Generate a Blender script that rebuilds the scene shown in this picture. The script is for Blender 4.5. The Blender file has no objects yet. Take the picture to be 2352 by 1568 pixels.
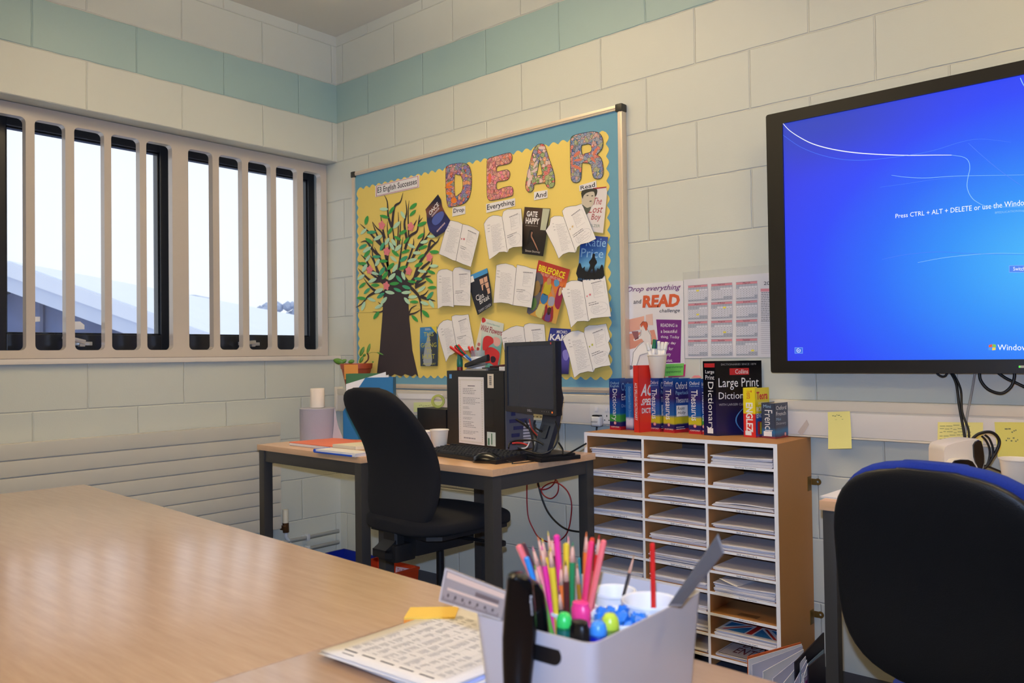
import bpy, bmesh, math, random
from mathutils import Vector, Matrix
random.seed(7)
scene = bpy.context.scene
COL = scene.collection
PI = math.pi

# ------------------------------------------------------------------ camera
CF, CPITCH, CROLL, CYAW = 1870.2, 0.018037, -0.013735, 0.718937
CO = Vector((3.8530, -2.8833, 1.1055))
fwd = Vector((-math.sin(CYAW)*math.cos(CPITCH), math.cos(CYAW)*math.cos(CPITCH), math.sin(CPITCH)))
_r = Vector((math.cos(CYAW), math.sin(CYAW), 0.0)); _u = _r.cross(fwd)
rgt = _r*math.cos(CROLL) + _u*math.sin(CROLL)
upv = -_r*math.sin(CROLL) + _u*math.cos(CROLL)
cam = bpy.data.cameras.new('camera'); camo = bpy.data.objects.new('camera', cam); COL.objects.link(camo)
M = Matrix.Identity(4)
for i in range(3):
    M[i][0] = rgt[i]; M[i][1] = upv[i]; M[i][2] = -fwd[i]; M[i][3] = CO[i]
camo.matrix_world = M
cam.sensor_width = 36; cam.lens = 36*CF/2352; cam.clip_start = .02; cam.clip_end = 400
cam.dof.use_dof = True; cam.dof.focus_distance = 2.9; cam.dof.aperture_fstop = 7.0
scene.camera = camo

# ------------------------------------------------------------------ world and lights
w = bpy.data.worlds.new('overcast_sky'); scene.world = w; w.use_nodes = True
bg = w.node_tree.nodes['Background']; bg.inputs[0].default_value = (.90, .95, 1.0, 1); bg.inputs[1].default_value = 1.25
def area(name, loc, size, power, col, rot=(0, 0, 0), sy=None, spread=None):
    l = bpy.data.lights.new(name, 'AREA'); l.energy = power; l.color = col; l.size = size
    if sy: l.shape = 'RECTANGLE'; l.size_y = sy
    o = bpy.data.objects.new(name, l); COL.objects.link(o); o.location = loc; o.rotation_euler = rot
    return o
WARM = (1.0, .80, .51)
for lx, ly in ((1.6, -1.15), (4.1, -1.15), (1.6, -3.9), (4.1, -3.9)):      # suspended strip lamps: light down and a wash up
    area('ceiling_lamp', (lx, ly, 2.70), .9, 4, WARM, sy=.35)
    area('ceiling_lamp_uplight', (lx, ly, 2.74), .9, 31, WARM, rot=(PI, 0, 0), sy=.35)
# the camera's own flash, just above the lens
fl = bpy.data.lights.new('camera_flash', 'SPOT'); fl.energy = 54; fl.color = (.44, .61, 1.0)
fl.spot_size = math.radians(110); fl.spot_blend = 1.0; fl.shadow_soft_size = .012
fl.use_nodes = True; _n = fl.node_tree.nodes; _f = _n.new('ShaderNodeLightFalloff'); _f.inputs[0].default_value = 1.0
fl.node_tree.links.new(_f.outputs['Linear'], _n['Emission'].inputs['Strength'])
flo = bpy.data.objects.new('camera_flash', fl); COL.objects.link(flo)
Mf = M @ Matrix.Rotation(math.radians(3), 4, 'X'); Mf.translation = CO + upv*.075 - rgt*.01 + fwd*.01; flo.matrix_world = Mf
scene.view_settings.view_transform = 'Standard'; scene.view_settings.look = 'None'
scene.view_settings.gamma = 1; scene.view_settings.exposure = 0; scene.view_settings.use_curve_mapping = False

# ------------------------------------------------------------------ photo measurements on real planes
def ray(u, v): return fwd + rgt*((u-1176)/CF) + upv*(-(v-784)/CF)
def at(u, v, d): return CO + ray(u, v)*d
def onp(u, v, ax, val):
    d = ray(u, v); i = 'xyz'.index(ax); return CO + d*((val-CO[i])/d[i])
class Pl:                                   # a real plane in the room: point, normal towards the viewer
    def __init__(s, p, n): s.p = Vector(p); s.n = Vector(n).normalized()
    def __call__(s, u, v, off=0.0):
        d = ray(u, v); q = s.p + s.n*off; return CO + d*((q-CO).dot(s.n)/d.dot(s.n))
BY = -.030
BP = Pl((0, BY, 0), (0, -1, 0))             # face of the display board
def lin(c):
    c = [x/255 for x in c]
    return tuple([(x/12.92 if x <= .04045 else ((x+.055)/1.055)**2.4) for x in c]+[1])

# ------------------------------------------------------------------ materials
def mat(name, col, rough=.5, metal=0, noise=0, nscale=20, bump=0, bscale=200, emit=None, estr=1, spec=.5, alpha=1, coat=0):
    m = bpy.data.materials.new(name); m.use_nodes = True; nt = m.node_tree; b = nt.nodes['Principled BSDF']
    c = lin(col) if max(col) > 1 else tuple(col)+((1,) if len(col) == 3 else ())
    b.inputs['Base Color'].default_value = c; b.inputs['Roughness'].default_value = rough
    b.inputs['Metallic'].default_value = metal; b.inputs['Specular IOR Level'].default_value = spec
    b.inputs['Coat Weight'].default_value = coat
    tc = nt.nodes.new('ShaderNodeTexCoord')
    if noise:
        n = nt.nodes.new('ShaderNodeTexNoise'); n.inputs['Scale'].default_value = nscale; n.inputs['Detail'].default_value = 4
        nt.links.new(tc.outputs['Object'], n.inputs['Vector'])
        mx = nt.nodes.new('ShaderNodeMix'); mx.data_type = 'RGBA'
        mx.inputs[6].default_value = tuple(x*(1-noise) for x in c[:3])+(1,); mx.inputs[7].default_value = tuple(min(1, x*(1+noise)) for x in c[:3])+(1,)
        nt.links.new(n.outputs['Fac'], mx.inputs[0]); nt.links.new(mx.outputs[2], b.inputs['Base Color'])
    if bump:
        n = nt.nodes.new('ShaderNodeTexNoise'); n.inputs['Scale'].default_value = bscale
        nt.links.new(tc.outputs['Object'], n.inputs['Vector'])
        bp = nt.nodes.new('ShaderNodeBump'); bp.inputs['Strength'].default_value = bump; bp.inputs['Distance'].default_value = .002
        nt.links.new(n.outputs['Fac'], bp.inputs['Height']); nt.links.new(bp.outputs[0], b.inputs['Normal'])
    if emit:
        b.inputs['Emission Color'].default_value = lin(emit) if max(emit) > 1 else tuple(emit)+(1,); b.inputs['Emission Strength'].default_value = estr
    if alpha < 1: b.inputs['Alpha'].default_value = alpha
    return m
_mc = {}
def C(r, g, b, rough=.55, **k):
    key = (r, g, b, rough, tuple(sorted(k.items())))
    if key not in _mc: _mc[key] = mat('paint_%d_%d_%d' % (r, g, b), (r, g, b), rough, **k)
    return _mc[key]

def block_wall(name, horiz, phase, cols):
    m = bpy.data.materials.new(name); m.use_nodes = True; nt = m.node_tree; N = nt.nodes; Lk = nt.links; b = N['Principled BSDF']
    g = N.new('ShaderNodeNewGeometry'); sp = N.new('ShaderNodeSeparateXYZ'); Lk.new(g.outputs['Position'], sp.inputs[0])
    cb = N.new('ShaderNodeCombineXYZ')
    a1 = N.new('ShaderNodeMath'); a1.operation = 'ADD'; a1.inputs[1].default_value = phase; Lk.new(sp.outputs[horiz], a1.inputs[0])
    a2 = N.new('ShaderNodeMath'); a2.operation = 'ADD'; a2.inputs[1].default_value = .0054+4.5; Lk.new(sp.outputs[2], a2.inputs[0])
    Lk.new(a1.outputs[0], cb.inputs[0]); Lk.new(a2.outputs[0], cb.inputs[1])
    # slightly wavy joints
    nz = N.new('ShaderNodeTexNoise'); nz.inputs['Scale'].default_value = 9; nz.inputs['Detail'].default_value = 3; Lk.new(g.outputs['Position'], nz.inputs['Vector'])
    vs = N.new('ShaderNodeVectorMath'); vs.operation = 'SCALE'; vs.inputs['Scale'].default_value = .007
    sb = N.new('ShaderNodeVectorMath'); sb.operation = 'SUBTRACT'; sb.inputs[1].default_value = (.5, .5, .5)
    Lk.new(nz.outputs['Color'], sb.inputs[0]); Lk.new(sb.outputs[0], vs.inputs[0])
    va = N.new('ShaderNodeVectorMath'); Lk.new(cb.outputs[0], va.inputs[0]); Lk.new(vs.outputs[0], va.inputs[1])
    br = N.new('ShaderNodeTexBrick'); br.offset = .5; br.inputs['Scale'].default_value = 1
    br.inputs['Brick Width'].default_value = .45; br.inputs['Row Height'].default_value = .225
    br.inputs['Mortar Size'].default_value = .0045; br.inputs['Mortar Smooth'].default_value = .8
    Lk.new(va.outputs[0], br.inputs['Vector'])
    base, teal = cols
    # paint: painted band between two courses
    z1 = N.new('ShaderNodeMath'); z1.operation = 'GREATER_THAN'; z1.inputs[1].default_value = 2.4696-.0
    z2 = N.new('ShaderNodeMath'); z2.operation = 'LESS_THAN'; z2.inputs[1].default_value = 2.6946-.004
    wob = N.new('ShaderNodeMath'); wob.operation = 'MULTIPLY_ADD'; wob.inputs[1].default_value = .010; Lk.new(nz.outputs['Fac'], wob.inputs[0]); Lk.new(sp.outputs[2], wob.inputs[2])
    wo2 = N.new('ShaderNodeMath'); wo2.operation = 'SUBTRACT'; wo2.inputs[1].default_value = .005; Lk.new(wob.outputs[0], wo2.inputs[0])
    Lk.new(wo2.outputs[0], z1.inputs[0]); Lk.new(wo2.outputs[0], z2.inputs[0])
    mu = N.new('ShaderNodeMath'); mu.operation = 'MULTIPLY'; Lk.new(z1.outputs[0], mu.inputs[0]); Lk.new(z2.outputs[0], mu.inputs[1])
    mx = N.new('ShaderNodeMix'); mx.data_type = 'RGBA'; mx.inputs[6].default_value = lin(base); mx.inputs[7].default_value = lin(teal); Lk.new(mu.outputs[0], mx.inputs[0])
    n2 = N.new('ShaderNodeTexNoise'); n2.inputs['Scale'].default_value = 1.7; n2.inputs['Detail'].default_value = 5; Lk.new(g.outputs['Position'], n2.inputs['Vector'])
    mr = N.new('ShaderNodeMapRange'); mr.inputs[3].default_value = .93; mr.inputs[4].default_value = 1.06; Lk.new(n2.outputs['Fac'], mr.inputs[0])
    mm = N.new('ShaderNodeVectorMath'); mm.operation = 'SCALE'; Lk.new(mx.outputs[2], mm.inputs[0]); Lk.new(mr.outputs[0], mm.inputs['Scale'])
    Lk.new(mm.outputs[0], b.inputs['Base Color']); b.inputs['Roughness'].default_value = .42
    n3 = N.new('ShaderNodeTexNoise'); n3.inputs['Scale'].default_value = 140; n3.inputs['Detail'].default_value = 3; Lk.new(g.outputs['Position'], n3.inputs['Vector'])
    h = N.new('ShaderNodeMath'); h.operation = 'MULTIPLY_ADD'; h.inputs[1].default_value = -1.0
    Lk.new(br.outputs['Fac'], h.inputs[0])
    h2 = N.new('ShaderNodeMath'); h2.operation = 'MULTIPLY'; h2.inputs[1].default_value = .10; Lk.new(n3.outputs['Fac'], h2.inputs[0]); Lk.new(h2.outputs[0], h.inputs[2])
    bp = N.new('ShaderNodeBump'); bp.inputs['Distance'].default_value = .004; bp.inputs['Strength'].default_value = .75
    Lk.new(h.outputs[0], bp.inputs['Height']); Lk.new(bp.outputs[0], b.inputs['Normal'])
    return m

def wood(name, c1, c2, rough=.35, along=(1.0, 14, 14), scale=3.0, coat=0.0):
    m = bpy.data.materials.new(name); m.use_nodes = True; nt = m.node_tree; N = nt.nodes; Lk = nt.links; b = N['Principled BSDF']
    tc = N.new('ShaderNodeTexCoord'); mp = N.new('ShaderNodeMapping'); mp.inputs['Scale'].default_value = along; Lk.new(tc.outputs['Object'], mp.inputs[0])
    n = N.new('ShaderNodeTexNoise'); n.inputs['Scale'].default_value = scale; n.inputs['Detail'].default_value = 8; n.inputs['Roughness'].default_value = .65; Lk.new(mp.outputs[0], n.inputs['Vector'])
    cr = N.new('ShaderNodeValToRGB'); cr.color_ramp.elements[0].position = .35; cr.color_ramp.elements[1].position = .7
    cr.color_ramp.elements[0].color = lin(c1); cr.color_ramp.elements[1].color = lin(c2)
    Lk.new(n.outputs['Fac'], cr.inputs[0]); Lk.new(cr.outputs[0], b.inputs['Base Color'])
    b.inputs['Roughness'].default_value = rough; b.inputs['Coat Weight'].default_value = coat; b.inputs['Coat Roughness'].default_value = .18
    bp = N.new('ShaderNodeBump'); bp.inputs['Strength'].default_value = .08; bp.inputs['Distance'].default_value = .001
    Lk.new(n.outputs['Fac'], bp.inputs['Height']); Lk.new(bp.outputs[0], b.inputs['Normal'])
    return m

def bands(name, stops, rough=.35, noise=.02):          # colours stacked up the height of a cover (object z in metres)
    m = bpy.data.materials.new(name); m.use_nodes = True; nt = m.node_tree; N = nt.nodes; Lk = nt.links; b = N['Principled BSDF']
    tc = N.new('ShaderNodeTexCoord'); sp = N.new('ShaderNodeSeparateXYZ'); Lk.new(tc.outputs['Object'], sp.inputs[0])
    nz = N.new('ShaderNodeTexNoise'); nz.inputs['Scale'].default_value = 25; Lk.new(tc.outputs['Object'], nz.inputs['Vector'])
    ma = N.new('ShaderNodeMath'); ma.operation = 'MULTIPLY_ADD'; ma.inputs[1].default_value = noise; Lk.new(nz.outputs['Fac'], ma.inputs[0]); Lk.new(sp.outputs[2], ma.inputs[2])
    dv = N.new('ShaderNodeMath'); dv.operation = 'DIVIDE'; dv.inputs[1].default_value = .25; Lk.new(ma.outputs[0], dv.inputs[0])
    cr = N.new('ShaderNodeValToRGB'); el = cr.color_ramp.elements
    for i, (z, c) in enumerate(stops):
        e = el[i] if i < 2 else el.new(min(1, z/.25))
        e.position = min(1, z/.25); e.color = lin(c)
    Lk.new(dv.outputs[0], cr.inputs[0]); Lk.new(cr.outputs[0], b.inputs['Base Color']); b.inputs['Roughness'].default_value = rough
    return m

def doodle(name, cols, scale=55):                       # felt-tip colouring-in pattern
    m = bpy.data.materials.new(name); m.use_nodes = True; nt = m.node_tree; N = nt.nodes; Lk = nt.links; b = N['Principled BSDF']
    tc = N.new('ShaderNodeTexCoord')
    v = N.new('ShaderNodeTexVoronoi'); v.inputs['Scale'].default_value = scale; Lk.new(tc.outputs['Object'], v.inputs['Vector'])
    sp = N.new('ShaderNodeSeparateXYZ'); Lk.new(v.outputs['Color'], sp.inputs[0])
    cr = N.new('ShaderNodeValToRGB'); cr.color_ramp.interpolation = 'CONSTANT'; el = cr.color_ramp.elements
    for i, c in enumerate(cols):
        e = el[i] if i < 2 else el.new(i/len(cols))
        e.position = i/len(cols); e.color = lin(c)
    Lk.new(sp.outputs[0], cr.inputs[0])
    w2 = N.new('ShaderNodeTexVoronoi'); w2.feature = 'DISTANCE_TO_EDGE'; w2.inputs['Scale'].default_value = scale; Lk.new(tc.outputs['Object'], w2.inputs['Vector'])
    rings = N.new('ShaderNodeMath'); rings.operation = 'SINE'; mu = N.new('ShaderNodeMath'); mu.operation = 'MULTIPLY'; mu.inputs[1].default_value = 24
    Lk.new(v.outputs['Distance'], mu.inputs[0]); Lk.new(mu.outputs[0], rings.inputs[0])
    r2 = N.new('ShaderNodeMath'); r2.operation = 'GREATER_THAN'; r2.inputs[1].default_value = .72; Lk.new(rings.outputs[0], r2.inputs[0])
    e2 = N.new('ShaderNodeMath'); e2.operation = 'LESS_THAN'; e2.inputs[1].default_value = .07; Lk.new(w2.outputs['Distance'], e2.inputs[0])
    m1 = N.new('ShaderNodeMix'); m1.data_type = 'RGBA'; m1.inputs[7].default_value = lin((236, 200, 190)); Lk.new(r2.outputs[0], m1.inputs[0]); Lk.new(cr.outputs[0], m1.inputs[6])
    f = N.new('ShaderNodeMath'); f.operation = 'MULTIPLY'; f.inputs[1].default_value = .55; Lk.new(e2.outputs[0], f.inputs[0])
    m2 = N.new('ShaderNodeMix'); m2.data_type = 'RGBA'; m2.inputs[7].default_value = lin((60, 50, 60)); Lk.new(f.outputs[0], m2.inputs[0]); Lk.new(m1.outputs[2], m2.inputs[6])
    Lk.new(m2.outputs[2], b.inputs['Base Color']); b.inputs['Roughness'].default_value = .7
    return m

def clearplastic(name, tint, a=.35, rough=.1):
    m = bpy.data.materials.new(name); m.use_nodes = True; nt = m.node_tree; N = nt.nodes; Lk = nt.links
    for n in list(N):
        if n.type != 'OUTPUT_MATERIAL': N.remove(n)
    t = N.new('ShaderNodeBsdfTransparent'); t.inputs[0].default_value = lin(tint)
    p = N.new('ShaderNodeBsdfPrincipled'); p.inputs['Base Color'].default_value = lin(tint); p.inputs['Roughness'].default_value = rough
    mx = N.new('ShaderNodeMixShader'); mx.inputs[0].default_value = a
    Lk.new(t.outputs[0], mx.inputs[1]); Lk.new(p.outputs[0], mx.inputs[2]); Lk.new(mx.outputs[0], N['Material Output'].inputs[0])
    return m

# ------------------------------------------------------------------ object helpers
def tag(o, label=None, cat=None, group=None, kind=None):
    if label: o['label'] = label
    if cat: o['category'] = cat
    if group: o['group'] = group
    if kind: o['kind'] = kind
    return o
def empty(name, loc, label=None, cat=None, group=None, kind=None):
    o = bpy.data.objects.new(name, None); COL.objects.link(o); o.location = loc; o.empty_display_size = .02
    return tag(o, label, cat, group, kind)
def worldloc(o):
    p = Vector(o.location)
    while o.parent: o = o.parent; p = p + Vector(o.location)
    return p
class MB:
    def __init__(s): s.bm = bmesh.new()
    def face(s, pts):
        vs = [s.bm.verts.new(p) for p in pts]
        try: return s.bm.faces.new(vs)
        except ValueError: return None
    def prism(s, pts, n, t):                            # polygon pts (front), thickness t away from n
        pts = [Vector(p) for p in pts]; n = Vector(n)
        nn = Vector((0, 0, 0))
        for i in range(len(pts)): nn += pts[i].cross(pts[(i+1) % len(pts)])
        if nn.dot(n) < 0: pts = pts[::-1]
        a = [s.bm.verts.new(p) for p in pts]; b = [s.bm.verts.new(p-n*t) for p in pts]
        k = len(pts); s.bm.faces.new(a); s.bm.faces.new(b[::-1])
        for i in range(k):
            j = (i+1) % k; s.bm.faces.new((a[j], a[i], b[i], b[j]))
        return s
    def box(s, x0, x1, y0, y1, z0, z1, bev=0, mtx=None, seg=2):
        r = bmesh.ops.create_cube(s.bm, size=1); vs = r['verts']
        for v in vs:
            v.co = Vector((x0+(v.co.x+.5)*(x1-x0), y0+(v.co.y+.5)*(y1-y0), z0+(v.co.z+.5)*(z1-z0)))
        if bev:
            es = list({e for v in vs for e in v.link_edges})
            rb = bmesh.ops.bevel(s.bm, geom=es, offset=bev, segments=seg, affect='EDGES', profile=.7)
            vs = list({v for v in rb['verts']} | {v for v in vs if v.is_valid})
        if mtx:
            for v in vs: v.co = mtx @ v.co
        return s
    def tube(s, path, r, n=10, cap=True):
        path = [Vector(p) for p in path]; rs = r if isinstance(r, (list, tuple)) else [r]*len(path)
        rings = []; up = None
        for i, p in enumerate(path):
            d = (path[min(i+1, len(path)-1)]-path[max(i-1, 0)])
            if d.length < 1e-9: d = Vector((0, 0, 1))
            d.normalize()
            if up is None: up = d.orthogonal().normalized()
            else:
                up = up - d*up.dot(d)
                if up.length < 1e-6: up = d.orthogonal()
                up.normalize()
            sd = d.cross(up)
            rings.append([s.bm.verts.new(p+(up*math.cos(2*PI*k/n)+sd*math.sin(2*PI*k/n))*rs[i]) for k in range(n)])
        for a, b in zip(rings, rings[1:]):
            for k in range(n): s.bm.faces.new((a[k], a[(k+1) % n], b[(k+1) % n], b[k]))
        if cap: s.bm.faces.new(rings[0][::-1]); s.bm.faces.new(rings[-1])
        return s
    def lathe(s, prof, loc, n=32, mtx=None, closed=True):   # prof list of (r,z)
        loc = Vector(loc); rings = []
        for r, z in prof:
            rg = []
            for k in range(n):
                p = Vector((r*math.cos(2*PI*k/n), r*math.sin(2*PI*k/n), z))
                if mtx: p = mtx @ p
                rg.append(s.bm.verts.new(p+loc))
            rings.append(rg)
        for a, b in zip(rings, rings[1:]):
            for k in range(n): s.bm.faces.new((a[k], a[(k+1) % n], b[(k+1) % n], b[k]))
        if closed:
            s.bm.faces.new(rings[0][::-1]); s.bm.faces.new(rings[-1])
        return s
    def loft(s, rings, cap=True):
        R = [[s.bm.verts.new(p) for p in r] for r in rings]; n = len(R[0])
        for a, b in zip(R, R[1:]):
            for k in range(n): s.bm.faces.new((a[k], a[(k+1) % n], b[(k+1) % n], b[k]))
        if cap: s.bm.faces.new(R[0][::-1]); s.bm.faces.new(R[-1])
        return s
    def build(s, name, m, parent=None, smooth=False, origin=None, normals=True):
        if normals: bmesh.ops.recalc_face_normals(s.bm, faces=s.bm.faces[:])
        me = bpy.data.meshes.new(name)
        off = Vector((0, 0, 0))
        if parent: off = worldloc(parent)
        if origin is not None: off = off + (Vector(origin)-off)
        for v in s.bm.verts: v.co -= off
        s.bm.to_mesh(me); s.bm.free()
        o = bpy.data.objects.new(name, me); COL.objects.link(o)
        if parent:
            o.parent = parent
            if origin is not None: o.location = Vector(origin)-worldloc(parent)
        elif origin is not None: o.location = origin
        if isinstance(m, (list, tuple)):
            for x in m: me.materials.append(x)
        else: me.materials.append(m)
        if smooth:
            for p in me.polygons: p.use_smooth = True
            if smooth != True: me.set_sharp_from_angle(angle=math.radians(smooth))
        return o
def cen(pts):
    c = Vector((0, 0, 0))
    for p in pts: c += Vector(p)
    return c/len(pts)
def spline(P, k=6):                                     # Catmull-Rom through points
    P = [Vector(p) for p in P]; out = []
    for i in range(len(P)-1):
        a = P[max(i-1, 0)]; b = P[i]; c = P[i+1]; d = P[min(i+2, len(P)-1)]
        for j in range(k):
            t = j/k; out.append(.5*((2*b)+(c-a)*t+(2*a-5*b+4*c-d)*t*t+(-a+3*b-3*c+d)*t**3))
    out.append(P[-1]); return out
def spline2(P, k=4, closed=True):
    P = [Vector((p[0], p[1], 0)) for p in P]; n = len(P); out = []
    for i in range(n):
        a, b, c, d = P[(i-1) % n], P[i], P[(i+1) % n], P[(i+2) % n]
        for j in range(k):
            t = j/k; q = .5*((2*b)+(c-a)*t+(2*a-5*b+4*c-d)*t*t+(-a+3*b-3*c+d)*t**3); out.append((q.x, q.y))
    return out
def cableobj(name, pts, r, m, label, cat='cable', group=None, parent=None, k=8):
    mb = MB(); mb.tube(spline(pts, k), r, 8)
    if parent: return mb.build(name, m, parent, True)
    o = mb.build(name, m, None, True, origin=pts[0]); return tag(o, label, cat, group)

# text: font outlines flattened to a mesh and laid into a quad (TL,TR,BR,BL world points)
_tc = {}
def glyphs(s, bold=0, res=2):
    key = (s, bold, res)
    if key in _tc: return _tc[key]
    cu = bpy.data.curves.new('t', 'FONT'); cu.body = s; cu.resolution_u = res; cu.fill_mode = 'FRONT'; cu.offset = bold
    o = bpy.data.objects.new('t', cu); COL.objects.link(o)
    dg = bpy.context.evaluated_depsgraph_get(); me = o.evaluated_get(dg).to_mesh()
    V = [(v.co.x, v.co.y) for v in me.vertices]; F = [tuple(p.vertices) for p in me.polygons]
    o.evaluated_get(dg).to_mesh_clear(); bpy.data.objects.remove(o); bpy.data.curves.remove(cu)
    xs = [v[0] for v in V]; ys = [v[1] for v in V]; x0, x1, y0, y1 = min(xs), max(xs), min(ys), max(ys)
    V = [((x-x0)/(x1-x0+1e-9), (y-y0)/(y1-y0+1e-9)) for x, y in V]
    _tc[key] = (V, F); return _tc[key]
def bil(Q, a, b):                                       # a along TL->TR, b from bottom (0) to top (1)
    TL, TR, BR, BL = Q; return (BL*(1-a)+BR*a)*(1-b)+(TL*(1-a)+TR*a)*b
def addtext(mb, s, Q, bold=0, shear=0, res=2):
    V, F = glyphs(s, bold, res); Q = [Vector(q) for q in Q]
    vs = [mb.bm.verts.new(bil(Q, x+shear*(y-.5), y)) for x, y in V]
    for f in F:
        try: mb.bm.faces.new([vs[i] for i in f])
        except ValueError: pass
def text(s, Q, m, parent, name='lettering', bold=0, shear=0, label=None):
    mb = MB(); addtext(mb, s, Q, bold, shear); o = mb.build(name, m, parent, normals=False); return tag(o, label)
def sub(Q, a0, b0, a1, b1):                             # sub-quad (a left-right, b from TOP 0 to bottom 1)
    return [bil(Q, a0, 1-b0), bil(Q, a1, 1-b0), bil(Q, a1, 1-b1), bil(Q, a0, 1-b1)]
def addquad(mb, Q): mb.face(Q)
def lines(mb, Q, rows, h=.3, fill=(.6, 1), words=True, a0=0.0, seed=1, wob=0):
    rnd = random.Random(seed)
    for i in range(rows):
        b = (i+.5)/rows; a = a0; end = rnd.uniform(*fill)
        while a < end-.02:
            l = min(rnd.uniform(.05, .16) if words else 1, end-a); w_ = rnd.uniform(-wob, wob)/rows
            mb.face(sub(Q, a, b-h/2/rows+w_, a+l, b+h/2/rows+w_)); a += l+.025
def holed(loops, f, n, t, name, m, parent, smooth=False):   # 2D loops (outer + holes) -> plate; f maps (a,b)->world, extruded -n*t
    cu = bpy.data.curves.new('s', 'CURVE'); cu.dimensions = '2D'; cu.fill_mode = 'FRONT'
    for lp in loops:
        sp = cu.splines.new('POLY'); sp.points.add(len(lp)-1); sp.use_cyclic_u = True
        for i, q in enumerate(lp): sp.points[i].co = (q[0], q[1], 0, 1)
    o = bpy.data.objects.new('s', cu); COL.objects.link(o)
    dg = bpy.context.evaluated_depsgraph_get(); me = o.evaluated_get(dg).to_mesh()
    mb = MB(); n = Vector(n)
    a = [mb.bm.verts.new(f(v.co.x, v.co.y)) for v in me.vertices]
    for p in me.polygons:
        try: mb.bm.faces.new([a[i] for i in p.vertices])
        except ValueError: pass
    bmesh.ops.remove_doubles(mb.bm, verts=mb.bm.verts[:], dist=1e-6)
    o.evaluated_get(dg).to_mesh_clear(); bpy.data.objects.remove(o); bpy.data.curves.remove(cu)
    bmesh.ops.recalc_face_normals(mb.bm, faces=mb.bm.faces[:])
    if sum((fc.normal.dot(n)*fc.calc_area() for fc in mb.bm.faces)) < 0: bmesh.ops.reverse_faces(mb.bm, faces=mb.bm.faces[:])
    r = bmesh.ops.extrude_face_region(mb.bm, geom=mb.bm.faces[:])
    for v in [g for g in r['geom'] if isinstance(g, bmesh.types.BMVert)]: v.co += n*t
    return mb.build(name, m, parent, smooth)

# common materials
M_wallR = block_wall('painted_blocks_board_wall', 0, 8.717, ((206, 207, 194), (160, 185, 179)))
M_wallL = block_wall('painted_blocks_window_wall', 1, 9.257, ((206, 207, 194), (160, 185, 179)))
M_ceil = mat('ceiling_paint', (222, 216, 200), .8, bump=.2, bscale=60)
M_white = mat('white_gloss_paint', (222, 212, 200), .25, noise=.02, bump=.15, bscale=15)
M_black = mat('black_plastic', (18, 18, 20), .35)
M_blackm = mat('black_matt_plastic', (24, 24, 26), .55, bump=.1, bscale=900)
M_frame = mat('anthracite_window_frame', (30, 31, 36), .3)
M_desk = wood('beech_desk_top', (224, 178, 134), (234, 190, 148), .28, (1.5, 18, 18), 3.0, .3)
M_table = wood('beech_table_top', (186, 150, 120), (200, 166, 136), .38, (2.5, 26, 26), 3.0, 1.0)
M_steel = mat('dark_grey_steel', (62, 60, 58), .45)
M_paper = mat('white_paper', (232, 228, 226), .6)
M_ink = mat('black_ink', (40, 40, 44), .7)
M_pencil = mat('pencil_writing', (150, 146, 150), .8)
M_grey = mat('grey_print', (110, 110, 114), .8)
M_fab = mat('black_upholstery', (22, 21, 24), .95, bump=.5, bscale=1500, noise=.2, nscale=300)
M_cream = mat('cream_trunking', (228, 218, 196), .4)
M_alu = mat('brushed_aluminium', (200, 198, 194), .35, metal=.75)
# ================================================================== ROOM SHELL
CZ = 2.975
def struct(name, mb, m, smooth=False, label=None):
    o = mb.build(name, m, None, smooth); o['kind'] = 'structure'; return o
WY0, WY1, WZ0, WZ1 = -2.75, 0.0, 1.118, 2.245       # window recess in the left wall
struct('wall_back', MB().box(-.32, 7.0, 0, .2, 0, CZ), M_wallR)
mb = MB(); mb.box(-.32, 0, -5.6, WY0, 0, CZ); mb.box(-.32, 0, WY0, 0, WZ1, CZ); mb.box(-.32, 0, WY0, 0, 0, WZ0)
struct('wall_left', mb, M_wallL)
struct('wall_right', MB().box(7.0, 7.2, -5.6, .2, 0, CZ), M_wallR)
struct('wall_front', MB().box(-.32, 7.2, -5.8, -5.6, 0, CZ), M_wallR)
struct('ceiling', MB().box(-.32, 7.2, -5.8, .2, CZ, CZ+.1), M_ceil)
struct('floor', MB().box(-.32, 7.2, -5.8, .2, -.1, 0), mat('dark_carpet', (70, 74, 86), .95, noise=.25, nscale=250, bump=.5, bscale=400))

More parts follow.
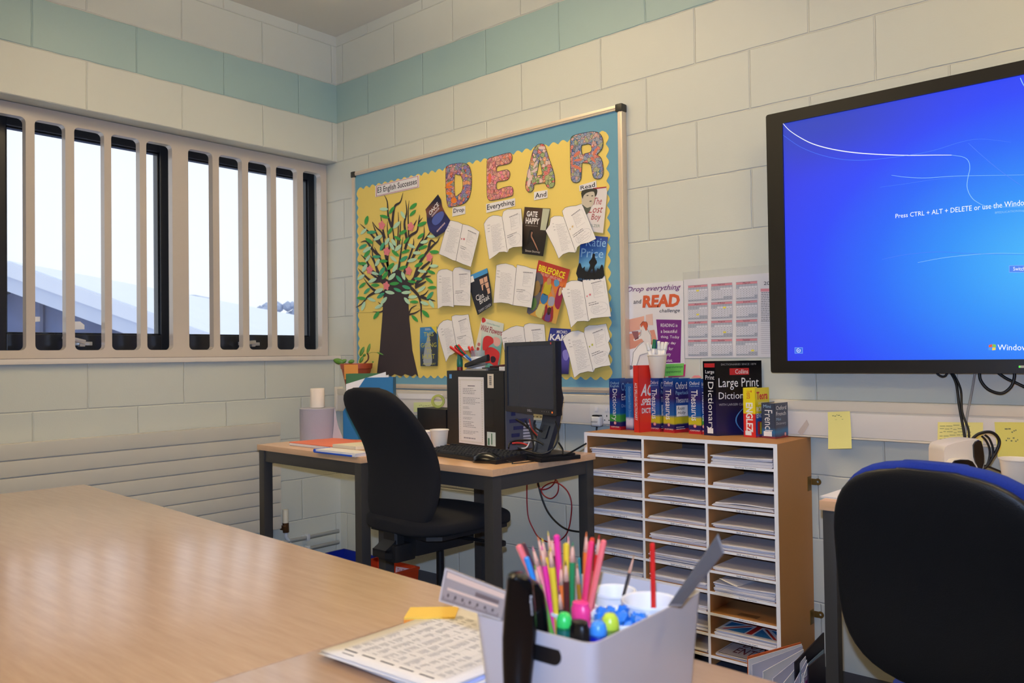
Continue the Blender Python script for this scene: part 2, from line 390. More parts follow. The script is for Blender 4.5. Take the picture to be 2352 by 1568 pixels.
# ------------------------------------------------------------------ windows behind the slotted screen
M_glass = clearplastic('window_glass', (250, 252, 255), .05, .03)
XG = -.27
def casement(idx, y0, y1, hy, label):
    root = empty('window_%d' % idx, (XG, (y0+y1)/2, WZ0), None, None, None, 'structure'); root['label'] = label
    z0, z1 = WZ0+.004, WZ1-.004
    gy0, gy1, gz0, gz1 = y0+.075, y1-(.042 if idx == 2 else .075), 1.237, 2.170
    mb = MB(); xo, xi = XG-.03, XG+.05
    mb.box(xo, xi, y0, gy0, z0, z1, .004); mb.box(xo, xi, gy1, y1, z0, z1, .004)
    mb.box(xo, xi, gy0, gy1, z0, gz0, .004); mb.box(xo, xi, gy0, gy1, gz1, z1, .004)
    mb.build('window_frame', M_frame, root)
    mb = MB()                                                       # glazing bead
    for a in ((gy0, gy0+.008, gz0, gz1), (gy1-.008, gy1, gz0, gz1), (gy0, gy1, gz0, gz0+.008), (gy0, gy1, gz1-.008, gz1)):
        mb.box(XG+.0, XG+.035, *a, .002)
    mb.build('glazing_bead', mat('black_gasket', (20, 21, 24), .25), root)
    MB().box(XG-.006, XG, gy0, gy1, gz0, gz1).build('window_pane', M_glass, root)
    mb = MB(); xh = xi
    mb.box(xh, xh+.012, hy-.055, hy+.055, 1.184, 1.202, .003); mb.box(xh+.01, xh+.04, hy-.012, hy+.012, 1.178, 1.208, .004)
    mb.box(xh+.03, xh+.046, hy-.09, hy+.012, 1.192, 1.212, .005, Matrix.Translation((0, hy, 1.2)) @ Matrix.Rotation(math.radians(-14 if idx == 1 else 5), 4, 'X') @ Matrix.Translation((0, -hy, -1.2)))
    mb.build('window_handle', mat('satin_handle', (200, 196, 190), .3, metal=.6), root, 30)
    return root
casement(1, -1.715, -.866, -1.335, 'dark framed window left of the wide post')
casement(2, -.866, -.004, -.44, 'dark framed window beside the corner')
casement(3, -2.75, -1.715, -2.3, 'dark framed window cut by the left edge')
# sticker scraps on the pane
for q, lab in (([(80, 727), (92, 727), (92, 738), (81, 739)], 'small white sticker scrap on the lower window pane'),
               ([(168, 738), (184, 738), (194, 746), (194, 756), (168, 757)], 'torn white paper scrap on the window pane above the handle')):
    pts = [onp(u, v, 'x', XG+.001) for u, v in q]
    mb = MB(); mb.prism(pts, (1, 0, 0), .0008); o = mb.build('paper_scrap', M_paper, None, origin=cen(pts)); tag(o, lab, 'sticker')

# slotted screen: one thick white board with rounded slots
XF = -.10; ST = .042
slots = [(-1.700-.03, -1.611)]
ys = [-1.564, -1.446, -1.399, -1.278, -1.234, -1.109, -1.067, -.944, -.853, -.728, -.684, -.558, -.514, -.383, -.342, -.212, -.166, -.043]
# slot edges on the front face
S = [(-1.748, -1.600), (-1.564, -1.437), (-1.399, -1.266), (-1.234, -1.099), (-1.067, -.937), (-.853, -.720), (-.684, -.551), (-.514, -.376), (-.342, -.205), (-.166, -.043)]
for k in range(6): S.insert(0, (S[0][0]-.167-.0, S[0][0]-.036))
S = [s for s in S if s[0] > WY0+.03]
sz0, sz1 = 1.160, 2.186
def rrect(x0, x1, y0, y1, r, n=4):
    out = []
    for cx, cy, a0 in ((x1-r, y1-r, 0), (x0+r, y1-r, 90), (x0+r, y0+r, 180), (x1-r, y0+r, 270)):
        for i in range(n+1):
            a = math.radians(a0+90*i/n); out.append((cx+r*math.cos(a), cy+r*math.sin(a)))
    return out
loops = [[(WY0+.002, WZ0+.006), (-.004, WZ0+.006), (-.004, WZ1-.003), (WY0+.002, WZ1-.003)]]
for a, b in S: loops.append(rrect(a, b, sz0, sz1, .022))
scr = empty('window_screen', (XF, -1.3, WZ0), 'white painted slotted security screen fitted in the window recess', 'window screen')
holed(loops, lambda a, b: Vector((XF-ST, a, b)), (1, 0, 0), ST, 'slotted_panel', mat('shaded_white_gloss', (196, 184, 170), .22, noise=.02, bump=.12, bscale=15), scr)  # white gloss with shade put into its colour, as the screen is lit less
mb = MB(); mb.box(-.10, .022, WY0, -.002, WZ0-.020, WZ0+.004, .005)
o = mb.build('trim_1', M_white, None, 30); o['kind'] = 'structure'; o['label'] = 'white painted window sill'

# ------------------------------------------------------------------ outside: pitched roofs, trees and a far slope
def camp(X, Y, Z):      # metres right, up, forward of the viewpoint
    return CO + Vector((rgt.x, rgt.y, 0)).normalized()*X + Vector((0, 0, 1))*Y + Vector((fwd.x, fwd.y, 0)).normalized()*Z
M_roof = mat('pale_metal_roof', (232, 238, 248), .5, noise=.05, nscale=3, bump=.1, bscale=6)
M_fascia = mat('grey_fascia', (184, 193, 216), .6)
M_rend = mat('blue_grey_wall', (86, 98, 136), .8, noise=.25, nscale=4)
bld = empty('neighbouring_building', camp(-7.45, -1.1, 12), 'grey building with a pale pitched roof outside the window', 'building')
ax, az, ah, sl = -7.45, 12.0, 1.40, .375
prof = lambda d, X: ah+d-sl*abs(X-ax)
def slab(d0, d1, z0, z1, X0, X1, name, m):
    mb = MB()
    for z in (0,):
        top = [(X0, prof(d1, X0)), (ax, prof(d1, ax)), (X1, prof(d1, X1))]; bot = [(X1, prof(d0, X1)), (ax, prof(d0, ax)), (X0, prof(d0, X0))]
        mb.loft([[camp(x, y, z0) for x, y in top+bot], [camp(x, y, z1) for x, y in top+bot]])
    return mb.build(name, m, bld)
slab(-.02, .12, az+.05, az+24, ax-4.6, ax+5.4, 'roof', M_roof)
slab(-.10, .10, az-.12, az+.05, ax-4.6, ax+5.4, 'upper_fascia', C(208, 214, 230, .6))
slab(-.33, -.105, az-.05, az+.05, ax-4.6, ax+5.4, 'lower_fascia', M_fascia)
mb = MB(); mb.loft([[camp(x, y, z) for x, y in ((ax-4.2, -6), (ax-4.2, prof(-.3, ax-4.2)), (ax, prof(-.3, ax)), (ax+5.0, prof(-.3, ax+5.0)), (ax+5.0, -6))] for z in (az+.3, az+22)])
mb.build('wall', M_rend, bld)
mb = MB()
for k in range(3): mb.loft([[camp(x, y, az+.24+k*.0) for x, y in ((ax+.35+2.2*k, -3), (ax+.35+2.2*k, prof(-.34, ax+.4+2.2*k)), (ax+.40+2.2*k, prof(-.34, ax+.4+2.2*k)), (ax+.40+2.2*k, -3))], [camp(x, y, az+.3) for x, y in ((ax+.35+2.2*k, -3), (ax+.35+2.2*k, prof(-.34, ax+.4+2.2*k)), (ax+.40+2.2*k, prof(-.34, ax+.4+2.2*k)), (ax+.40+2.2*k, -3))]])
mb.build('downpipe', C(60, 70, 105), bld)
# second long roof behind, sloping down to the right
b2 = empty('distant_building', camp(-11, -1, 40), 'long pale roofed building further off outside the window', 'building')
mb = MB(); mb.loft([[camp(x, y, z) for x, y in ((-17.5, 2.2), (-15.3, 3.0), (-12.6, 1.95), (-10.6, .95), (-8.0, .2), (-8.0, -3), (-17.5, -3))] for z in (39, 41)])
mb.build('roof', mat('snowy_roof', (226, 233, 246), .7, noise=.04, nscale=1), b2)
mb = MB(); mb.loft([[camp(x, y, z) for x, y in ((-15.3, 3.12), (-15.0, 3.12), (-12.8, 2.2), (-12.8, 2.0), (-15.3, 3.0))] for z in (38.6, 41)])
mb.build('ridge', C(196, 206, 226, .7), b2)
# ground and faint hills
mb = MB(); mb.box(-90, -12, -60, 90, -3.2, -3.0); o = mb.build('ground_outside', C(206, 214, 230, .9)); o['kind'] = 'structure'
mb = MB(); rnd = random.Random(3); top = []
for i in range(25): x = -60+i*3; top.append((x, 3.0+2.5*math.sin(i*.45+.6)+rnd.uniform(-.3, .3)))
ring = [(x, y) for x, y in top]+[(12, -4), (-60, -4)]
mb.loft([[camp(x, y, z) for x, y in ring] for z in (88, 92)])
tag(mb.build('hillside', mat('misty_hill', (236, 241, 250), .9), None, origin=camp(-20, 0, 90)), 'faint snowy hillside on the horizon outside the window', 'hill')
def tree(X, Z, h, w_, lab, sd):
    rnd = random.Random(sd); r = empty('bare_tree', camp(X, -2.5, Z), lab, 'tree', None)
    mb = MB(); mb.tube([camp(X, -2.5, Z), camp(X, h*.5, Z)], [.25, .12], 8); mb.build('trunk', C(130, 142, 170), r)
    mb = MB()
    for i in range(70):
        a = rnd.uniform(0, 2*PI); rr = rnd.uniform(0, w_); y = rnd.uniform(.6, h)
        c = camp(X+rr*math.cos(a), y, Z+rr*math.sin(a)*.5)
        bmesh.ops.create_icosphere(mb.bm, subdivisions=1, radius=rnd.uniform(.15, .38), matrix=Matrix.Translation(c))
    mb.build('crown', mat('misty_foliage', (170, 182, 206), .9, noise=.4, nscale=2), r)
tree(-14.6, 48, 3.1, 1.0, 'hazy grey tree outside, left one of the clump near the corner', 1)
tree(-12.9, 49, 3.3, 1.2, 'hazy grey tree outside, right one of the clump near the corner', 2)

# ------------------------------------------------------------------ radiator, pipes
rad = empty('radiator', (.04, -1.6, .20), 'long white ribbed panel radiator under the window', 'radiator')
mb = MB(); n = 8; zt, zb = .772, .205; p = (zt-zb)/n
for i in range(n): mb.box(.018, .062, -3.1, -.430, zb+p*i+.002, zb+p*(i+1)-.002, .005)
mb.box(.016, .050, -3.1, -.432, zb+.004, zt-.004)
mb.build('ribbed_panel', mat('radiator_enamel', (206, 200, 186), .35, noise=.04, nscale=6), rad, 30)
M_pipe = mat('painted_pipe', (200, 206, 210), .4)
mb = MB(); X = .045
a = lambda u, v: onp(u, v, 'x', X)
mb.tube([a(657, 1222), a(657, 1232), a(664, 1242), a(670, 1256), a(670, 1300), a(670, 1500)], .0105, 10); mb.build('drop_pipe', M_pipe, rad, True)
mb = MB(); mb.tube([a(656, 1170), a(656, 1200)], .016, 14); mb.build('valve_cap', C(226, 218, 196, .4), rad, 30)
mb = MB(); mb.tube([a(656, 1200), a(657, 1222)], .017, 10); mb.box(.035, .075, *sorted((a(650, 1210).y, a(645, 1210).y)), a(650, 1216).z, a(650, 1206).z, .002)
mb.build('valve_body', mat('brass', (92, 62, 34), .4, metal=.5), rad, 30)
def pipe_run(z, lab):
    r = empty('heating_pipe', (.045, -.3, z), lab, 'pipe', None)
    MB().tube([(.045, -3.0, z), (.045, -.05, z)], .011, 12).build('pipe', M_pipe, r, True)
    mb = MB(); y = a(706, 1235).y; mb.tube([(.0, y, z), (.045, y, z)], .007, 8); mb.box(.032, .060, y-.009, y+.009, z-.017, z+.019, .003)
    mb.build('pipe_clip', M_pipe, r, 30)
z1 = a(720, 1231).z; z2 = a(720, 1257).z
pipe_run(z1, 'upper white heating pipe along the wall below the radiator'); pipe_run(z2, 'lower white heating pipe along the wall below the radiator')

# ------------------------------------------------------------------ dado trunking on the board wall
tr = empty('cable_trunking', (3.2, 0, .79), 'long cream dado trunking running along the board wall', 'trunking')
MB().box(.035, 6.9, -.040, -.0005, .8065, .936, .004).build('trunking_body', M_cream, tr)
mb = MB(); mb.box(.04, 6.9, -.0460, -.0395, .902, .934, .003); mb.box(.04, 6.9, -.0460, -.0395, .8075, .814, .002); mb.build('trunking_rail', mat('trunking_rail', (214, 206, 190), .35), tr, 30)
mb = MB(); mb.box(.04, 6.9, -.0445, -.0395, .815, .896, .002); mb.build('trunking_lid', mat('trunking_lid', (216, 210, 204), .45), tr, 30)
MB().box(.022, .038, -.054, -.0005, .806, .945, .004).build('end_cap', M_cream, tr, 30)
def socket(u0, u1, lab, cr=0):
    x0 = onp(u0, 950, 'y', -.045).x; x1 = onp(u1, 950, 'y', -.045).x; yy = -.0446
    r = empty('wall_socket', ((x0+x1)/2, yy, .815), lab, 'socket', None)
    MB().box(x0, x1, yy-.010, yy-.0005, .816, .897, .003).build('face_plate', C(226, 222, 216, .3) if not cr else C(224, 216, 180, .35), r, 30)
    w_ = x1-x0
    for k in (0, 1):
        cx = x0+w_*(.28+.44*k)
        mb = MB(); mb.box(cx-.007, cx+.007, yy-.0135, yy-.0095, .868, .886, .002); mb.build('switch', C(236, 232, 228, .3), r, 30)
        mb = MB()
        for dx, dz, hw, hh in ((0, .850, .002, .004), (-.011, .832, .003, .002), (.011, .832, .003, .002)): mb.box(cx+dx-hw, cx+dx+hw, yy-.0104, yy-.0098, dz-hh, dz+hh)
        mb.build('socket_hole', M_black, r)
    return x0, x1
socket(1358, 1412, 'white double power socket in the trunking left of the dictionaries')
socket(1214, 1252, 'cream network socket in the trunking behind the monitor stand', 1)
# plug marked monitor
pp = onp(1371, 967, 'y', -.069)
pl = empty('power_plug', pp, 'white plug marked "monitor" in the wall socket', 'plug')
mb = MB(); mb.box(pp.x-.024, pp.x+.024, pp.y-.014, pp.y+.014, pp.z-.022, pp.z+.022, .010); mb.build('plug_body', C(226, 224, 220, .35), pl, True)
mb = MB(); mb.box(pp.x-.017, pp.x+.020, pp.y-.012, pp.y+.012, pp.z+.016, pp.z+.027, .004); mb.build('plug_top', M_black, pl, 30)
text('monitor', [pp+Vector(q) for q in ((-.019, -.0145, .004), (.013, -.0145, .004), (.013, -.0145, -.006), (-.019, -.0145, -.006))], M_ink, pl)
cableobj('plug_cable', [pp+Vector((0, 0, -.02)), pp+Vector((0, -.004, -.06)), (pp.x-.02, -.03, .60), (pp.x-.04, -.02, .3)], .0035, M_black, '', parent=pl)
# ================================================================== DISPLAY BOARD
bx0, bx1, bz0, bz1 = .178, 1.985, .945, 2.150
bd = empty('notice_board', (1.08, 0, bz0), 'large framed notice board with blue backing and scalloped yellow paper', 'notice board')
MB().box(bx0+.01, bx1-.01, -.027, -.0005, bz0+.01, bz1-.01).build('felt_panel', mat('blue_felt', (112, 164, 184), .9, bump=.3, bscale=900, noise=.05, nscale=5), bd)
fr = .022
for a in ((bx0, bx1, bz1-fr, bz1), (bx0, bx1, bz0, bz0+fr), (bx0, bx0+fr, bz0+fr, bz1-fr), (bx1-fr, bx1, bz0+fr, bz1-fr)):
    mb = MB(); mb.box(a[0], a[1], -.036, -.0005, a[2], a[3], .003)
    if a[1]-a[0] > a[3]-a[2]: mb.box(a[0], a[1], -.038, -.034, (a[2]+a[3])/2-.003, (a[2]+a[3])/2+.003, .001)
    else: mb.box((a[0]+a[1])/2-.003, (a[0]+a[1])/2+.003, -.038, -.034, a[2], a[3], .001)
    mb.build('frame_rail', mat('warm_aluminium', (222, 206, 184), .35, metal=.35), bd, 30)
for x, z in ((bx0, bz1), (bx1, bz1), (bx0, bz0), (bx1, bz0)):
    sx = 1 if x == bx0 else -1; sz = 1 if z == bz0 else -1
    mb = MB(); xs = sorted((x-sx*.003, x+sx*.030)); zs = sorted((z-sz*.003, z+sz*.030)); mb.box(*xs, -.041, -.0005, *zs, .006); mb.build('corner_cap', C(46, 44, 38, .4), bd, 30)
# yellow paper with scalloped border
yx0, yx1 = BP(821, 500).x, BP(1397, 500).x; yz0, yz1 = BP(900, 866).z+.004, BP(1397, 290).z-.02
per = .0535; out = []
def sc(t): return .0075*(1-2*abs(math.sin(PI*t))**1.3)
def edge(p0, p1, nx, nz):
    L = math.hypot(p1[0]-p0[0], p1[1]-p0[1]); n = round(L/per); k = n*7
    for i in range(k):
        t = i/k; q = sc(t*n); out.append((p0[0]+(p1[0]-p0[0])*t-nx*q, p0[1]+(p1[1]-p0[1])*t-nz*q))
edge((yx0, yz1), (yx1, yz1), 0, 1); edge((yx1, yz1), (yx1, yz0), 1, 0); edge((yx1, yz0), (yx0, yz0), 0, -1); edge((yx0, yz0), (yx0, yz1), -1, 0)
M_yel = mat('yellow_backing_paper', (236, 208, 108), .75, noise=.03, nscale=3, bump=.15, bscale=8)
mb = MB(); mb.prism([(x, -.0285, z) for x, z in out], (0, -1, 0), .0012); mb.build('yellow_backing', M_yel, bd)
mb = MB()
for u0, v0, u1, v1 in ((819, 718, 858, 717), (948, 709, 1004, 708)): A, B = BP(u0, v0, -.0005), BP(u1, v1, -.0005); mb.tube([A, B], .0012, 5)
mb.build('paper_seam', C(206, 178, 92, .8), bd)

def plate(name, px, m, parent, off, t=.0008, pl=BP, org=None):
    mb = MB(); mb.prism([pl(u, v, off) for u, v in px], pl.n, t); return mb.build(name, m, parent)

# paper tree
K = 4.75
def tp(x, y): return 810+x/K, 430+y/K
tree_o = empty('paper_tree', (.37, BY, 1.03), 'dark paper tree with green leaves and pink flowers on the notice board', 'paper tree')
M_bark = mat('dark_sugar_paper', (62, 52, 54), .9, noise=.06, nscale=6, bump=.2, bscale=10)
trunk = [(881, 676), (877.6, 734), (872, 805), (868, 835), (865.5, 860)]
for i in range(12): trunk.append((866+i*8, 861.5+3.0*math.sin(i*2.1)))
trunk += [(960.5, 864.8), (947, 805), (940, 734), (937.5, 690), (940, 668), (946, 652), (935, 640), (922, 622), (905, 618), (892, 640), (884, 655)]
plate('trunk', trunk, M_bark, tree_o, .0012)
BR = [[(440, 1060), (395, 900), (350, 700), (330, 520), (260, 440), (215, 375)], [(360, 1060), (240, 970), (150, 900)], [(430, 1060), (300, 1000), (240, 830), (190, 740)],
 [(300, 1020), (200, 1020), (120, 950), (60, 885)], [(350, 1150), (250, 1130), (180, 1070), (120, 990)], [(330, 1140), (250, 1145), (170, 1190), (100, 1270), (25, 1315)],
 [(340, 1300), (310, 1280), (277, 1250)], [(335, 1345), (300, 1360), (220, 1357)], [(300, 760), (210, 670), (150, 590), (85, 600)], [(330, 640), (270, 590), (180, 490), (80, 398)],
 [(330, 680), (300, 600), (250, 480), (215, 380)], [(350, 560), (330, 460), (305, 300)], [(430, 440), (400, 360), (385, 290), (378, 160), (345, 85)], [(430, 430), (455, 220), (520, 160), (548, 60)],
 [(450, 700), (450, 560), (430, 400)], [(590, 560), (565, 400), (590, 270), (578, 140)], [(612, 560), (605, 300), (615, 145)], [(490, 640), (500, 400), (497, 270)],
 [(508, 620), (520, 450), (527, 365)], [(650, 1060), (720, 850), (800, 720), (880, 630), (925, 590), (950, 540)], [(830, 660), (855, 580), (915, 618)], [(570, 680), (620, 540), (700, 480), (720, 390), (765, 330)],
 [(660, 430), (700, 355)], [(718, 400), (732, 300)], [(640, 800), (720, 640), (775, 540), (780, 420)], [(720, 680), (800, 560), (850, 480)], [(810, 720), (840, 600)],
 [(640, 1030), (760, 880), (840, 810), (872, 750)], [(680, 1060), (780, 985), (855, 965)], [(680, 1090), (760, 1050), (805, 1022)], [(620, 1080), (715, 1180), (745, 1280), (748, 1400), (757, 1480)],
 [(730, 1195), (790, 1165), (830, 1115)], [(740, 1190), (820, 1220), (905, 1240)], [(612, 1385), (640, 1320), (700, 1285)], [(600, 1390), (680, 1370), (745, 1330)],
 [(410, 1040), (380, 800), (400, 640), (380, 480), (380, 370)], [(480, 1060), (520, 760), (550, 540)], [(520, 1060), (600, 820), (660, 640), (665, 560)], [(400, 1040), (300, 960), (240, 820), (215, 720), (225, 560)],
 [(400, 960), (320, 820), (270, 720), (235, 650)], [(300, 960), (210, 910), (150, 800), (90, 735)], [(190, 880), (130, 860), (60, 810)], [(700, 1040), (780, 960), (850, 860), (870, 790)]]
for i, b in enumerate(BR):
    P = spline([BP(*tp(*q), .0006+.0002*(i % 5)) for q in b], 5); n = len(P); L = []; R = []
    W = .0045 if i in (6, 7, 16, 17, 18, 22, 23, 26, 31, 33, 34) else .0085
    for j, p in enumerate(P):
        d = (P[min(j+1, n-1)]-P[max(j-1, 0)]).normalized(); s = Vector((0, 1, 0)).cross(d); ww = W*(1-(j/(n-1))**1.6)*1.0+.0006
        L.append(p+s*ww); R.append(p-s*ww)
    mb = MB(); A = [mb.bm.verts.new(q) for q in L]; B = [mb.bm.verts.new(q) for q in R]
    for j in range(n-1): mb.bm.faces.new((A[j], A[j+1], B[j+1], B[j]))
    r = bmesh.ops.extrude_face_region(mb.bm, geom=mb.bm.faces[:])
    for v in [g for g in r['geom'] if isinstance(g, bmesh.types.BMVert)]: v.co.y -= .0006
    mb.build('branch', M_bark, tree_o)
G, T_, P_ = mat('green_paper_leaf', (62, 160, 70), .7), mat('teal_paper_leaf', (66, 166, 118), .7), mat('pale_green_paper_leaf', (184, 222, 186), .7)
LV = '''150,360,75,g;660,205,40,g;655,280,45,g;425,250,55,g;345,320,-15,g;340,238,0,p;547,300,-60,p;120,480,45,p;205,490,5,t;275,550,30,p;407,475,55,g;480,410,45,p;547,490,30,g;755,400,25,g;490,555,-30,g;742,530,40,g;860,535,0,p;180,585,-35,g;110,645,30,t;155,680,35,p;155,725,50,g;320,645,65,t;375,590,60,p;447,600,-60,p;425,640,-60,p;495,660,45,p;585,580,50,g;640,640,-30,p;765,655,20,g;780,595,15,p;260,757,0,t;465,720,-40,g;575,700,20,g;700,715,0,p;745,755,35,g;890,705,0,g;165,775,55,p;335,805,0,g;105,832,0,g;270,820,60,p;445,780,-40,p;557,780,35,t;645,795,15,p;720,845,25,g;885,858,0,p;130,880,60,p;413,862,45,g;463,880,60,p;545,878,20,g;238,938,-15,p;320,915,60,t;757,915,-10,p;855,925,-20,g;90,980,35,p;215,1015,25,p;352,960,55,g;427,975,45,p;505,1000,-50,t;552,965,-70,p;715,998,-5,t;835,1015,-35,g;105,1068,40,g;245,1067,0,g;455,1050,5,g;645,1030,-10,g;585,1090,-20,t;865,1093,5,g;155,1130,45,t;285,1128,25,p;490,1120,-25,t;750,1110,35,p;405,1147,-10,p;585,1147,5,p;95,1210,-5,g;205,1225,-20,p;305,1180,35,t;340,1235,50,p;655,1195,5,p;843,1180,50,t;115,1295,70,p;285,1300,25,p;592,1238,-50,p;670,1250,0,g;783,1265,-20,p;860,1270,-60,p;257,1395,55,g;795,1380,-45,g;677,1430,-45,g'''
rnd = random.Random(5)
for s in LV.split(';'):
    x, y, a, c = s.split(','); a = math.radians(float(a)); x = float(x); y = float(y)
    ln = rnd.uniform(46, 55); hw = ln*rnd.uniform(.34, .42); pts = []
    for k in range(12):
        t = k/12*2*PI; lx = ln*math.cos(t); ly = hw*math.sin(t)*abs(math.sin(t))**.35; pts.append(tp(x+lx*math.cos(a)-ly*math.sin(a), y-lx*math.sin(a)-ly*math.cos(a)))
    # leaves stick up a little from the paper
    mb = MB(); mb.prism([BP(u, v, .0026+.003*rnd.random()*(i % 6 == 0)) for i, (u, v) in enumerate(pts)], BP.n, .0006)
    mb.build('leaf', {'g': G, 't': T_, 'p': P_}[c], tree_o)
M_pink = mat('pink_paper_flower', (232, 130, 134), .7)
for x, y in ((316, 415), (633, 430), (372, 700), (835, 765), (185, 900), (610, 912), (366, 1075)):
    pts = []
    for k in range(30):
        t = k/30*2*PI; r = 44*(.62+.38*abs(math.cos(2.5*t+.4))); pts.append(tp(x+r*.86*math.cos(t), y+r*1.15*math.sin(t)))
    plate('flower', pts, M_pink, tree_o, .0034, .0006)

# the letters D E A R
K2 = 5.88
def lp(q): return (1000+q[0]/K2, 290+q[1]/K2)
LET = {
 'D': ([(145, 600), (150, 555), (175, 530), (230, 512), (310, 500), (370, 497), (430, 510), (470, 560), (490, 650), (493, 750), (488, 850), (470, 930), (430, 1010), (350, 1060), (270, 1080), (200, 1090), (168, 1065), (152, 950), (146, 780)], [(262, 665), (300, 652), (345, 662), (368, 715), (376, 800), (362, 875), (325, 915), (268, 932)], 'multi', 'decorated letter D in mixed orange, purple and blue felt pen'),
 'E': ([(700, 500), (708, 455), (740, 428), (850, 395), (985, 360), (1025, 367), (1040, 410), (1030, 475), (985, 507), (905, 525), (838, 545), (836, 612), (900, 600), (970, 587), (1005, 612), (1010, 660), (985, 715), (920, 738), (836, 755), (838, 855), (920, 828), (1010, 812), (1048, 835), (1054, 890), (1035, 938), (940, 965), (770, 1000), (722, 988), (702, 930), (698, 700)], None, 'pink', 'decorated letter E in pinks and oranges'),
 'A': ([(1370, 262), (1420, 238), (1462, 243), (1490, 280), (1540, 440), (1600, 620), (1618, 740), (1600, 810), (1555, 832), (1510, 815), (1480, 762), (1410, 770), (1340, 782), (1330, 840), (1300, 882), (1262, 885), (1230, 850), (1222, 790), (1250, 640), (1290, 460), (1325, 330)], [(1412, 455), (1430, 540), (1448, 645), (1408, 660), (1370, 668), (1390, 560)], 'green', 'decorated letter A with green, red and white petals'),
 'R': ([(1826, 260), (1835, 160), (1885, 120), (2000, 92), (2120, 72), (2200, 85), (2250, 135), (2268, 220), (2250, 310), (2190, 385), (2235, 420), (2262, 500), (2272, 600), (2260, 675), (2225, 707), (2175, 710), (2135, 680), (2118, 600), (2105, 530), (2070, 498), (2020, 495), (1985, 500), (1978, 600), (1970, 700), (1945, 745), (1905, 760), (1862, 750), (1836, 700), (1828, 500)], [(1978, 265), (2030, 245), (2075, 238), (2108, 262), (2115, 320), (2090, 352), (2035, 366), (1985, 378)], 'blue', 'decorated letter R in blue with orange petals'),
}
PAT = {'multi': doodle('letter_pattern_mixed', [(206, 84, 50), (80, 84, 170), (222, 140, 54), (64, 120, 160), (150, 80, 126), (100, 134, 90), (190, 120, 130)], 62),
 'pink': doodle('letter_pattern_pink', [(214, 104, 104), (226, 128, 92), (206, 118, 130), (232, 110, 140), (196, 128, 104), (222, 150, 130)], 58),
 'green': doodle('letter_pattern_green', [(112, 160, 76), (206, 88, 76), (216, 190, 176), (146, 172, 96), (92, 116, 156), (216, 150, 80), (120, 150, 100)], 56),
 'blue': doodle('letter_pattern_blue', [(76, 124, 176), (112, 142, 156), (206, 100, 74), (140, 160, 104), (72, 104, 168), (190, 150, 140), (90, 140, 170)], 66)}
def b2(x, z): return Vector((x, 0, z))
for k, (o_, h_, pt, lab) in LET.items():
    Q = [BP(*lp(q)) for q in o_]; loops = [[(p.x, p.z) for p in Q]]
    if h_: loops.append([(BP(*lp(q)).x, BP(*lp(q)).z) for q in h_])
    loops = [spline2(l, 3) for l in loops]
    r = empty('card_letter', (cen(Q).x, BY, min(p.z for p in Q)), lab+' on the notice board', 'letter', 'large coloured-in letters spelling DEAR')
    holed(loops, lambda a, b: Vector((a, BY-.0008, b)), (0, -1, 0), .0014, 'letter_card', PAT[pt], r)
    mb = MB()
    for l in loops: mb.tube([Vector((a, BY-.0024, b)) for a, b in l+[l[0]]], .0011, 4)
    mb.build('ink_outline', M_ink, r)
    # bold petals drawn on the card
    mb = MB(); PET = {'D': [(190, 770, 60, 18, -35), (180, 820, 55, 16, -10), (185, 905, 40, 22, 0), (250, 1000, 40, 40, 0)], 'E': [(735, 700, 22, 70, 0), (1010, 420, 14, 28, 0)], 'A': [(1262, 640, 26, 66, 0), (1265, 760, 22, 56, 10), (1350, 520, 60, 14, -60), (1340, 600, 50, 14, -20), (1440, 290, 50, 22, 0)],
        'R': [(1910, 375, 60, 22, -40), (1925, 455, 55, 18, -10), (1905, 550, 60, 22, 25), (2160, 340, 20, 60, 30), (2130, 450, 50, 16, 50), (1845, 480, 10, 90, 0)]}[k]
    for (cx, cy, rx, ry, an) in PET:
        an = math.radians(an); pts = []
        for j in range(14):
            t = j/14*2*PI; ex, ey = rx*math.cos(t), ry*math.sin(t); pts.append(BP(*lp((cx+ex*math.cos(an)-ey*math.sin(an), cy+ex*math.sin(an)+ey*math.cos(an))), .0023))
        mb.face(pts)
    mb.build('drawn_petals', {'D': C(236, 130, 40, .7), 'E': C(226, 110, 84, .7), 'A': C(222, 196, 190, .7), 'R': C(212, 120, 92, .7)}[k], r, normals=False)

def card(name, px, word, m, label, cat, tq=(.08, .16, .92, .8), border=None, group=None, bold=.01, ink=M_ink):
    Q = [BP(*lp(q), .0016) for q in px]; r = empty(name, (cen(Q).x, BY, min(p.z for p in Q)), label, cat, group)
    mb = MB(); mb.prism(Q, BP.n, .0012); mb.build('card', m, r)
    Qo = [BP(*lp(q), .0020) for q in px]
    if border:
        mb = MB()
        for a in ((.02, .05, .98, .09), (.02, .91, .98, .95), (.02, .05, .032, .95), (.968, .05, .98, .95)): mb.face(sub(Qo, *a))
        mb.build('red_border', border, r, normals=False)
    text(word, sub(Qo, *tq), ink, r, bold=bold); return r
g = 'word cards under the letters'
card('word_card', [(232, 1095), (403, 1075), (403, 1180), (228, 1218)], 'Drop', M_paper, 'white word card reading "Drop" under the letter D', 'card', group=g)
card('word_card', [(685, 1048), (1075, 970), (1075, 1075), (688, 1168)], 'Everything', M_paper, 'white word card reading "Everything" under the letter E', 'card', (.03, .12, .97, .9), group=g)
card('word_card', [(1332, 888), (1513, 857), (1513, 962), (1332, 998)], 'And', M_paper, 'white word card reading "And" under the letter A', 'card', group=g)
card('word_card', [(1942, 800), (2170, 732), (2178, 830), (1945, 878)], 'Read', M_paper, 'white word card reading "Read" under the letter R', 'card', group=g)
def lq(x, y): return ((800+x/3.675-1000)*K2, (230+y/3.675-290)*K2)
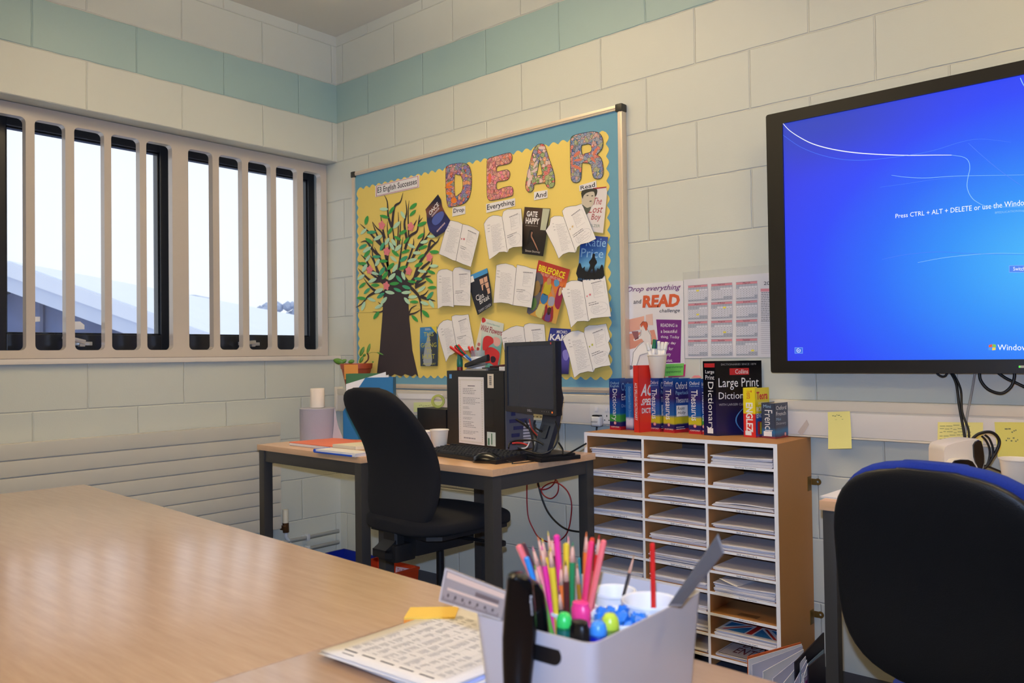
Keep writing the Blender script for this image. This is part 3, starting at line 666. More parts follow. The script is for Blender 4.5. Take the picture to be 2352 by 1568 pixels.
card('title_card', [lq(228, 722), lq(598, 632), lq(598, 735), lq(228, 818)], 'E3 English Successes', M_paper, 'white strip reading "E3 English Successes" with a thin red border', 'sign', (.05, .2, .95, .84), C(190, 90, 96, .7))

# handwritten open-book worksheets, bottoms lifting off the board
def sheet(px, fold, fold2, kx, lab, seed, star=None):
    Zt = BP(0, min(v for u, v in px)).z; top = max(BP(u, v).z for u, v in px)
    pl_ = Pl((0, BY-.004, top), Vector((0, -1, kx)).normalized()*1.0)
    P = [pl_(u, v) for u, v in px]
    r = empty('worksheet', (cen(P).x, BY-.004, min(p.z for p in P)), lab, 'worksheet', 'open-book shaped worksheets on the notice board')
    mb = MB(); mb.prism(P, pl_.n, .0006)
    # the sheet lifts less at its left and right pages: pinch the fold towards the board
    mb.build('paper_sheet', M_paper, r)
    Po = [pl_(u, v, .0008) for u, v in px]; mb = MB(); mb.tube(Po+[Po[0]], .0006, 4)
    A, B = pl_(*fold, .0008), pl_(*fold2, .0008); mb.tube([A, B], .0007, 4)
    # inner page-edge line that runs parallel to the lower edges
    mb.build('printed_outline', M_ink, r)
    us = [p[0] for p in px]; ul, ur = min(us), max(us)
    def q(u, v): return pl_(u, v, .0007)
    def corner(cond): return cond
    # page quads: left page between left edge and fold, right page between fold and right edge
    L = [p for p in px if p[0] < fold[0]]; 
    TLp = min(px, key=lambda p: p[0]*1.0+p[1]*.75); BLp = min(px, key=lambda p: p[0]*1.0-p[1]*1.1); TRp = max(px, key=lambda p: p[0]*1.0-p[1]*1.1); BRp = max(px, key=lambda p: p[0]+p[1]*.75)
    lq_ = [q(*TLp), q(*fold), q(*fold2), q(*BLp)]; rq_ = [q(*fold), q(*TRp), q(*BRp), q(*fold2)]
    mb = MB(); lines(mb, sub(lq_, .26, .16, .93, .86), 20, .16, (.6, 1), seed=seed, wob=.2)
    lines(mb, sub(rq_, .42, .14, .86, .40), 8, .16, (.4, 1), seed=seed+3, wob=.2); lines(mb, sub(rq_, .25, .66, .85, .84), 5, .16, (.4, 1), seed=seed+5, wob=.2)
    mb.build('handwriting', M_pencil, r, normals=False)
    mb = MB(); lines(mb, sub(lq_, .06, .10, .24, .34), 3, .13, (.5, 1), seed=seed+9); lines(mb, sub(rq_, .36, .07, .85, .12), 1, .4, (.9, 1), seed=seed+2)
    lines(mb, sub(rq_, .12, .54, .70, .64), 2, .3, (.5, 1), seed=seed+4); mb.build('printed_headings', M_grey, r, normals=False)
    mb = MB()
    for a in ((.40, .12, .41, .46), (.40, .12, .9, .124), (.9, .12, .907, .42), (.41, .46, .82, .464)): mb.face(sub(rq_, *a))
    cx, cy = .55, .74
    for j in range(20):
        t0, t1 = 2*PI*j/20, 2*PI*(j+1)/20; f = lambda t, k: bil(rq_, cx+.38*k*math.cos(t), 1-(cy+.15*k*math.sin(t)))
        mb.face([f(t0, 1), f(t1, 1), f(t1, .975), f(t0, .975)])
    mb.build('printed_boxes', C(176, 174, 178, .8), r, normals=False)
    if star:
        mb = MB(); n0 = mb
        for cx, cy, sz in ((.10, .38, .05), (.24, .36, .07)):
            mb.face([bil(rq_, cx+sz*(1 if j % 2 == 0 else .45)*math.cos(j*PI/5-PI/2), 1-(cy+sz*.6*(1 if j % 2 == 0 else .45)*math.sin(j*PI/5-PI/2))) for j in range(10)])
        mb.build('star_rating', star, r, normals=False)
W = [
 ([(1030.3, 506.2), (1039.5, 506.7), (1052.5, 509.5), (1062.6, 514.7), (1074.6, 516.9), (1087.6, 522.5), (1101.5, 532), (1092, 572), (1081.7, 612.7), (1063.5, 606.6), (1046.9, 599.2), (1039.5, 597.3), (1024.7, 590), (1008, 583), (1018, 545)], (1062.6, 514.7), (1046.9, 599.2), .10, 'open-book worksheet under the word card "Drop", tilted right', C(190, 70, 80, .7)),
 ([(1111.3, 514.1), (1116, 506), (1122, 499), (1132, 494.2), (1144.9, 494.7), (1153.2, 497.5), (1156, 485.5), (1165.3, 480.4), (1181.9, 480), (1197.2, 479), (1200, 515), (1199.5, 565.9), (1178.2, 567.8), (1169, 572), (1165.6, 579.8), (1157.9, 578), (1146.8, 578.9), (1138.4, 586), (1123.6, 596), (1117, 556)], (1153.2, 497.5), (1165.6, 579.8), .14, 'open-book worksheet under the word card "Everything"', None),
 ([(1253, 529.4), (1262.2, 516.1), (1264.6, 501.2), (1272.9, 495.8), (1286.2, 495.4), (1294.8, 498.7), (1291.2, 484.6), (1297.8, 476.8), (1309.4, 473.4), (1322.7, 472.2), (1336.8, 467.7), (1353, 508), (1369.1, 548.4), (1352.5, 556.7), (1334.3, 560.9), (1326, 567.5), (1322.7, 580), (1306.1, 579.1), (1292.8, 584.1), (1283.2, 593.7), (1272.9, 569.2)], (1294.8, 498.7), (1322.7, 580), .20, 'open-book worksheet right of the door cover, overlapping the white boy cover', C(206, 180, 130, .7)),
 ([(1003.5, 629.3), (1007, 622), (1013.6, 618.6), (1026.6, 617.7), (1039.5, 623.2), (1044.1, 614.9), (1056.2, 613), (1071, 618.2), (1081, 620.5), (1081, 661), (1080.2, 702.7), (1063.5, 701.8), (1043.2, 701), (1042.3, 705.2), (1030.3, 702.7), (1017.3, 702.8), (1005.3, 708.8), (1003.5, 670)], (1039.5, 623.2), (1042.3, 704.2), .10, 'open-book worksheet just right of the tree crown, left of the dark blue cover', None),
 ([(1140.1, 609), (1150, 606), (1161.9, 604.9), (1178.2, 609), (1185.9, 615.8), (1187.8, 607.6), (1208.2, 611.7), (1219, 615.8), (1232.7, 618.5), (1227, 662), (1220.4, 706.9), (1200, 703.5), (1178.2, 701), (1167.3, 696.8), (1151, 694.7), (1133.3, 695.5), (1137, 650)], (1185.9, 615.8), (1178.2, 701), .12, 'open-book worksheet left of the orange comic cover', None),
 ([(1288.2, 664.9), (1298.3, 651), (1311.3, 644.4), (1326.1, 643.6), (1338.1, 647.3), (1339, 639), (1346.4, 633), (1364.9, 632.2), (1389.9, 632.9), (1397, 680), (1403.7, 726.8), (1379.7, 728.7), (1357.5, 731.5), (1352, 737.9), (1340.9, 737), (1326.1, 737.9), (1311.3, 752.7), (1302, 710.2)], (1338.1, 647.3), (1352, 737.9), .16, 'open-book worksheet right of the orange comic cover, under the blue concert cover', C(220, 120, 130, .7)),
 ([(1003.7, 757.4), (1008.9, 744.6), (1018.1, 736.4), (1028.4, 733.9), (1038.2, 736.5), (1037.6, 726.4), (1045.6, 722.8), (1061.7, 723.5), (1076.1, 721.6), (1083, 762), (1090.4, 802.2), (1072, 805), (1050.2, 806.2), (1039.9, 812.8), (1031.8, 817), (1024.4, 831.5), (1014, 795)], (1038.2, 736.5), (1050.2, 806.2), .12, 'open-book worksheet behind the jar of red pens', None),
 ([(1149.5, 764.9), (1158.1, 759.7), (1174.2, 751), (1186.8, 747.6), (1202.7, 750.5), (1205.4, 745), (1216.3, 741.8), (1250.3, 745), (1253.9, 788.6), (1262, 850), (1215, 852), (1190, 852), (1170, 862), (1160, 812)], (1202.7, 750.5), (1215, 852), .05, 'open-book worksheet half hidden behind the black monitor', C(206, 150, 60, .7)),
 ([(1292.4, 778.6), (1300.2, 767.6), (1313.1, 760.3), (1327.9, 758.6), (1341.4, 763.8), (1342.7, 752.7), (1352, 747), (1372.3, 746.3), (1392.6, 743.1), (1401.5, 777.7), (1397.3, 786), (1401.9, 802.7), (1397.3, 817.4), (1402.8, 838.7), (1383.4, 841.5), (1366.8, 846.1), (1363.1, 854.4), (1350.1, 852.6), (1331.6, 857.3), (1318.7, 867.4), (1305.7, 811.9)], (1341.4, 763.8), (1363.1, 854.4), .16, 'open-book worksheet at the lower right corner of the board, beside the monitor', C(196, 196, 80, .7)),
]
for i, (px, f1, f2, k, lab, st) in enumerate(W): sheet(px, f1, f2, k, lab, 11*i, st)

# printed book covers pinned to the board
def cover(px, quad, m, lab, k=.03, off=.003):
    top = max(BP(u, v).z for u, v in px); pl_ = Pl((0, BY-off, top), (0, -1, k)); P = [pl_(u, v) for u, v in px]
    r = empty('book_cover_print', (cen(P).x, BY-off, min(p.z for p in P)), lab, 'book cover', 'printed book covers on the notice board')
    mb = MB(); mb.prism(P, pl_.n, .0007); mb.build('printed_sheet', m, r)
    return r, [pl_(u, v, .0006) for u, v in quad], pl_
def blob(name, Q, pts, m, r, off=0, n=(0, -1, 0), smooth=True):
    pts = spline2(pts, 3) if smooth else pts
    mb = MB(); mb.face([bil(Q, a, 1-b)+Vector(n)*off for a, b in pts]); return mb.build(name, m, r, normals=False)
def grad(name, stops, rough=.5, noise=.0):
    return bands(name, stops, rough, noise)
WHT = C(238, 234, 230, .6)
# 1 dark blue with orange sky
r, Q, pl_ = cover([(1005.9, 446.3), (977, 480.9), (979.4, 491), (980.5, 509.5), (985.9, 529.9), (1001, 545), (1015, 536), (1022.9, 530.8), (1034, 506), (1022.9, 489.2), (1015.5, 474.4), (1012.7, 457.7)],
  [(977, 480.9), (1005.9, 446.3), (1036, 508), (1001, 545)], grad('cover_night', [(0, (22, 20, 44)), (.05, (44, 46, 110)), (.10, (30, 30, 70)), (.14, (120, 70, 50)), (.18, (28, 24, 48)), (.25, (24, 22, 40))]), 'curling dark blue and orange book cover headed "ONCE", right of the tree')
text('ONCE', sub(Q, .12, .16, .80, .30), WHT, r, bold=.02); mb = MB(); lines(mb, sub(Q, .15, .84, .75, .92), 1, .6, (.9, 1)); lines(mb, sub(Q, .2, .32, .8, .40), 1, .7, (.9, 1), seed=4); mb.build('small_print', C(190, 170, 180, .6), r, normals=False)
blob('planet_picture', Q, [(.1, .5), (.3, .42), (.6, .45), (.85, .55), (.8, .68), (.5, .74), (.2, .68)], C(80, 96, 170, .6), r, .0004)
# 2 Clean Break
r, Q, pl_ = cover([(1071.9, 635.3), (1119, 615.5), (1121.8, 628.8), (1127.3, 661.1), (1130.3, 690), (1129.8, 701.5), (1097.1, 723.3), (1086, 688)], [(1071.9, 635.3), (1119, 615.5), (1131, 701.5), (1097.1, 723.3)],
  grad('cover_dark_navy', [(0, (20, 22, 30)), (.25, (30, 34, 50))]), 'dark navy book cover headed "Clean Break" with a lit window', .10)
blob('blue_band', Q, [(0, 0), (1, 0), (1, .13), (0, .13)], C(70, 150, 206, .6), r, .0004, smooth=False)
blob('series_badge', Q, [(.10, .04), (.30, .04), (.30, .19), (.10, .19)], WHT, r, .0007, smooth=False)
for a0, b0 in ((.55, .20), (.76, .20), (.58, .36), (.78, .36), (.62, .52), (.80, .52)): blob('window_light', Q, [(a0, b0), (a0+.18, b0), (a0+.18, b0+.14), (a0, b0+.14)], C(214, 168, 140, .6), r, .0004, smooth=False)
blob('shadow_figure', Q, [(.62, .66), (.66, .42), (.74, .38), (.80, .46), (.84, .66)], C(26, 24, 34, .6), r, .0008)
text('Clean', sub(Q, .16, .54, .72, .68), WHT, r, bold=.0); text('Break', sub(Q, .30, .66, .90, .80), WHT, r); text('TAMMY COHEN', sub(Q, .10, .91, .92, .98), C(190, 190, 196, .6), r)
# 3 GATE HAPPY
r, Q, pl_ = cover([(1204.9, 475), (1263.8, 478.8), (1260, 505), (1256.3, 531), (1252, 560), (1247.2, 588.3), (1222, 585), (1199.1, 582.5), (1198.3, 532.7)], [(1204.9, 475), (1263.8, 478.8), (1247.2, 588.3), (1199.1, 582.5)],
  grad('cover_brown', [(0, (24, 20, 20)), (.09, (36, 28, 24)), (.20, (74, 54, 40))]), 'dark brown book cover headed "GATE HAPPY" with a figure by a bright doorway', .06)
blob('bright_doorway', Q, [(.72, .01), (.99, .01), (.95, .46), (.72, .46)], C(186, 190, 162, .6), r, .0004, smooth=False)
text('GATE', sub(Q, .10, .08, .54, .20), WHT, r, bold=.03); text('HAPPY', sub(Q, .08, .22, .64, .35), WHT, r, bold=.03); text('Simon Sturney', sub(Q, .14, .90, .84, .96), C(200, 190, 180, .6), r)
mb = MB(); lines(mb, sub(Q, .08, .37, .64, .41), 1, .5, (.9, 1)); mb.build('small_print', C(130, 120, 110, .6), r, normals=False)
blob('standing_figure', Q, [(.25, .60), (.30, .48), (.42, .50), (.44, .58), (.52, .66), (.75, .88), (.62, .86), (.40, .72), (.22, .80)], C(14, 12, 14, .6), r, .0006)
blob('face_and_arm', Q, [(.36, .52), (.42, .53), (.40, .60), (.50, .68), (.74, .88), (.70, .88), (.46, .70), (.36, .62)], C(170, 120, 96, .6), r, .0009)
# 4 The Lost Boy
r, Q, pl_ = cover([(1336.8, 436), (1392, 428.2), (1394.5, 440), (1390, 486), (1384.9, 535.2), (1368, 533), (1352, 531), (1344, 500), (1336, 468)], [(1336.8, 436), (1393, 428.2), (1385, 535.2), (1336, 531)], C(226, 218, 214, .6), 'white book cover headed "The Lost Boy" with a grey portrait')
blob('red_strip', Q, [(.45, -.01), (1, 0), (1, .025), (.45, .025)], C(176, 50, 54, .6), r, .0004, smooth=False)
blob('portrait', Q, [(.0, .08), (.30, .02), (.52, .06), (.56, .20), (.50, .36), (.36, .44), (.22, .50), (.02, .36)], C(200, 190, 170, .7), r, .0004)
blob('hair', Q, [(.0, .02), (.55, .01), (.64, .10), (.56, .20), (.50, .08), (.24, .08), (.08, .14), (.03, .22)], C(54, 54, 44, .7), r, .0007)
for c, s in (((.24, .15), .05), ((.44, .17), .05), ((.38, .29), .06)): blob('facial_feature', Q, [(c[0]-s, c[1]), (c[0], c[1]-.012), (c[0]+s, c[1]), (c[0], c[1]+.014)], C(70, 70, 60, .7), r, .0008)
blob('shirt', Q, [(.02, .36), (.22, .44), (.40, .42), (.34, .52), (.20, .60), (.08, .52)], C(96, 98, 84, .7), r, .0006)
RED = C(170, 60, 62, .7)
text('The', sub(Q, .48, .22, .86, .38), RED, r, shear=.15); text('Lost', sub(Q, .34, .40, .92, .56), RED, r, shear=.15); text('Boy', sub(Q, .44, .58, .84, .76), RED, r, shear=.15); text('PELZER', sub(Q, .30, .82, .84, .88), C(130, 150, 130, .7), r)
# 5 concert cover
r, Q, pl_ = cover([(1334.3, 541), (1366, 541.6), (1396.5, 544), (1394, 563), (1391.5, 582.5), (1388, 608), (1384.1, 636), (1382, 648), (1326, 647.5), (1330, 594)], [(1334.3, 541), (1396.5, 544), (1382, 650), (1326, 647.5)],
  grad('cover_concert', [(0, (16, 20, 34)), (.05, (24, 36, 66)), (.075, (110, 176, 216)), (.13, (60, 120, 190)), (.2, (56, 66, 150))]), 'bright blue book cover with a singer silhouette before a crowd', .02)
LB = C(160, 206, 236, .6)
text('Katie', sub(Q, .22, .03, .96, .22), LB, r); text('Price', sub(Q, .06, .27, .92, .46), LB, r); text('angel', sub(Q, .02, .84, .92, .99), C(60, 100, 140, .6), r)
blob('singer_silhouette', Q, [(.52, .38), (.60, .38), (.62, .46), (.72, .56), (.64, .66), (.70, .84), (.62, .84), (.56, .70), (.44, .84), (.36, .84), (.46, .64), (.40, .56), (.50, .47)], C(12, 12, 16, .6), r, .0008)
blob('crowd_silhouette', Q, [(0, .62), (.08, .60), (.16, .70), (.26, .66), (.30, .76), (.70, .78), (.76, .68), (.84, .70), (.90, .60), (.98, .66), (1, .9), (0, .9)], C(16, 18, 24, .6), r, .0005)
# 6 comic cover
r, Q, pl_ = cover([(1237, 597), (1309.1, 618.7), (1293, 680), (1276.5, 744.4), (1240, 731), (1209.6, 719.4), (1223, 660)], [(1237, 597), (1309.1, 618.7), (1276.5, 744.4), (1209.6, 719.4)],
  grad('cover_comic', [(0, (196, 160, 80)), (.08, (214, 150, 50)), (.17, (222, 120, 50)), (.2, (196, 66, 48)), (.25, (186, 56, 44))]), 'orange comic book cover crowded with figures, yellow title', .06)
text('BIBLEFORCE', sub(Q, .06, .07, .90, .19), C(236, 216, 40, .5), r, bold=.03); text('THE FIRST HEROES BIBLE', sub(Q, .16, .20, .84, .25), C(236, 196, 180, .6), r)
for nm, pts, c in (('crowd', [(0, .30), (.16, .22), (.30, .34), (.32, .60), (.30, .86), (0, .98)], (96, 92, 100)), ('crowd_helmets', [(.03, .44), (.14, .36), (.26, .48), (.2, .62), (.05, .64)], (150, 120, 70)), ('green_robe', [(.06, .72), (.18, .68), (.26, .78), (.2, .9), (.08, .88)], (96, 130, 70)),
    ('warrior_body', [(.34, .38), (.44, .32), (.58, .36), (.60, .46), (.54, .56), (.38, .56)], (196, 176, 40)), ('warrior_arms', [(.22, .44), (.34, .38), (.36, .46), (.26, .56)], (190, 110, 70)), ('warrior_skirt', [(.36, .56), (.54, .56), (.56, .66), (.46, .74), (.34, .68)], (50, 116, 170)), ('warrior_head', [(.42, .26), (.52, .26), (.54, .34), (.46, .38), (.41, .33)], (190, 140, 96)), ('warrior_arm', [(.60, .36), (.70, .46), (.76, .52), (.70, .54), (.58, .44)], (196, 140, 100)),
    ('maroon_robe', [(.80, .36), (.90, .34), (.98, .44), (.98, .72), (.84, .70), (.78, .56)], (150, 30, 70)), ('robe_face', [(.84, .36), (.92, .36), (.93, .46), (.86, .50)], (214, 176, 130)), ('stone_tablet', [(.60, .58), (.76, .56), (.78, .70), (.62, .72)], (156, 160, 178)), ('prophet_robe', [(.56, .72), (.66, .80), (.78, .72), (.86, .98), (.52, .99)], (150, 40, 50)), ('prophet_tunic', [(.64, .86), (.76, .86), (.78, .99), (.62, .99)], (96, 60, 130)), ('prophet_head', [(.65, .76), (.74, .76), (.75, .86), (.69, .89), (.64, .84)], (70, 44, 34)), ('stone_steps', [(.30, .78), (.52, .74), (.54, .98), (.30, .96)], (206, 196, 120)), ('blue_badge', [(.62, .28), (.68, .24), (.76, .25), (.80, .30), (.76, .35), (.68, .36)], (86, 150, 190))):
    blob(nm, Q, pts, C(*c, .6), r, .0003+.0001*(hash(nm) % 1)+.0004*(nm.startswith(('warrior_head', 'robe_face', 'prophet_tunic', 'prophet_head', 'crowd_h', 'green'))))
# 7 This is going to hurt
r, Q, pl_ = cover([(964.7, 751.7), (992, 750.3), (1003.8, 749.4), (1005.4, 768.9), (1005.5, 805), (1004.9, 840), (965.8, 840.6), (964.1, 791.8)], [(964.7, 751.7), (1003.8, 749.4), (1004.9, 840), (965.8, 840.6)],
  grad('cover_blue_grey', [(0, (40, 54, 70)), (.07, (50, 70, 92)), (.15, (52, 130, 186))]), 'blue book cover headed "THIS IS GOING TO HURT" low beside the paper trunk')
blob('dark_half', Q, [(.52, .22), (.99, .10), (.99, .99), (.52, .99)], C(48, 58, 70, .6), r, .0003, smooth=False)
blob('paper_plane_figure', Q, [(.50, .14), (.60, .40), (.68, .95), (.20, .95), (.26, .55), (.42, .30)], C(158, 164, 168, .7), r, .0005)
blob('yellow_flash', Q, [(.66, .0), (.98, .0), (1, .20)], C(230, 206, 60, .6), r, .0006, smooth=False)
YT = C(200, 196, 70, .6)
for s, a in (('THIS', (.22, .13, .80, .24)), ('IS', (.42, .27, .62, .36)), ('GOING', (.04, .41, .96, .52)), ('TO', (.36, .56, .68, .66)), ('HURT', (.14, .70, .86, .82)), ('ADAM KAY', (.14, .92, .90, .97))): text(s, [q+Vector((0, -.0008, 0)) for q in sub(Q, *a)], YT, r)
mb = MB(); lines(mb, sub(Q, .30, .03, .66, .09), 2, .5, (.8, 1)); lines(mb, sub(Q, .16, .85, .84, .88), 1, .6, (.95, 1)); mb.build('small_print', C(210, 216, 222, .6), r, normals=False)
# 8 Wild flowers
r, Q, pl_ = cover([(1107, 729), (1132, 736), (1157, 743), (1154.7, 769), (1150, 806), (1145, 846), (1122, 845), (1099.6, 843.5), (1085.8, 829.7), (1093.8, 791.8), (1100, 760)], [(1107, 729), (1157, 743), (1145, 848), (1083, 836)],
  grad('cover_teal', [(0, (90, 160, 150)), (.1, (120, 176, 166)), (.16, (206, 216, 200)), (.25, (226, 224, 210))]), 'pale book cover headed "Wild Flowers" with red poppies', .03)
blob('side_strip', Q, [(0, .10), (.12, .30), (.22, .62), (.26, .99), (.0, .97), (.0, .5)], C(226, 222, 202, .6), r, .0003, smooth=False)
PR = C(206, 48, 50, .6)
for pts in ([(.26, .40), (.40, .34), (.62, .36), (.68, .46), (.54, .54), (.46, .66), (.32, .66), (.26, .52)], [(.44, .62), (.60, .56), (.82, .58), (.98, .66), (.96, .84), (.92, .96), (.66, .90), (.48, .92), (.46, .80), (.40, .70)], [(.02, .0), (.14, .0), (.20, .05), (.10, .10), (.03, .07)]): blob('poppy', Q, pts, PR, r, .0005)
blob('poppy_centre', Q, [(.66, .78), (.76, .74), (.86, .78), (.84, .86), (.72, .88)], C(44, 26, 40, .6), r, .0009)
for c, cl in ((.56, (200, 120, 116)), (.66, (180, 70, 60)), (.78, (196, 170, 70)), (.90, (120, 140, 160))): blob('strip_picture', Q, [(.07, c-.03), (.16, c-.03), (.17, c+.03), (.08, c+.03)], C(*cl, .6), r, .0005)
blob('pink_flowers', Q, [(.66, .34), (.90, .34), (.96, .44), (.84, .52), (.70, .48)], C(226, 170, 160, .6), r, .0004)
text('Wild Flowers', [q+Vector((0, -.0006, 0)) for q in sub(Q, .04, .14, .98, .27)], C(170, 56, 62, .6), r, bold=.01); text('Usborne Naturetrail', sub(Q, .24, .06, .84, .10), C(110, 170, 160, .6), r)
# 9 Michio Kaku
r, Q, pl_ = cover([(1264.1, 752.7), (1310.9, 755.5), (1309, 806), (1305.7, 859), (1270, 857.5), (1250, 857), (1257.7, 786)], [(1264.1, 752.7), (1310.9, 755.5), (1305.7, 859), (1250, 857)],
  grad('cover_space', [(0, (38, 34, 90)), (.06, (90, 80, 170)), (.1, (56, 50, 130)), (.2, (48, 58, 140))]), 'purple and blue book cover with bold white lettering, mostly behind the monitor')
text('MICHIO', sub(Q, .34, .04, .84, .11), WHT, r, bold=.01); text('KAKU', sub(Q, .04, .13, 1.1, .27), WHT, r, bold=.03)
blob('swirl', Q, [(.7, .5), (.9, .46), (1, .56), (.9, .7), (.76, .66)], C(140, 130, 210, .6), r, .0004)
# ================================================================== BIG SCREEN
TP = Pl((0, -.10, 0), (0, -1, 0))
tx0, tx1, tz0, tz1 = 2.638, 4.19, 1.034, 1.953
ix0, ix1, iz0, iz1 = 2.697, 4.131, 1.076, 1.912
tv = empty('wall_screen', ((tx0+tx1)/2, -.03, tz0), 'large black wall-mounted display showing a blue login screen', 'screen')
MB().box(tx0+.03, tx1-.03, -.085, -.028, tz0+.03, tz1-.03, .006).build('rear_case', M_black, tv)
MB().box(3.1, 3.7, -.03, -.0005, 1.3, 1.7, .004).build('wall_bracket', M_black, tv)
loops = [rrect(tx0, tx1, tz0, tz1, .008, 3), [(ix0, iz0), (ix1, iz0), (ix1, iz1), (ix0, iz1)]]
M_bezel = mat('piano_black_bezel', (22, 20, 19), .35)
holed(loops, lambda a, b: Vector((a, -.085, b)), (0, -1, 0), .017, 'bezel', M_bezel, tv)
# login picture: luminous blue gradient
m = bpy.data.materials.new('lit_screen'); m.use_nodes = True; nt = m.node_tree; N = nt.nodes; Lk = nt.links; b = N['Principled BSDF']
tc = N.new('ShaderNodeTexCoord'); sp = N.new('ShaderNodeSeparateXYZ'); Lk.new(tc.outputs['Object'], sp.inputs[0])
def mth(op, a, b_=None, c=None):
    n = N.new('ShaderNodeMath'); n.operation = op
    for i, q in enumerate((a, b_, c)):
        if q is None: continue
        if isinstance(q, (int, float)): n.inputs[i].default_value = q
        else: Lk.new(q, n.inputs[i])
    return n.outputs[0]
# glow centre right of the visible part, low
dx = mth('MULTIPLY', mth('SUBTRACT', sp.outputs[0], .10), 1.05); dz = mth('MULTIPLY', mth('SUBTRACT', sp.outputs[2], .33), 1.5)
d = mth('SQRT', mth('ADD', mth('MULTIPLY', dx, dx), mth('MULTIPLY', dz, dz)))
cr = N.new('ShaderNodeValToRGB'); el = cr.color_ramp.elements
for i, (p_, c_) in enumerate(((0, (80, 196, 255)), (.32, (52, 150, 255)), (.55, (44, 108, 255)), (.75, (48, 76, 255)), (1, (56, 66, 236)))):
    e = el[i] if i < 2 else el.new(p_)
    e.position = p_; e.color = lin(c_)
Lk.new(d, cr.inputs[0])
# darker haze in the picture's top left corner
ex = mth('ADD', sp.outputs[0], .62); ez = mth('SUBTRACT', sp.outputs[2], .86); dd = mth('SQRT', mth('ADD', mth('MULTIPLY', ex, ex), mth('MULTIPLY', mth('MULTIPLY', ez, ez), 6)))
mr = N.new('ShaderNodeMapRange'); mr.inputs[1].default_value = 0; mr.inputs[2].default_value = .55; mr.inputs[3].default_value = .72; mr.inputs[4].default_value = 0; mr.interpolation_type = 'SMOOTHSTEP'; Lk.new(dd, mr.inputs[0])
mx = N.new('ShaderNodeMix'); mx.data_type = 'RGBA'; mx.inputs[7].default_value = lin((52, 74, 176)); Lk.new(mr.outputs[0], mx.inputs[0]); Lk.new(cr.outputs[0], mx.inputs[6])
b.inputs['Base Color'].default_value = (.006, .006, .008, 1); b.inputs['Roughness'].default_value = .35; b.inputs['Specular IOR Level'].default_value = .25
Lk.new(mx.outputs[2], b.inputs['Emission Color']); b.inputs['Emission Strength'].default_value = .95
MB().box(ix0-.006, ix1+.006, -.094, -.086, iz0-.006, iz1+.006).build('display_panel', m, tv)
SP = Pl((0, -.0945, 0), (0, -1, 0))
def glow(name, col, st): return mat(name, (0, 0, 0), .4, emit=col, estr=st)
GW = glow('lit_white', (250, 252, 255), 1.0); GL = glow('lit_pale_blue', (150, 206, 255), .9); GB = glow('lit_mid_blue', (76, 128, 255), .95)
def K3(x, y): return 1740+x/2.0637, 140+y/2.0637
def streak(name, pts, r, m_):
    P = spline([SP(*K3(*q), .0006) for q in pts], 6); mb = MB(); n = len(P)
    mb.tube(P, [r*(.5+.5*math.sin(PI*min(1, (i+3)/(n+2)))) for i in range(n)], 5); mb.build(name, m_, tv, True)
streak('light_streak', [(118, 293), (150, 328), (200, 362), (260, 392), (340, 415), (440, 432), (560, 442), (700, 447), (840, 446), (920, 446)], .0016, GW)
streak('light_streak', [(920, 446), (975, 455), (1000, 475), (1006, 510), (996, 560), (994, 600), (1010, 640), (1040, 668), (1100, 690), (1263, 690)], .0010, GL)
streak('light_streak', [(635, 541), (700, 550), (800, 554), (950, 545), (1263, 540)], .0008, GL)
streak('light_streak', [(580, 598), (700, 582), (850, 560), (960, 552)], .0007, GB)
streak('light_streak', [(1245, 80), (1256, 105), (1268, 125)], .0012, GL)
streak('light_streak', [(1000, 390), (1060, 445), (1150, 520), (1263, 600)], .0008, GB)
streak('light_streak', [(590, 940), (700, 918), (850, 905), (1000, 912), (1263, 918)], .0008, GB)
streak('light_streak', [(760, 955), (900, 930), (1100, 912), (1263, 912)], .0007, GL)
streak('light_streak', [(120, 350), (200, 405), (300, 445), (420, 468), (560, 466), (800, 432), (960, 385), (1060, 370), (1200, 385)], .0009, GB)
def tvtext(s, q, m_, name='screen_text'): text(s, [SP(*K3(*p), .0008) for p in q], m_, tv, name)
tvtext('Press CTRL + ALT + DELETE or use the Windo', [(654, 725), (1263, 656), (1263, 684), (654, 745)], GW)
x1t = SP(*K3(1263, 670)).x
tvtext('BFEDUCATION\\heg', [(1126, 714), (1266, 703), (1266, 715), (1126, 727)], GL)
tvtext('ws Security Button', [(1268, 655), (1480, 630), (1480, 660), (1268, 684)], GW)
tvtext('Windows 7', [(1138, 1344), (1330, 1341), (1330, 1372), (1138, 1370)], GW)
def tvq(name, q, m_, off=.0008): mb = MB(); mb.prism([SP(*K3(*p), off) for p in q], SP.n, .0004); mb.build(name, m_, tv)
tvq('ease_button', [(176, 1357), (214, 1357), (214, 1386), (176, 1386)], glow('lit_button_rim', (120, 170, 255), 1)); tvq('ease_button_face', [(178, 1359), (212, 1359), (212, 1384), (178, 1384)], glow('lit_button', (60, 110, 230), 1), .0010)
c = SP(*K3(195, 1371.5)); mb = MB(); mb.tube([c+Vector((.0065*math.cos(t*PI/10), -.0014, .0065*math.sin(t*PI/10))) for t in range(4, 23)], .0008, 5); mb.tube([c+Vector((-.003, -.0014, .0005)), c+Vector((-.0005, -.0014, -.002)), c+Vector((.003, -.0014, .003))], .0007, 5); mb.build('clock_symbol', GW, tv)
tvq('switch_button', [(1192, 969), (1330, 966), (1330, 1002), (1192, 1002)], glow('lit_button_rim', (130, 180, 255), 1)); tvq('switch_button_face', [(1194, 971), (1328, 968), (1328, 1000), (1194, 1000)], glow('lit_button', (70, 130, 240), 1), .0010)
text('Switch User', [SP(*K3(*p), .0016) for p in ((1212, 976), (1318, 973), (1318, 994), (1212, 993))], GW, tv, 'screen_text')
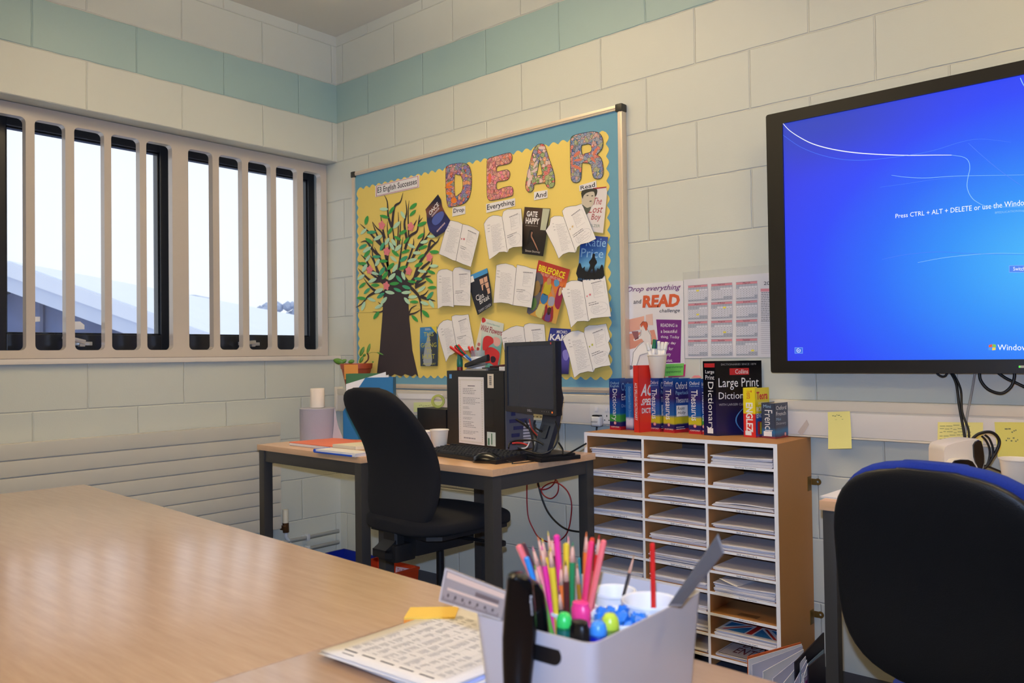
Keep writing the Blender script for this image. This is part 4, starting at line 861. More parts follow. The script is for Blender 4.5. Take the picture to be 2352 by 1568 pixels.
for q, c_ in (([(1096, 1346), (1112, 1342), (1112, 1355), (1096, 1357)], (230, 90, 40)), ([(1114, 1341), (1130, 1344), (1130, 1356), (1114, 1355)], (130, 200, 60)), ([(1094, 1359), (1111, 1357), (1110, 1369), (1094, 1371)], (70, 150, 240)), ([(1113, 1357), (1129, 1358), (1128, 1369), (1112, 1371)], (250, 210, 60))): tvq('flag_logo', q, glow('lit_logo', c_, 1), .001)
mb = MB(); q = TP(2344, 842); mb.box(q.x-.004, q.x+.03, -.1035, -.101, q.z-.0035, q.z+.0035, .001); mb.build('brand_badge', C(180, 180, 170, .4), tv)
mb = MB(); mb.box(q.x-.004, q.x, -.1045, -.103, q.z-.002, q.z+.002); mb.build('power_light', glow('green_led', (80, 255, 60), 1.2), tv)

# cables hanging under the screen
M_cab = mat('black_cable', (14, 14, 16), .45)
def wp(u, v, y): return onp(u, v, 'y', y)
cableobj('screen_cable', [wp(2182, 852, -.05), wp(2196, 880, -.06), wp(2203, 930, -.075), wp(2212, 980, -.09), wp(2217, 1012, -.10), wp(2222, 1060, -.12)], .0042, M_cab, 'thicker black cable hanging from the big screen down past the yellow note')
cableobj('screen_cable', [wp(2186, 852, -.05), wp(2206, 892, -.06), wp(2210, 945, -.085), wp(2224, 985, -.10), wp(2226, 1012, -.11), wp(2230, 1060, -.12)], .0034, M_cab, 'thinner black cable hanging beside the thicker one under the big screen')
cableobj('screen_cable', [wp(2240, 852, -.05), wp(2232, 900, -.04), wp(2222, 950, -.068), wp(2218, 990, -.07), wp(2216, 1030, -.08)], .0035, C(150, 150, 148, .5), 'pale grey cable slanting down behind the black cables under the screen')
cableobj('screen_cable', [wp(2150, 848, -.06), wp(2153, 858, -.06), wp(2163, 864, -.06), wp(2172, 862, -.06), wp(2178, 850, -.06)], .0034, M_cab, 'short black cable loop just below the screen edge')
cableobj('screen_cable', [wp(2250, 850, -.06), wp(2252, 872, -.06), wp(2270, 894, -.062), wp(2300, 903, -.064), wp(2322, 888, -.062), wp(2330, 865, -.06), wp(2328, 848, -.06)], .0046, M_cab, 'wide black cable loop hanging under the screen at right')
cableobj('screen_cable', [wp(2285, 850, -.05), wp(2310, 868, -.05), wp(2340, 882, -.05), wp(2375, 900, -.05), wp(2420, 930, -.05)], .0045, M_cab, 'black cable crossing the wide loop and running right under the screen')

# ================================================================== POSTERS
WP_ = Pl((0, -.0035, 0), (0, -1, 0))
KP = 3.824
def kp(x, y): return 1380+x/KP, 600+y/KP
def onw(q, off=0): return WP_(*kp(*q), off)
M_lam = mat('laminated_sheet', (226, 222, 224), .12, coat=.5)
ps = empty('reading_poster', (2.1, 0, 1.0), 'laminated poster headed "Drop everything and READ challenge" beside the board', 'poster')
A0 = onw((222, 200)); B0 = onw((722, 180)); zb = onw((215, 1010)).z
mb = MB(); mb.box(A0.x, B0.x, -.0035, -.0008, zb, (A0.z+B0.z)/2); mb.build('poster_sheet', M_lam, ps)
def ptext(s, q, m_, bold=0, shear=0): text(s, [onw(p, .0006) for p in q], m_, ps, bold=bold, shear=shear)
PUR, ORG = C(112, 62, 120, .5), C(214, 96, 56, .5)
ptext('Drop everything', [(234, 226), (698, 198), (696, 262), (234, 281)], PUR, .012, .05)
ptext('and', [(288, 335), (354, 332), (354, 370), (288, 373)], M_ink, .005, .05)
ptext('READ', [(368, 300), (696, 282), (694, 398), (370, 408)], ORG, .05, .03)
ptext('challenge', [(515, 418), (695, 414), (694, 456), (515, 458)], M_ink, .005, .05)
def ppoly(name, pts, m_, off=.0005, sm=True):
    pts = spline2(pts, 3) if sm else pts
    mb = MB(); mb.face([onw(p, off) for p in pts]); mb.build(name, m_, ps, normals=False)
ppoly('purple_panel', [(486, 510), (708, 514), (700, 890), (520, 895)], C(118, 44, 128, .3), .0005, False)
for s, q in (('READING is', [(526, 546), (674, 548), (672, 576), (526, 576)]), ('a beautiful', [(526, 598), (668, 600), (668, 628), (526, 628)]), ('thing. Today', [(526, 650), (690, 652), (688, 684), (526, 680)]), ('every day', [(530, 704), (660, 706), (658, 734), (530, 732)]), ('read for', [(530, 752), (636, 752), (634, 780), (530, 780)]), ('twenty', [(535, 806), (616, 806), (614, 838), (535, 836)]), ('minutes.', [(530, 858), (632, 856), (630, 882), (530, 884)])):
    text(s, [onw(p, .0009) for p in q], WHT, ps)
ORL = C(226, 170, 150, .5)
ppoly('illustration_block', [(250, 510), (380, 480), (380, 590), (250, 620)], ORL, .0005, False); ppoly('illustration_block', [(395, 470), (455, 460), (460, 560), (395, 560)], C(222, 186, 172, .5), .0005, False)
ppoly('illustration_bench', [(235, 640), (470, 600), (500, 720), (300, 760), (225, 780)], C(218, 150, 128, .5), .0005, False)
ppoly('illustration_figure_legs', [(380, 700), (450, 740), (420, 800), (340, 820), (310, 920), (270, 915), (285, 790)], WHT, .0007); ppoly('illustration_figure_body', [(355, 590), (400, 580), (440, 640), (440, 720), (390, 740), (360, 680), (300, 700), (290, 680), (345, 640)], C(232, 224, 218, .5), .0008)
ppoly('illustration_hair', [(350, 560), (370, 530), (405, 535), (412, 570), (400, 610), (385, 590), (372, 560), (355, 580)], C(206, 96, 64, .5), .0010); ppoly('illustration_face', [(342, 580), (352, 560), (372, 568), (372, 600), (352, 610)], C(236, 222, 210, .5), .0009)
ppoly('illustration_book', [(270, 616), (328, 612), (332, 680), (300, 690)], C(150, 96, 100, .5), .0010, False); ppoly('illustration_shoe', [(225, 945), (250, 915), (278, 920), (276, 945), (240, 955)], C(120, 116, 130, .5), .0009)
mb = MB()
for pts in ([(380, 700), (330, 740), (285, 800), (272, 915)], [(420, 800), (345, 825), (315, 915)], [(405, 590), (440, 650), (445, 730)], [(355, 600), (350, 650), (300, 690)], [(345, 560), (368, 528), (402, 532), (412, 575)]): mb.tube([onw(p, .0012) for p in pts], .0007, 4)
mb.build('illustration_ink', M_ink, ps)

cal = empty('wall_calendar', (2.45, 0, 1.09), 'laminated year calendar with twelve pink-headed months, partly behind the screen', 'calendar')
cz1 = onw((900, 148)).z; cz0 = onw((900, 856)).z; cx0 = onw((725, 400)).x
mb = MB(); mb.box(cx0, cx0+.54, -.0042, -.0008, cz0, cz1+.03); mb.build('laminate', clearplastic('clear_laminate', (252, 252, 252), .06, .05), cal)
mb = MB(); mb.box(cx0+.004, cx0+.535, -.0034, -.0012, cz0+.004, cz1); mb.build('calendar_sheet', M_lam, cal)
cols = [(768, 937), (971, 1154), (1190, 1375)]; rowsL = [(214, 352), (372, 510), (530, 670), (690, 828)]; rowsR = [(172, 326), (340, 492), (508, 660), (676, 826)]
MON = ['January', 'February', 'March', 'April', 'May', 'June', 'July', 'August', 'September', 'October', 'November', 'December']
for i in range(12):
    r_, c_ = divmod(i, 3); x0, x1 = cols[c_]; f = (c_*.5); f0, f1 = ((x0-768)/607, (x1-768)/607)
    yt0, yb0 = rowsL[r_]; yt1, yb1 = rowsR[r_]; L_ = lambda a, b, t: a+(b-a)*t
    Q = [onw((x0, L_(yt0, yt1, f0)), .0010), onw((x1, L_(yt0, yt1, f1)), .0010), onw((x1, L_(yb0, yb1, f1)), .0010), onw((x0, L_(yb0, yb1, f0)), .0010)]
    xs = (Q[0].x+Q[3].x)/2, (Q[1].x+Q[2].x)/2; zs = (Q[0].z+Q[1].z)/2, (Q[3].z+Q[2].z)/2; y = Q[0].y
    Q = [Vector((xs[0], y, zs[0])), Vector((xs[1], y, zs[0])), Vector((xs[1], y, zs[1])), Vector((xs[0], y, zs[1]))]
    g_ = empty('month_panel', Q[3]); g_.parent = cal; g_.location = Q[3]-cal.location
    mb = MB(); mb.face(sub(Q, 0, 0, 1, 1)); mb.build('month_grid', C(222, 220, 224, .4), g_, normals=False)
    up_ = Vector((0, -.0003, 0)); Q2 = [q+up_ for q in Q]
    mb = MB(); mb.face(sub(Q2, 0, 0, 1, .14)); mb.build('month_header', C(216, 140, 150, .4), g_, normals=False)
    mb = MB(); mb.face(sub(Q2, 0, .14, 1, .26)); mb.face(sub(Q2, .0, .9, 1, 1)) ; mb.face(sub(Q2, 0, .26, .14*((i*3) % 5), .38)); mb.face(sub(Q2, 1-.14*((i*2) % 4+1), .78, 1, .9)); mb.build('grey_days', C(176, 180, 190, .4), g_, normals=False)
    Q3 = [q+up_*2 for q in Q]; mb = MB()
    for k in range(8): mb.face(sub(Q3, k/7-.004, .14, k/7+.004, 1))
    for k in range(8): mb.face(sub(Q3, 0, .14+.86*k/7-.004, 1, .14+.86*k/7+.004))
    mb.face(sub(Q3, -.008, -.008, 1.008, .01)); mb.build('grid_lines', C(128, 124, 136, .5), g_, normals=False)
    mb = MB()
    for rr in range(2, 7):
        for cc in range(7): mb.face(sub(Q3, cc/7+.055, .14+.86*rr/7+.04, cc/7+.09, .14+.86*rr/7+.08))
    mb.build('date_numbers', M_grey, g_, normals=False)
    text(MON[i], sub(Q3, .33, .02, .67, .12), M_ink, g_)
    if i in (0, 3, 4, 7, 11): mb = MB(); a_ = .43+.14*(i % 3); b_ = .30+.12*(i % 4); mb.face(sub([q+up_*2.5 for q in Q], a_, b_, a_+.14, b_+.1)); mb.build('yellow_mark', C(236, 220, 80, .4), g_, normals=False)
text('2021', [onw(p, .0014) for p in ((1431, 178), (1530, 172), (1530, 206), (1431, 208))], M_ink, cal)
mb = MB(); Q = [onw(p, .001) for p in ((1403, 240), (1560, 236), (1560, 262), (1403, 266))]; mb.face(Q); mb.build('notes_header', C(216, 140, 150, .4), cal, normals=False)
mb = MB(); Q = [onw(p, .001) for p in ((1408, 268), (1560, 262), (1560, 530), (1408, 530))]; lines(mb, Q, 17, .35, (.5, .9)); mb.build('notes_text', M_grey, cal, normals=False)
mb = MB(); Q = [onw(p, .001) for p in ((1405, 530), (1560, 530), (1560, 805), (1408, 805))]
for k in range(17): mb.face(sub(Q, 0, k/16-.006, 1, k/16+.006))
mb.build('notes_rules', C(170, 166, 172, .5), cal, normals=False)

# ------------------------------------------------------------------ sticky notes on the trunking
def note(px, m_, lab, y=-.0465, txt=None, name='sticky_note', curl=0):
    P = [onp(u, v, 'y', y) for u, v in px]
    r = empty(name, (cen(P).x, y, min(p.z for p in P)), lab, 'sticky note')
    if curl:
        n = 8; mb = MB(); rows = []
        for i in range(n+1):
            t = i/n; a = P[0]*(1-t)+P[3]*t; b_ = P[1]*(1-t)+P[2]*t; o = Vector((0, -curl*t*t, 0)); rows.append([mb.bm.verts.new(a+o), mb.bm.verts.new(b_+o)])
        for a, b_ in zip(rows, rows[1:]): mb.bm.faces.new((a[0], a[1], b_[1], b_[0]))
        mb.build('note_paper', m_, r, True, normals=False)
    else: mb = MB(); mb.prism(P, (0, -1, 0), .0006); mb.build('note_paper', m_, r)
    if txt:
        mb = MB(); Q = [p+Vector((0, -.0006, 0)) for p in P]; lines(mb, sub(Q, *txt[0]), txt[1], .14, (.5, .9), seed=txt[2], wob=.2); mb.build('handwriting', C(120, 124, 90, .8), r, normals=False)
    return r
M_note = mat('yellow_note', (236, 226, 140), .7)
note([(1901, 946), (1952, 944), (1959, 1029), (1905, 1030)], M_note, 'curling yellow note hanging from the trunking behind the right-hand chair', -.048, ((.2, .05, .9, .55), 4, 3), curl=.012)
note([(2154, 969), (2258, 970), (2257, 1022), (2153, 1024)], M_note, 'wide yellow note with rows of small symbols, behind the white speaker', -.0472, ((.05, .08, .95, .9), 6, 5))
note([(2284, 969), (2400, 970), (2400, 1053), (2292, 1052)], mat('note_yellow_green', (222, 214, 112), .7), 'large yellow-green note above the paper cup at the right edge', -.0472, ((.2, .1, .6, .6), 2, 8))
q = [(1853, 963), (1858, 975), (1842, 1000), (1832, 992)]
P = [onp(u, v, 'y', -.0462) for u, v in q]; mb = MB(); mb.prism(P, (0, -1, 0), .0004); tag(mb.build('tape_scrap', C(196, 182, 170, .5), None, origin=cen(P)), 'torn scrap of beige tape on the trunking above the pigeonhole unit', 'tape')
# ================================================================== PIGEONHOLE UNIT
kx0, kx1, ky0, ky1, kz0, kz1 = 1.961, 2.741, -.300, -.085, .0, .805
ky1 = -.012
cab_o = empty('pigeonhole_unit', ((kx0+kx1)/2, -.15, 0), 'brown paper-sorting unit with white front edges, three columns of pigeonholes', 'shelf unit')
M_mdf = mat('mdf_board', (184, 130, 76), .6, noise=.04, nscale=8, bump=.1, bscale=60)
M_edge = mat('white_edge_paint', (250, 247, 246), .4)
zt = [kz1-.015]; pitch = .0735
th = .013; tk = .009
def panel(name, x0, x1, y0, y1, z0, z1):
    MB().box(x0, x1, y0+.0015, y1, z0, z1).build(name, M_mdf, cab_o); 
panel('side_panel', kx0, kx0+th, ky0, ky1, kz0, kz1-th); panel('side_panel', kx1-th, kx1, ky0, ky1, kz0, kz1-th)
panel('top_panel', kx0, kx1, ky0, ky1, kz1-th, kz1)
cxs = [kx0+th, 2.2265, 2.4845, kx1-th]; dv = .009
for x in cxs[1:3]: panel('divider', x-dv/2, x+dv/2, ky0, ky1, kz0+.02, kz1-th)
MB().box(kx0+th, kx1-th, ky1-.006, ky1-.0005, kz0, kz1-th).build('back_panel', mat('dark_hardboard', (70, 62, 62), .8), cab_o)
ztops = [.7195-pitch*i+.003 for i in range(10)]
cells = []
for i, z in enumerate(ztops):
    for c in range(3):
        x0 = cxs[c]+(dv/2 if c else 0); x1 = cxs[c+1]-(dv/2 if c < 2 else 0)
        panel('shelf', x0, x1, ky0, ky1-.006, z-tk, z); cells.append((i, c, x0, x1, z))
mb = MB()
mb.box(kx0, kx1, ky0-.001, ky0+.0015, kz1-th, kz1); mb.box(kx0, kx0+th, ky0-.001, ky0+.0015, kz0, kz1-th); mb.box(kx1-th, kx1, ky0-.001, ky0+.0015, kz0, kz1-th)
for x in cxs[1:3]: mb.box(x-dv/2, x+dv/2, ky0-.001, ky0+.0015, kz0+.02, kz1-th)
for i, c, x0, x1, z in cells: mb.box(x0, x1, ky0-.001, ky0+.0015, z-tk, z)
mb.build('white_edging', M_edge, cab_o)
for z in (.648, .182):                                   # wall lugs on the right side
    mb = MB(); mb.box(kx1, kx1+.002, -.05, -.02, z-.03, z+.02, .0005); mb.lathe([(.004, 0), (.012, 0), (.012, .003), (.004, .003)], (kx1+.022, -.010, z), 16, Matrix.Rotation(PI/2, 4, 'X'), closed=False)
    mb.box(kx1, kx1+.016, -.0125, -.0095, z-.012, z+.010, .001); mb.build('wall_lug', mat('dull_brass', (120, 92, 40), .45, metal=.5), cab_o, 30)
# label strips on the shelf edges
LAB = {(0, 0): 'E2 skills', (0, 1): 'Reading booklets', (0, 2): 'Spelling booklets', (1, 0): 'E3 Diagnostic Assessments', (1, 1): 'L1 Diagnostic Assessments', (1, 2): 'L2 Diagnostic Assessments',
 (2, 0): 'Skill workbook cover sheets', (2, 1): 'Skill workbook 1', (2, 2): 'Skill workbook 2', (3, 0): 'Skill workbook 3', (3, 1): 'Skill workbook 4', (3, 2): 'Skill workbook 5', (4, 0): 'Skill workbook 6', (4, 1): 'Skill workbook 7',
 (4, 2): 'Skill workbook 8', (5, 0): 'Skill workbook 9', (5, 1): 'Skill workbook 10', (5, 2): 'Skill workbook 11', (6, 2): 'Story starters', (7, 2): 'Coloured paper', (8, 2): 'Colouring pages'}
for (i, c), s in LAB.items():
    x0, x1, z = [(q[2], q[3], q[4]) for q in cells if q[0] == i and q[1] == c][0]; w_ = min(.0045*len(s), .14); cx = (x0+x1)/2+.02
    Q = [Vector((cx-w_/2, ky0-.0015, z-.0015)), Vector((cx+w_/2, ky0-.0015, z-.0015)), Vector((cx+w_/2, ky0-.0015, z-.0072)), Vector((cx-w_/2, ky0-.0015, z-.0072))]
    text(s, Q, M_ink, cab_o, 'shelf_label')
# paper piles
ordn = ['top', 'second', 'third', 'fourth', 'fifth', 'sixth', 'seventh', 'eighth', 'ninth', 'tenth', 'eleventh']; cn = ['left', 'middle', 'right']
H = {(0, 0): .024, (0, 1): .012, (0, 2): .030, (1, 0): .012, (1, 1): .018, (1, 2): .010, (2, 0): .013, (2, 1): .015, (2, 2): .014, (3, 0): .013, (3, 1): .010, (3, 2): .014, (4, 0): .013, (4, 1): .020, (4, 2): .020,
 (5, 0): .014, (5, 1): .024, (5, 2): .012, (6, 0): .013, (6, 1): .020, (6, 2): .032, (7, 0): .014, (7, 1): .012, (8, 0): .014, (8, 1): .018, (9, 1): .010}
M_pap = [mat('paper_pile', (226, 222, 226), .65, noise=.03, nscale=60), mat('paper_pile_edge', (200, 198, 208), .7)]
rnd = random.Random(9)
def pile(i, c, h, z, x0, x1, lab, m_top=None):
    r = empty('paper_pile', ((x0+x1)/2, ky0+.02, z), lab, 'paper pile', 'paper piles in the pigeonholes')
    ns = max(2, int(h/.0035)); xa = x0+.012; xb = x1-.004
    for k in range(ns):
        za = z+.0006+h*k/ns; zb_ = z+.0006+h*(k+1)/ns-.0003; j0, j1 = rnd.uniform(-.003, .008), rnd.uniform(-.004, .002); yj = rnd.uniform(-.004, .012)
        a0, a1 = xa+j0, min(xb+j1, x1-.002); y0 = ky0+.002+max(0, yj); y1 = ky1-.02
        # sheets sag: loft along x with a small wave at the front edge
        n = 8; mb = MB(); rows = []
        cu = rnd.uniform(-.0025, .004) if k == ns-1 else 0
        for q in range(n+1):
            t = q/n; x = a0+(a1-a0)*t; lift = cu*math.sin(PI*t)**2+(.002*(t**6) if k > ns/2 else 0)
            rows.append([Vector((x, y0, za+lift)), Vector((x, y1, za+lift)), Vector((x, y1, zb_+lift)), Vector((x, y0, zb_+lift))])
        mb.loft(rows); mb.build('sheet_bundle', M_pap[0] if k == ns-1 or k % 2 else M_pap[1], r)
    if m_top: m_top(r, xa, xb, z+h+.0016)
    return r
for i, c, x0, x1, z in cells:
    if (i, c) in H: pile(i, c, H[(i, c)], z, x0, x1, 'pile of white sheets in the %s pigeonhole down, %s column' % (ordn[i], cn[c]))
for (i, c), seed in (((6, 2), 4),):
    z = ztops[i]+H[(i, c)]; mb = MB(); x0 = cxs[c]; mb.face([(x0+.04, ky0-.002, z+.018), (x0+.105, ky0-.004, z+.0), (x0+.13, ky0+.1, z+.003), (x0+.05, ky0+.1, z+.004)])
    tag(mb.build('loose_sheet', M_paper, None, origin=(x0+.08, ky0+.03, z), normals=False), 'loose white sheet with a raised corner on the pile above the empty pigeonhole', 'paper')
# union flag picture and DO NOT ENTER sign
def face_pile(i, lab, draw, h):
    i_, c_, x0, x1, z = [q for q in cells if q[0] == i and q[1] == 2][0]
    r = pile(i, 2, h, z, x0, x1, lab)
    y0, y1, zz = ky0+.004, ky1-.03, z+h+.0045
    Q = [Vector((x0+.014, y1, zz)), Vector((x1-.006, y1, zz)), Vector((x1-.006, y0, zz)), Vector((x0+.014, y0, zz))]
    draw(r, Q, Vector((0, 0, .0003)))
def flag(r, Q, up):
    mb = MB(); mb.face(Q); mb.build('picture_sheet', M_paper, r, normals=False)
    Q = sub(Q, .05, .04, .97, .90); Q1 = [q+up for q in Q]; Q2 = [q+up*2 for q in Q]
    mb = MB()
    for t in ([(.08, 0), (.42, 0), (.42, .34)], [(0, .12), (0, .38), (.28, .38)], [(.92, 0), (.58, 0), (.58, .34)], [(1, .12), (1, .38), (.72, .38)], [(.08, 1), (.42, 1), (.42, .66)], [(0, .88), (0, .62), (.28, .62)], [(.92, 1), (.58, 1), (.58, .66)], [(1, .88), (1, .62), (.72, .62)]): mb.face([bil(Q1, a, 1-b) for a, b in t])
    mb.build('blue_triangle', C(48, 128, 184, .5), r, normals=False)
    mb = MB(); mb.face(sub(Q2, .45, 0, .55, 1)); mb.face(sub(Q2, 0, .42, 1, .58))
    for t in ([(0, 0), (.06, 0), (.40, .38), (.34, .38)], [(1, 0), (.94, 0), (.60, .38), (.66, .38)], [(0, 1), (.06, 1), (.40, .62), (.34, .62)], [(1, 1), (.94, 1), (.60, .62), (.66, .62)]): mb.face([bil(Q2, a, 1-b) for a, b in t])
    mb.build('red_cross', C(196, 52, 40, .5), r, normals=False)
face_pile(8, 'sheets topped by a red, white and blue flag picture in the right column', flag, .012)
def dne(r, Q, up):
    mb = MB(); mb.face(Q); mb.build('picture_sheet', C(206, 196, 190, .3), r, normals=False)
    Q1 = [q+up for q in Q]; text('DO NOT', sub(Q1, .22, .34, .84, .58), C(120, 50, 52, .5), r, bold=.01); text('ENTER', sub(Q1, .20, .62, .72, .84), C(120, 50, 52, .5), r, bold=.01)
    mb = MB()
    for a in ((.03, .03, .97, .04), (.03, .95, .97, .965), (.03, .03, .036, .965), (.964, .03, .97, .965)): mb.face(sub(Q1, *a))
    mb.build('border_line', M_ink, r, normals=False)
face_pile(9, 'laminated "DO NOT ENTER" sign on sheets low in the right column', dne, .006)
mb = MB(); x0 = cxs[2]; mb.box(x0+.09, x0+.16, ky0+.03, ky0+.06, ztops[7]+.0004, ztops[7]+.0012); tag(mb.build('tape_strip', C(140, 96, 54, .3), None, origin=(x0+.12, ky0+.05, ztops[7])), 'strip of brown tape on the floor of the empty pigeonhole', 'tape')

# ================================================================== BOOKS ON THE UNIT
KZ = kz1
OX = lambda nm, low: bands(nm, [(0, (196, 40, 44)), (.016, (170, 34, 50)), (.019, (44, 30, 92)), (.034, (40, 36, 96)), (.040, low), (.060, low), (.070, (26, 92, 160)), (.110, (36, 76, 150)), (.135, (52, 34, 92)), (.185, (30, 60, 130)), (.215, (26, 84, 156))], .25, .006)
M_oxY = OX('thesaurus_cover', (196, 186, 42)); M_oxG = OX('dictionary_cover', (66, 150, 60))
M_ace = mat('red_cover', (222, 50, 38), .3); M_big = bands('large_print_cover', [(0, (30, 34, 50)), (.03, (34, 30, 78)), (.12, (30, 24, 60)), (.17, (20, 18, 26)), (.25, (16, 16, 20))], .2, .03)
M_pol = bands('pale_band_cover', [(0, (200, 50, 50)), (.006, (60, 60, 110)), (.025, (226, 210, 220)), (.045, (226, 214, 226)), (.055, (40, 110, 180)), (.2, (44, 96, 160))], .3, .004)
M_teo = bands('teora_cover', [(0, (210, 44, 44)), (.009, (40, 84, 160)), (.082, (44, 90, 170)), (.086, (236, 216, 40)), (.25, (236, 216, 40))], .3, 0)
M_teoS = bands('teora_spine', [(0, (220, 50, 44)), (.082, (220, 50, 44)), (.086, (236, 216, 40)), (.25, (236, 216, 40))], .3, 0)
M_fr = bands('french_cover', [(0, (60, 66, 84)), (.010, (150, 50, 50)), (.014, (60, 80, 116)), (.03, (44, 110, 160)), (.045, (60, 70, 90)), (.2, (66, 70, 84))], .25, .012)
M_pages = mat('page_block', (214, 200, 172), .8, noise=.06, nscale=150)
def book(name, A, B, D, h, mc, lab, ms=None, lean=0):
    """A spine left, B spine/cover corner, D far end of the cover: floor points on the unit"""
    A, B, D = [Vector((q[0], q[1], KZ)) for q in (A, B, D)]; E_ = A+(D-B); up = Vector((lean, 0, h))
    r = empty(name, (A+B+D+E_)/4, lab, 'book', 'reference books on top of the pigeonhole unit'); r.location.z = KZ
    s = (B-A).normalized(); c_ = (D-B).normalized(); t = .0012
    def slabq(P, nrm, th_, nm, m_): mb = MB(); mb.prism(P, nrm, th_); return mb.build(nm, m_, r)
    nF = Vector((s.y, -s.x, 0)); nF = nF if nF.dot(c_) < 0 else -nF       # spine normal, away from the cover direction
    nC = Vector((c_.y, -c_.x, 0)); nC = nC if nC.dot(s) > 0 else -nC      # front cover normal
    slabq([A, B, B+up, A+up], nF, t, 'spine', ms or mc)
    slabq([B, D, D+up, B+up], nC, t, 'front_cover', mc); slabq([A, E_, E_+up, A+up], -nC, t, 'back_cover', mc)
    i = .003; a = A+s*t*1.2+c_*t*1.2; b_ = B-s*t*1.2+c_*t*1.2; d_ = D-s*t*1.2-c_*i; e_ = E_+s*t*1.2-c_*i; z0 = Vector((0, 0, .002)); z1_ = up*(1-.003/h)
    mb = MB(); mb.loft([[a+z0, b_+z0, d_+z0, e_+z0], [a+z1_, b_+z1_, d_+z1_, e_+z1_]]); mb.build('page_block', M_pages, r)
    e1, e2 = nF*.0005, nC*.0005
    return r, [A+up+e1, B+up+e1, B+e1, A+e1], [B+up+e2, D+up+e2, D+e2, B+e2]
def vspine(Q, a0, b0, a1, b1):       # lettering running down a spine: text x-axis goes down
    q = sub(Q, a0, b0, a1, b1); return [q[1], q[2], q[3], q[0]]
def foot(u, v): p = onp(u, v, 'z', KZ); return (p.x, min(p.y, -.03))
def hgt(u, vb, vt, P): return (vb-vt)/CF*(Vector((P[0], P[1], KZ))-CO).dot(fwd)
def logo(Q, a, b, r):
    c_ = bil(Q, a, 1-b); ux = (Q[1]-Q[0]).normalized(); n = ux.cross((Q[3]-Q[0]).normalized())
    for rad_, m_, k in ((.0065, C(214, 60, 56, .4), 1), (.0052, WHT, 2), (.0042, C(206, 52, 50, .4), 3), (.0022, WHT, 4)):
        mb = MB(); mb.face([c_+(ux*math.cos(j*PI/8)+Vector((0, 0, 1))*math.sin(j*PI/8))*rad_-n*.0001*k*-1*0+e_out(Q)*.00012*k for j in range(16)]); mb.build('publisher_roundel', m_, r, normals=False)
def e_out(Q):
    n = (Q[1]-Q[0]).cross(Q[3]-Q[0]).normalized(); return n if n.dot(CO-Q[0]) > 0 else -n
TW = C(230, 228, 226, .5); TBl = C(140, 180, 214, .5)
def ndir(a): return Vector((math.sin(a), math.cos(a)))
def mk(name, ua, va, ub, vb, vt, depth, mc, lab, ms=None, yaw=None, ymin=None):
    A = Vector(foot(ua, va)); B = Vector(foot(ub, vb))
    s = (B-A); s2 = Vector((s.x, s.y)); 
    if yaw is not None: L_ = s2.length; s2 = Vector((math.cos(yaw), math.sin(yaw)))*max(.012, (ub-ua)/CF*(Vector((A.x, A.y, KZ))-CO).dot(fwd)/max(.2, (math.cos(yaw)*rgt.x+math.sin(yaw)*rgt.y))); B = A+s2
    sn = s2.normalized(); c_ = Vector((-sn.y, sn.x)); D = B+c_*depth
    depth = max(.088, min(depth, (-.049-max(A.y, B.y))/c_.y)); D = B+c_*depth; my = max(D.y, A.y+c_.y*depth)
    if my > -.048: tc_ = (Vector((CO.x, CO.y))-A).normalized(); sh = tc_*((my+.048)/-tc_.y); A += sh; B += sh; D += sh
    h = hgt(ub, vb, vt, B); return book(name, A, B, D, h, mc, lab, ms)
Y0 = math.radians(-4)
# 1
r, S, F = mk('dictionary', 1401, 985.9, 1422.7, 986, 868, .128, M_oxG, 'blue dictionary with a green stripe, leftmost book on the pigeonhole unit', yaw=Y0)
text('Dictionary', vspine(S, .18, .20, .72, .82), TW, r); text('Oxford', sub(S, .1, .06, .9, .11), TBl, r); text('English', sub(S, .1, .12, .9, .18), TBl, r); logo(S, .5, .865, r); text('OXFORD', sub(S, .12, .93, .88, .955), TW, r)
text('Oxford', sub(F, .08, .08, .9, .24), TBl, r); text('English', sub(F, .08, .30, .9, .46), TW, r); text('Dictionary', sub(F, .08, .50, .9, .58), TBl, r)
# 2
r, S, F = mk('dictionary', 1438, 986.5, 1452.6, 987, 880, .10, M_pol, 'small pale-banded blue dictionary left of the red spelling dictionary', yaw=Y0)
text('Oxford Essential Polish Dictionary', vspine(S, .3, .06, .75, .78), TBl, r)
# 3
r, S, F = mk('spelling_dictionary', 1456.5, 992, 1466.5, 992, 838, .155, M_ace, 'tall bright red spelling dictionary', yaw=math.radians(-12))
text('ACE SPELLING DICTIONARY', vspine(S, .22, .26, .72, .82), TW, r, bold=.01); text('ACE', sub(F, .10, .28, .66, .46), TW, r, bold=.03, shear=.15); text('SPELLING', sub(F, .10, .50, .92, .60), TW, r, bold=.03, shear=.1); text('DICTIONARY', sub(F, .10, .64, .96, .72), TW, r, bold=.03)
mb = MB(); mb.face(sub([q+e_out(F)*-.0002 for q in F], .45, .06, .95, .27)); mb.build('darker_red_block', C(190, 40, 34, .35), r, normals=False)  # plain darker red block on the upper cover
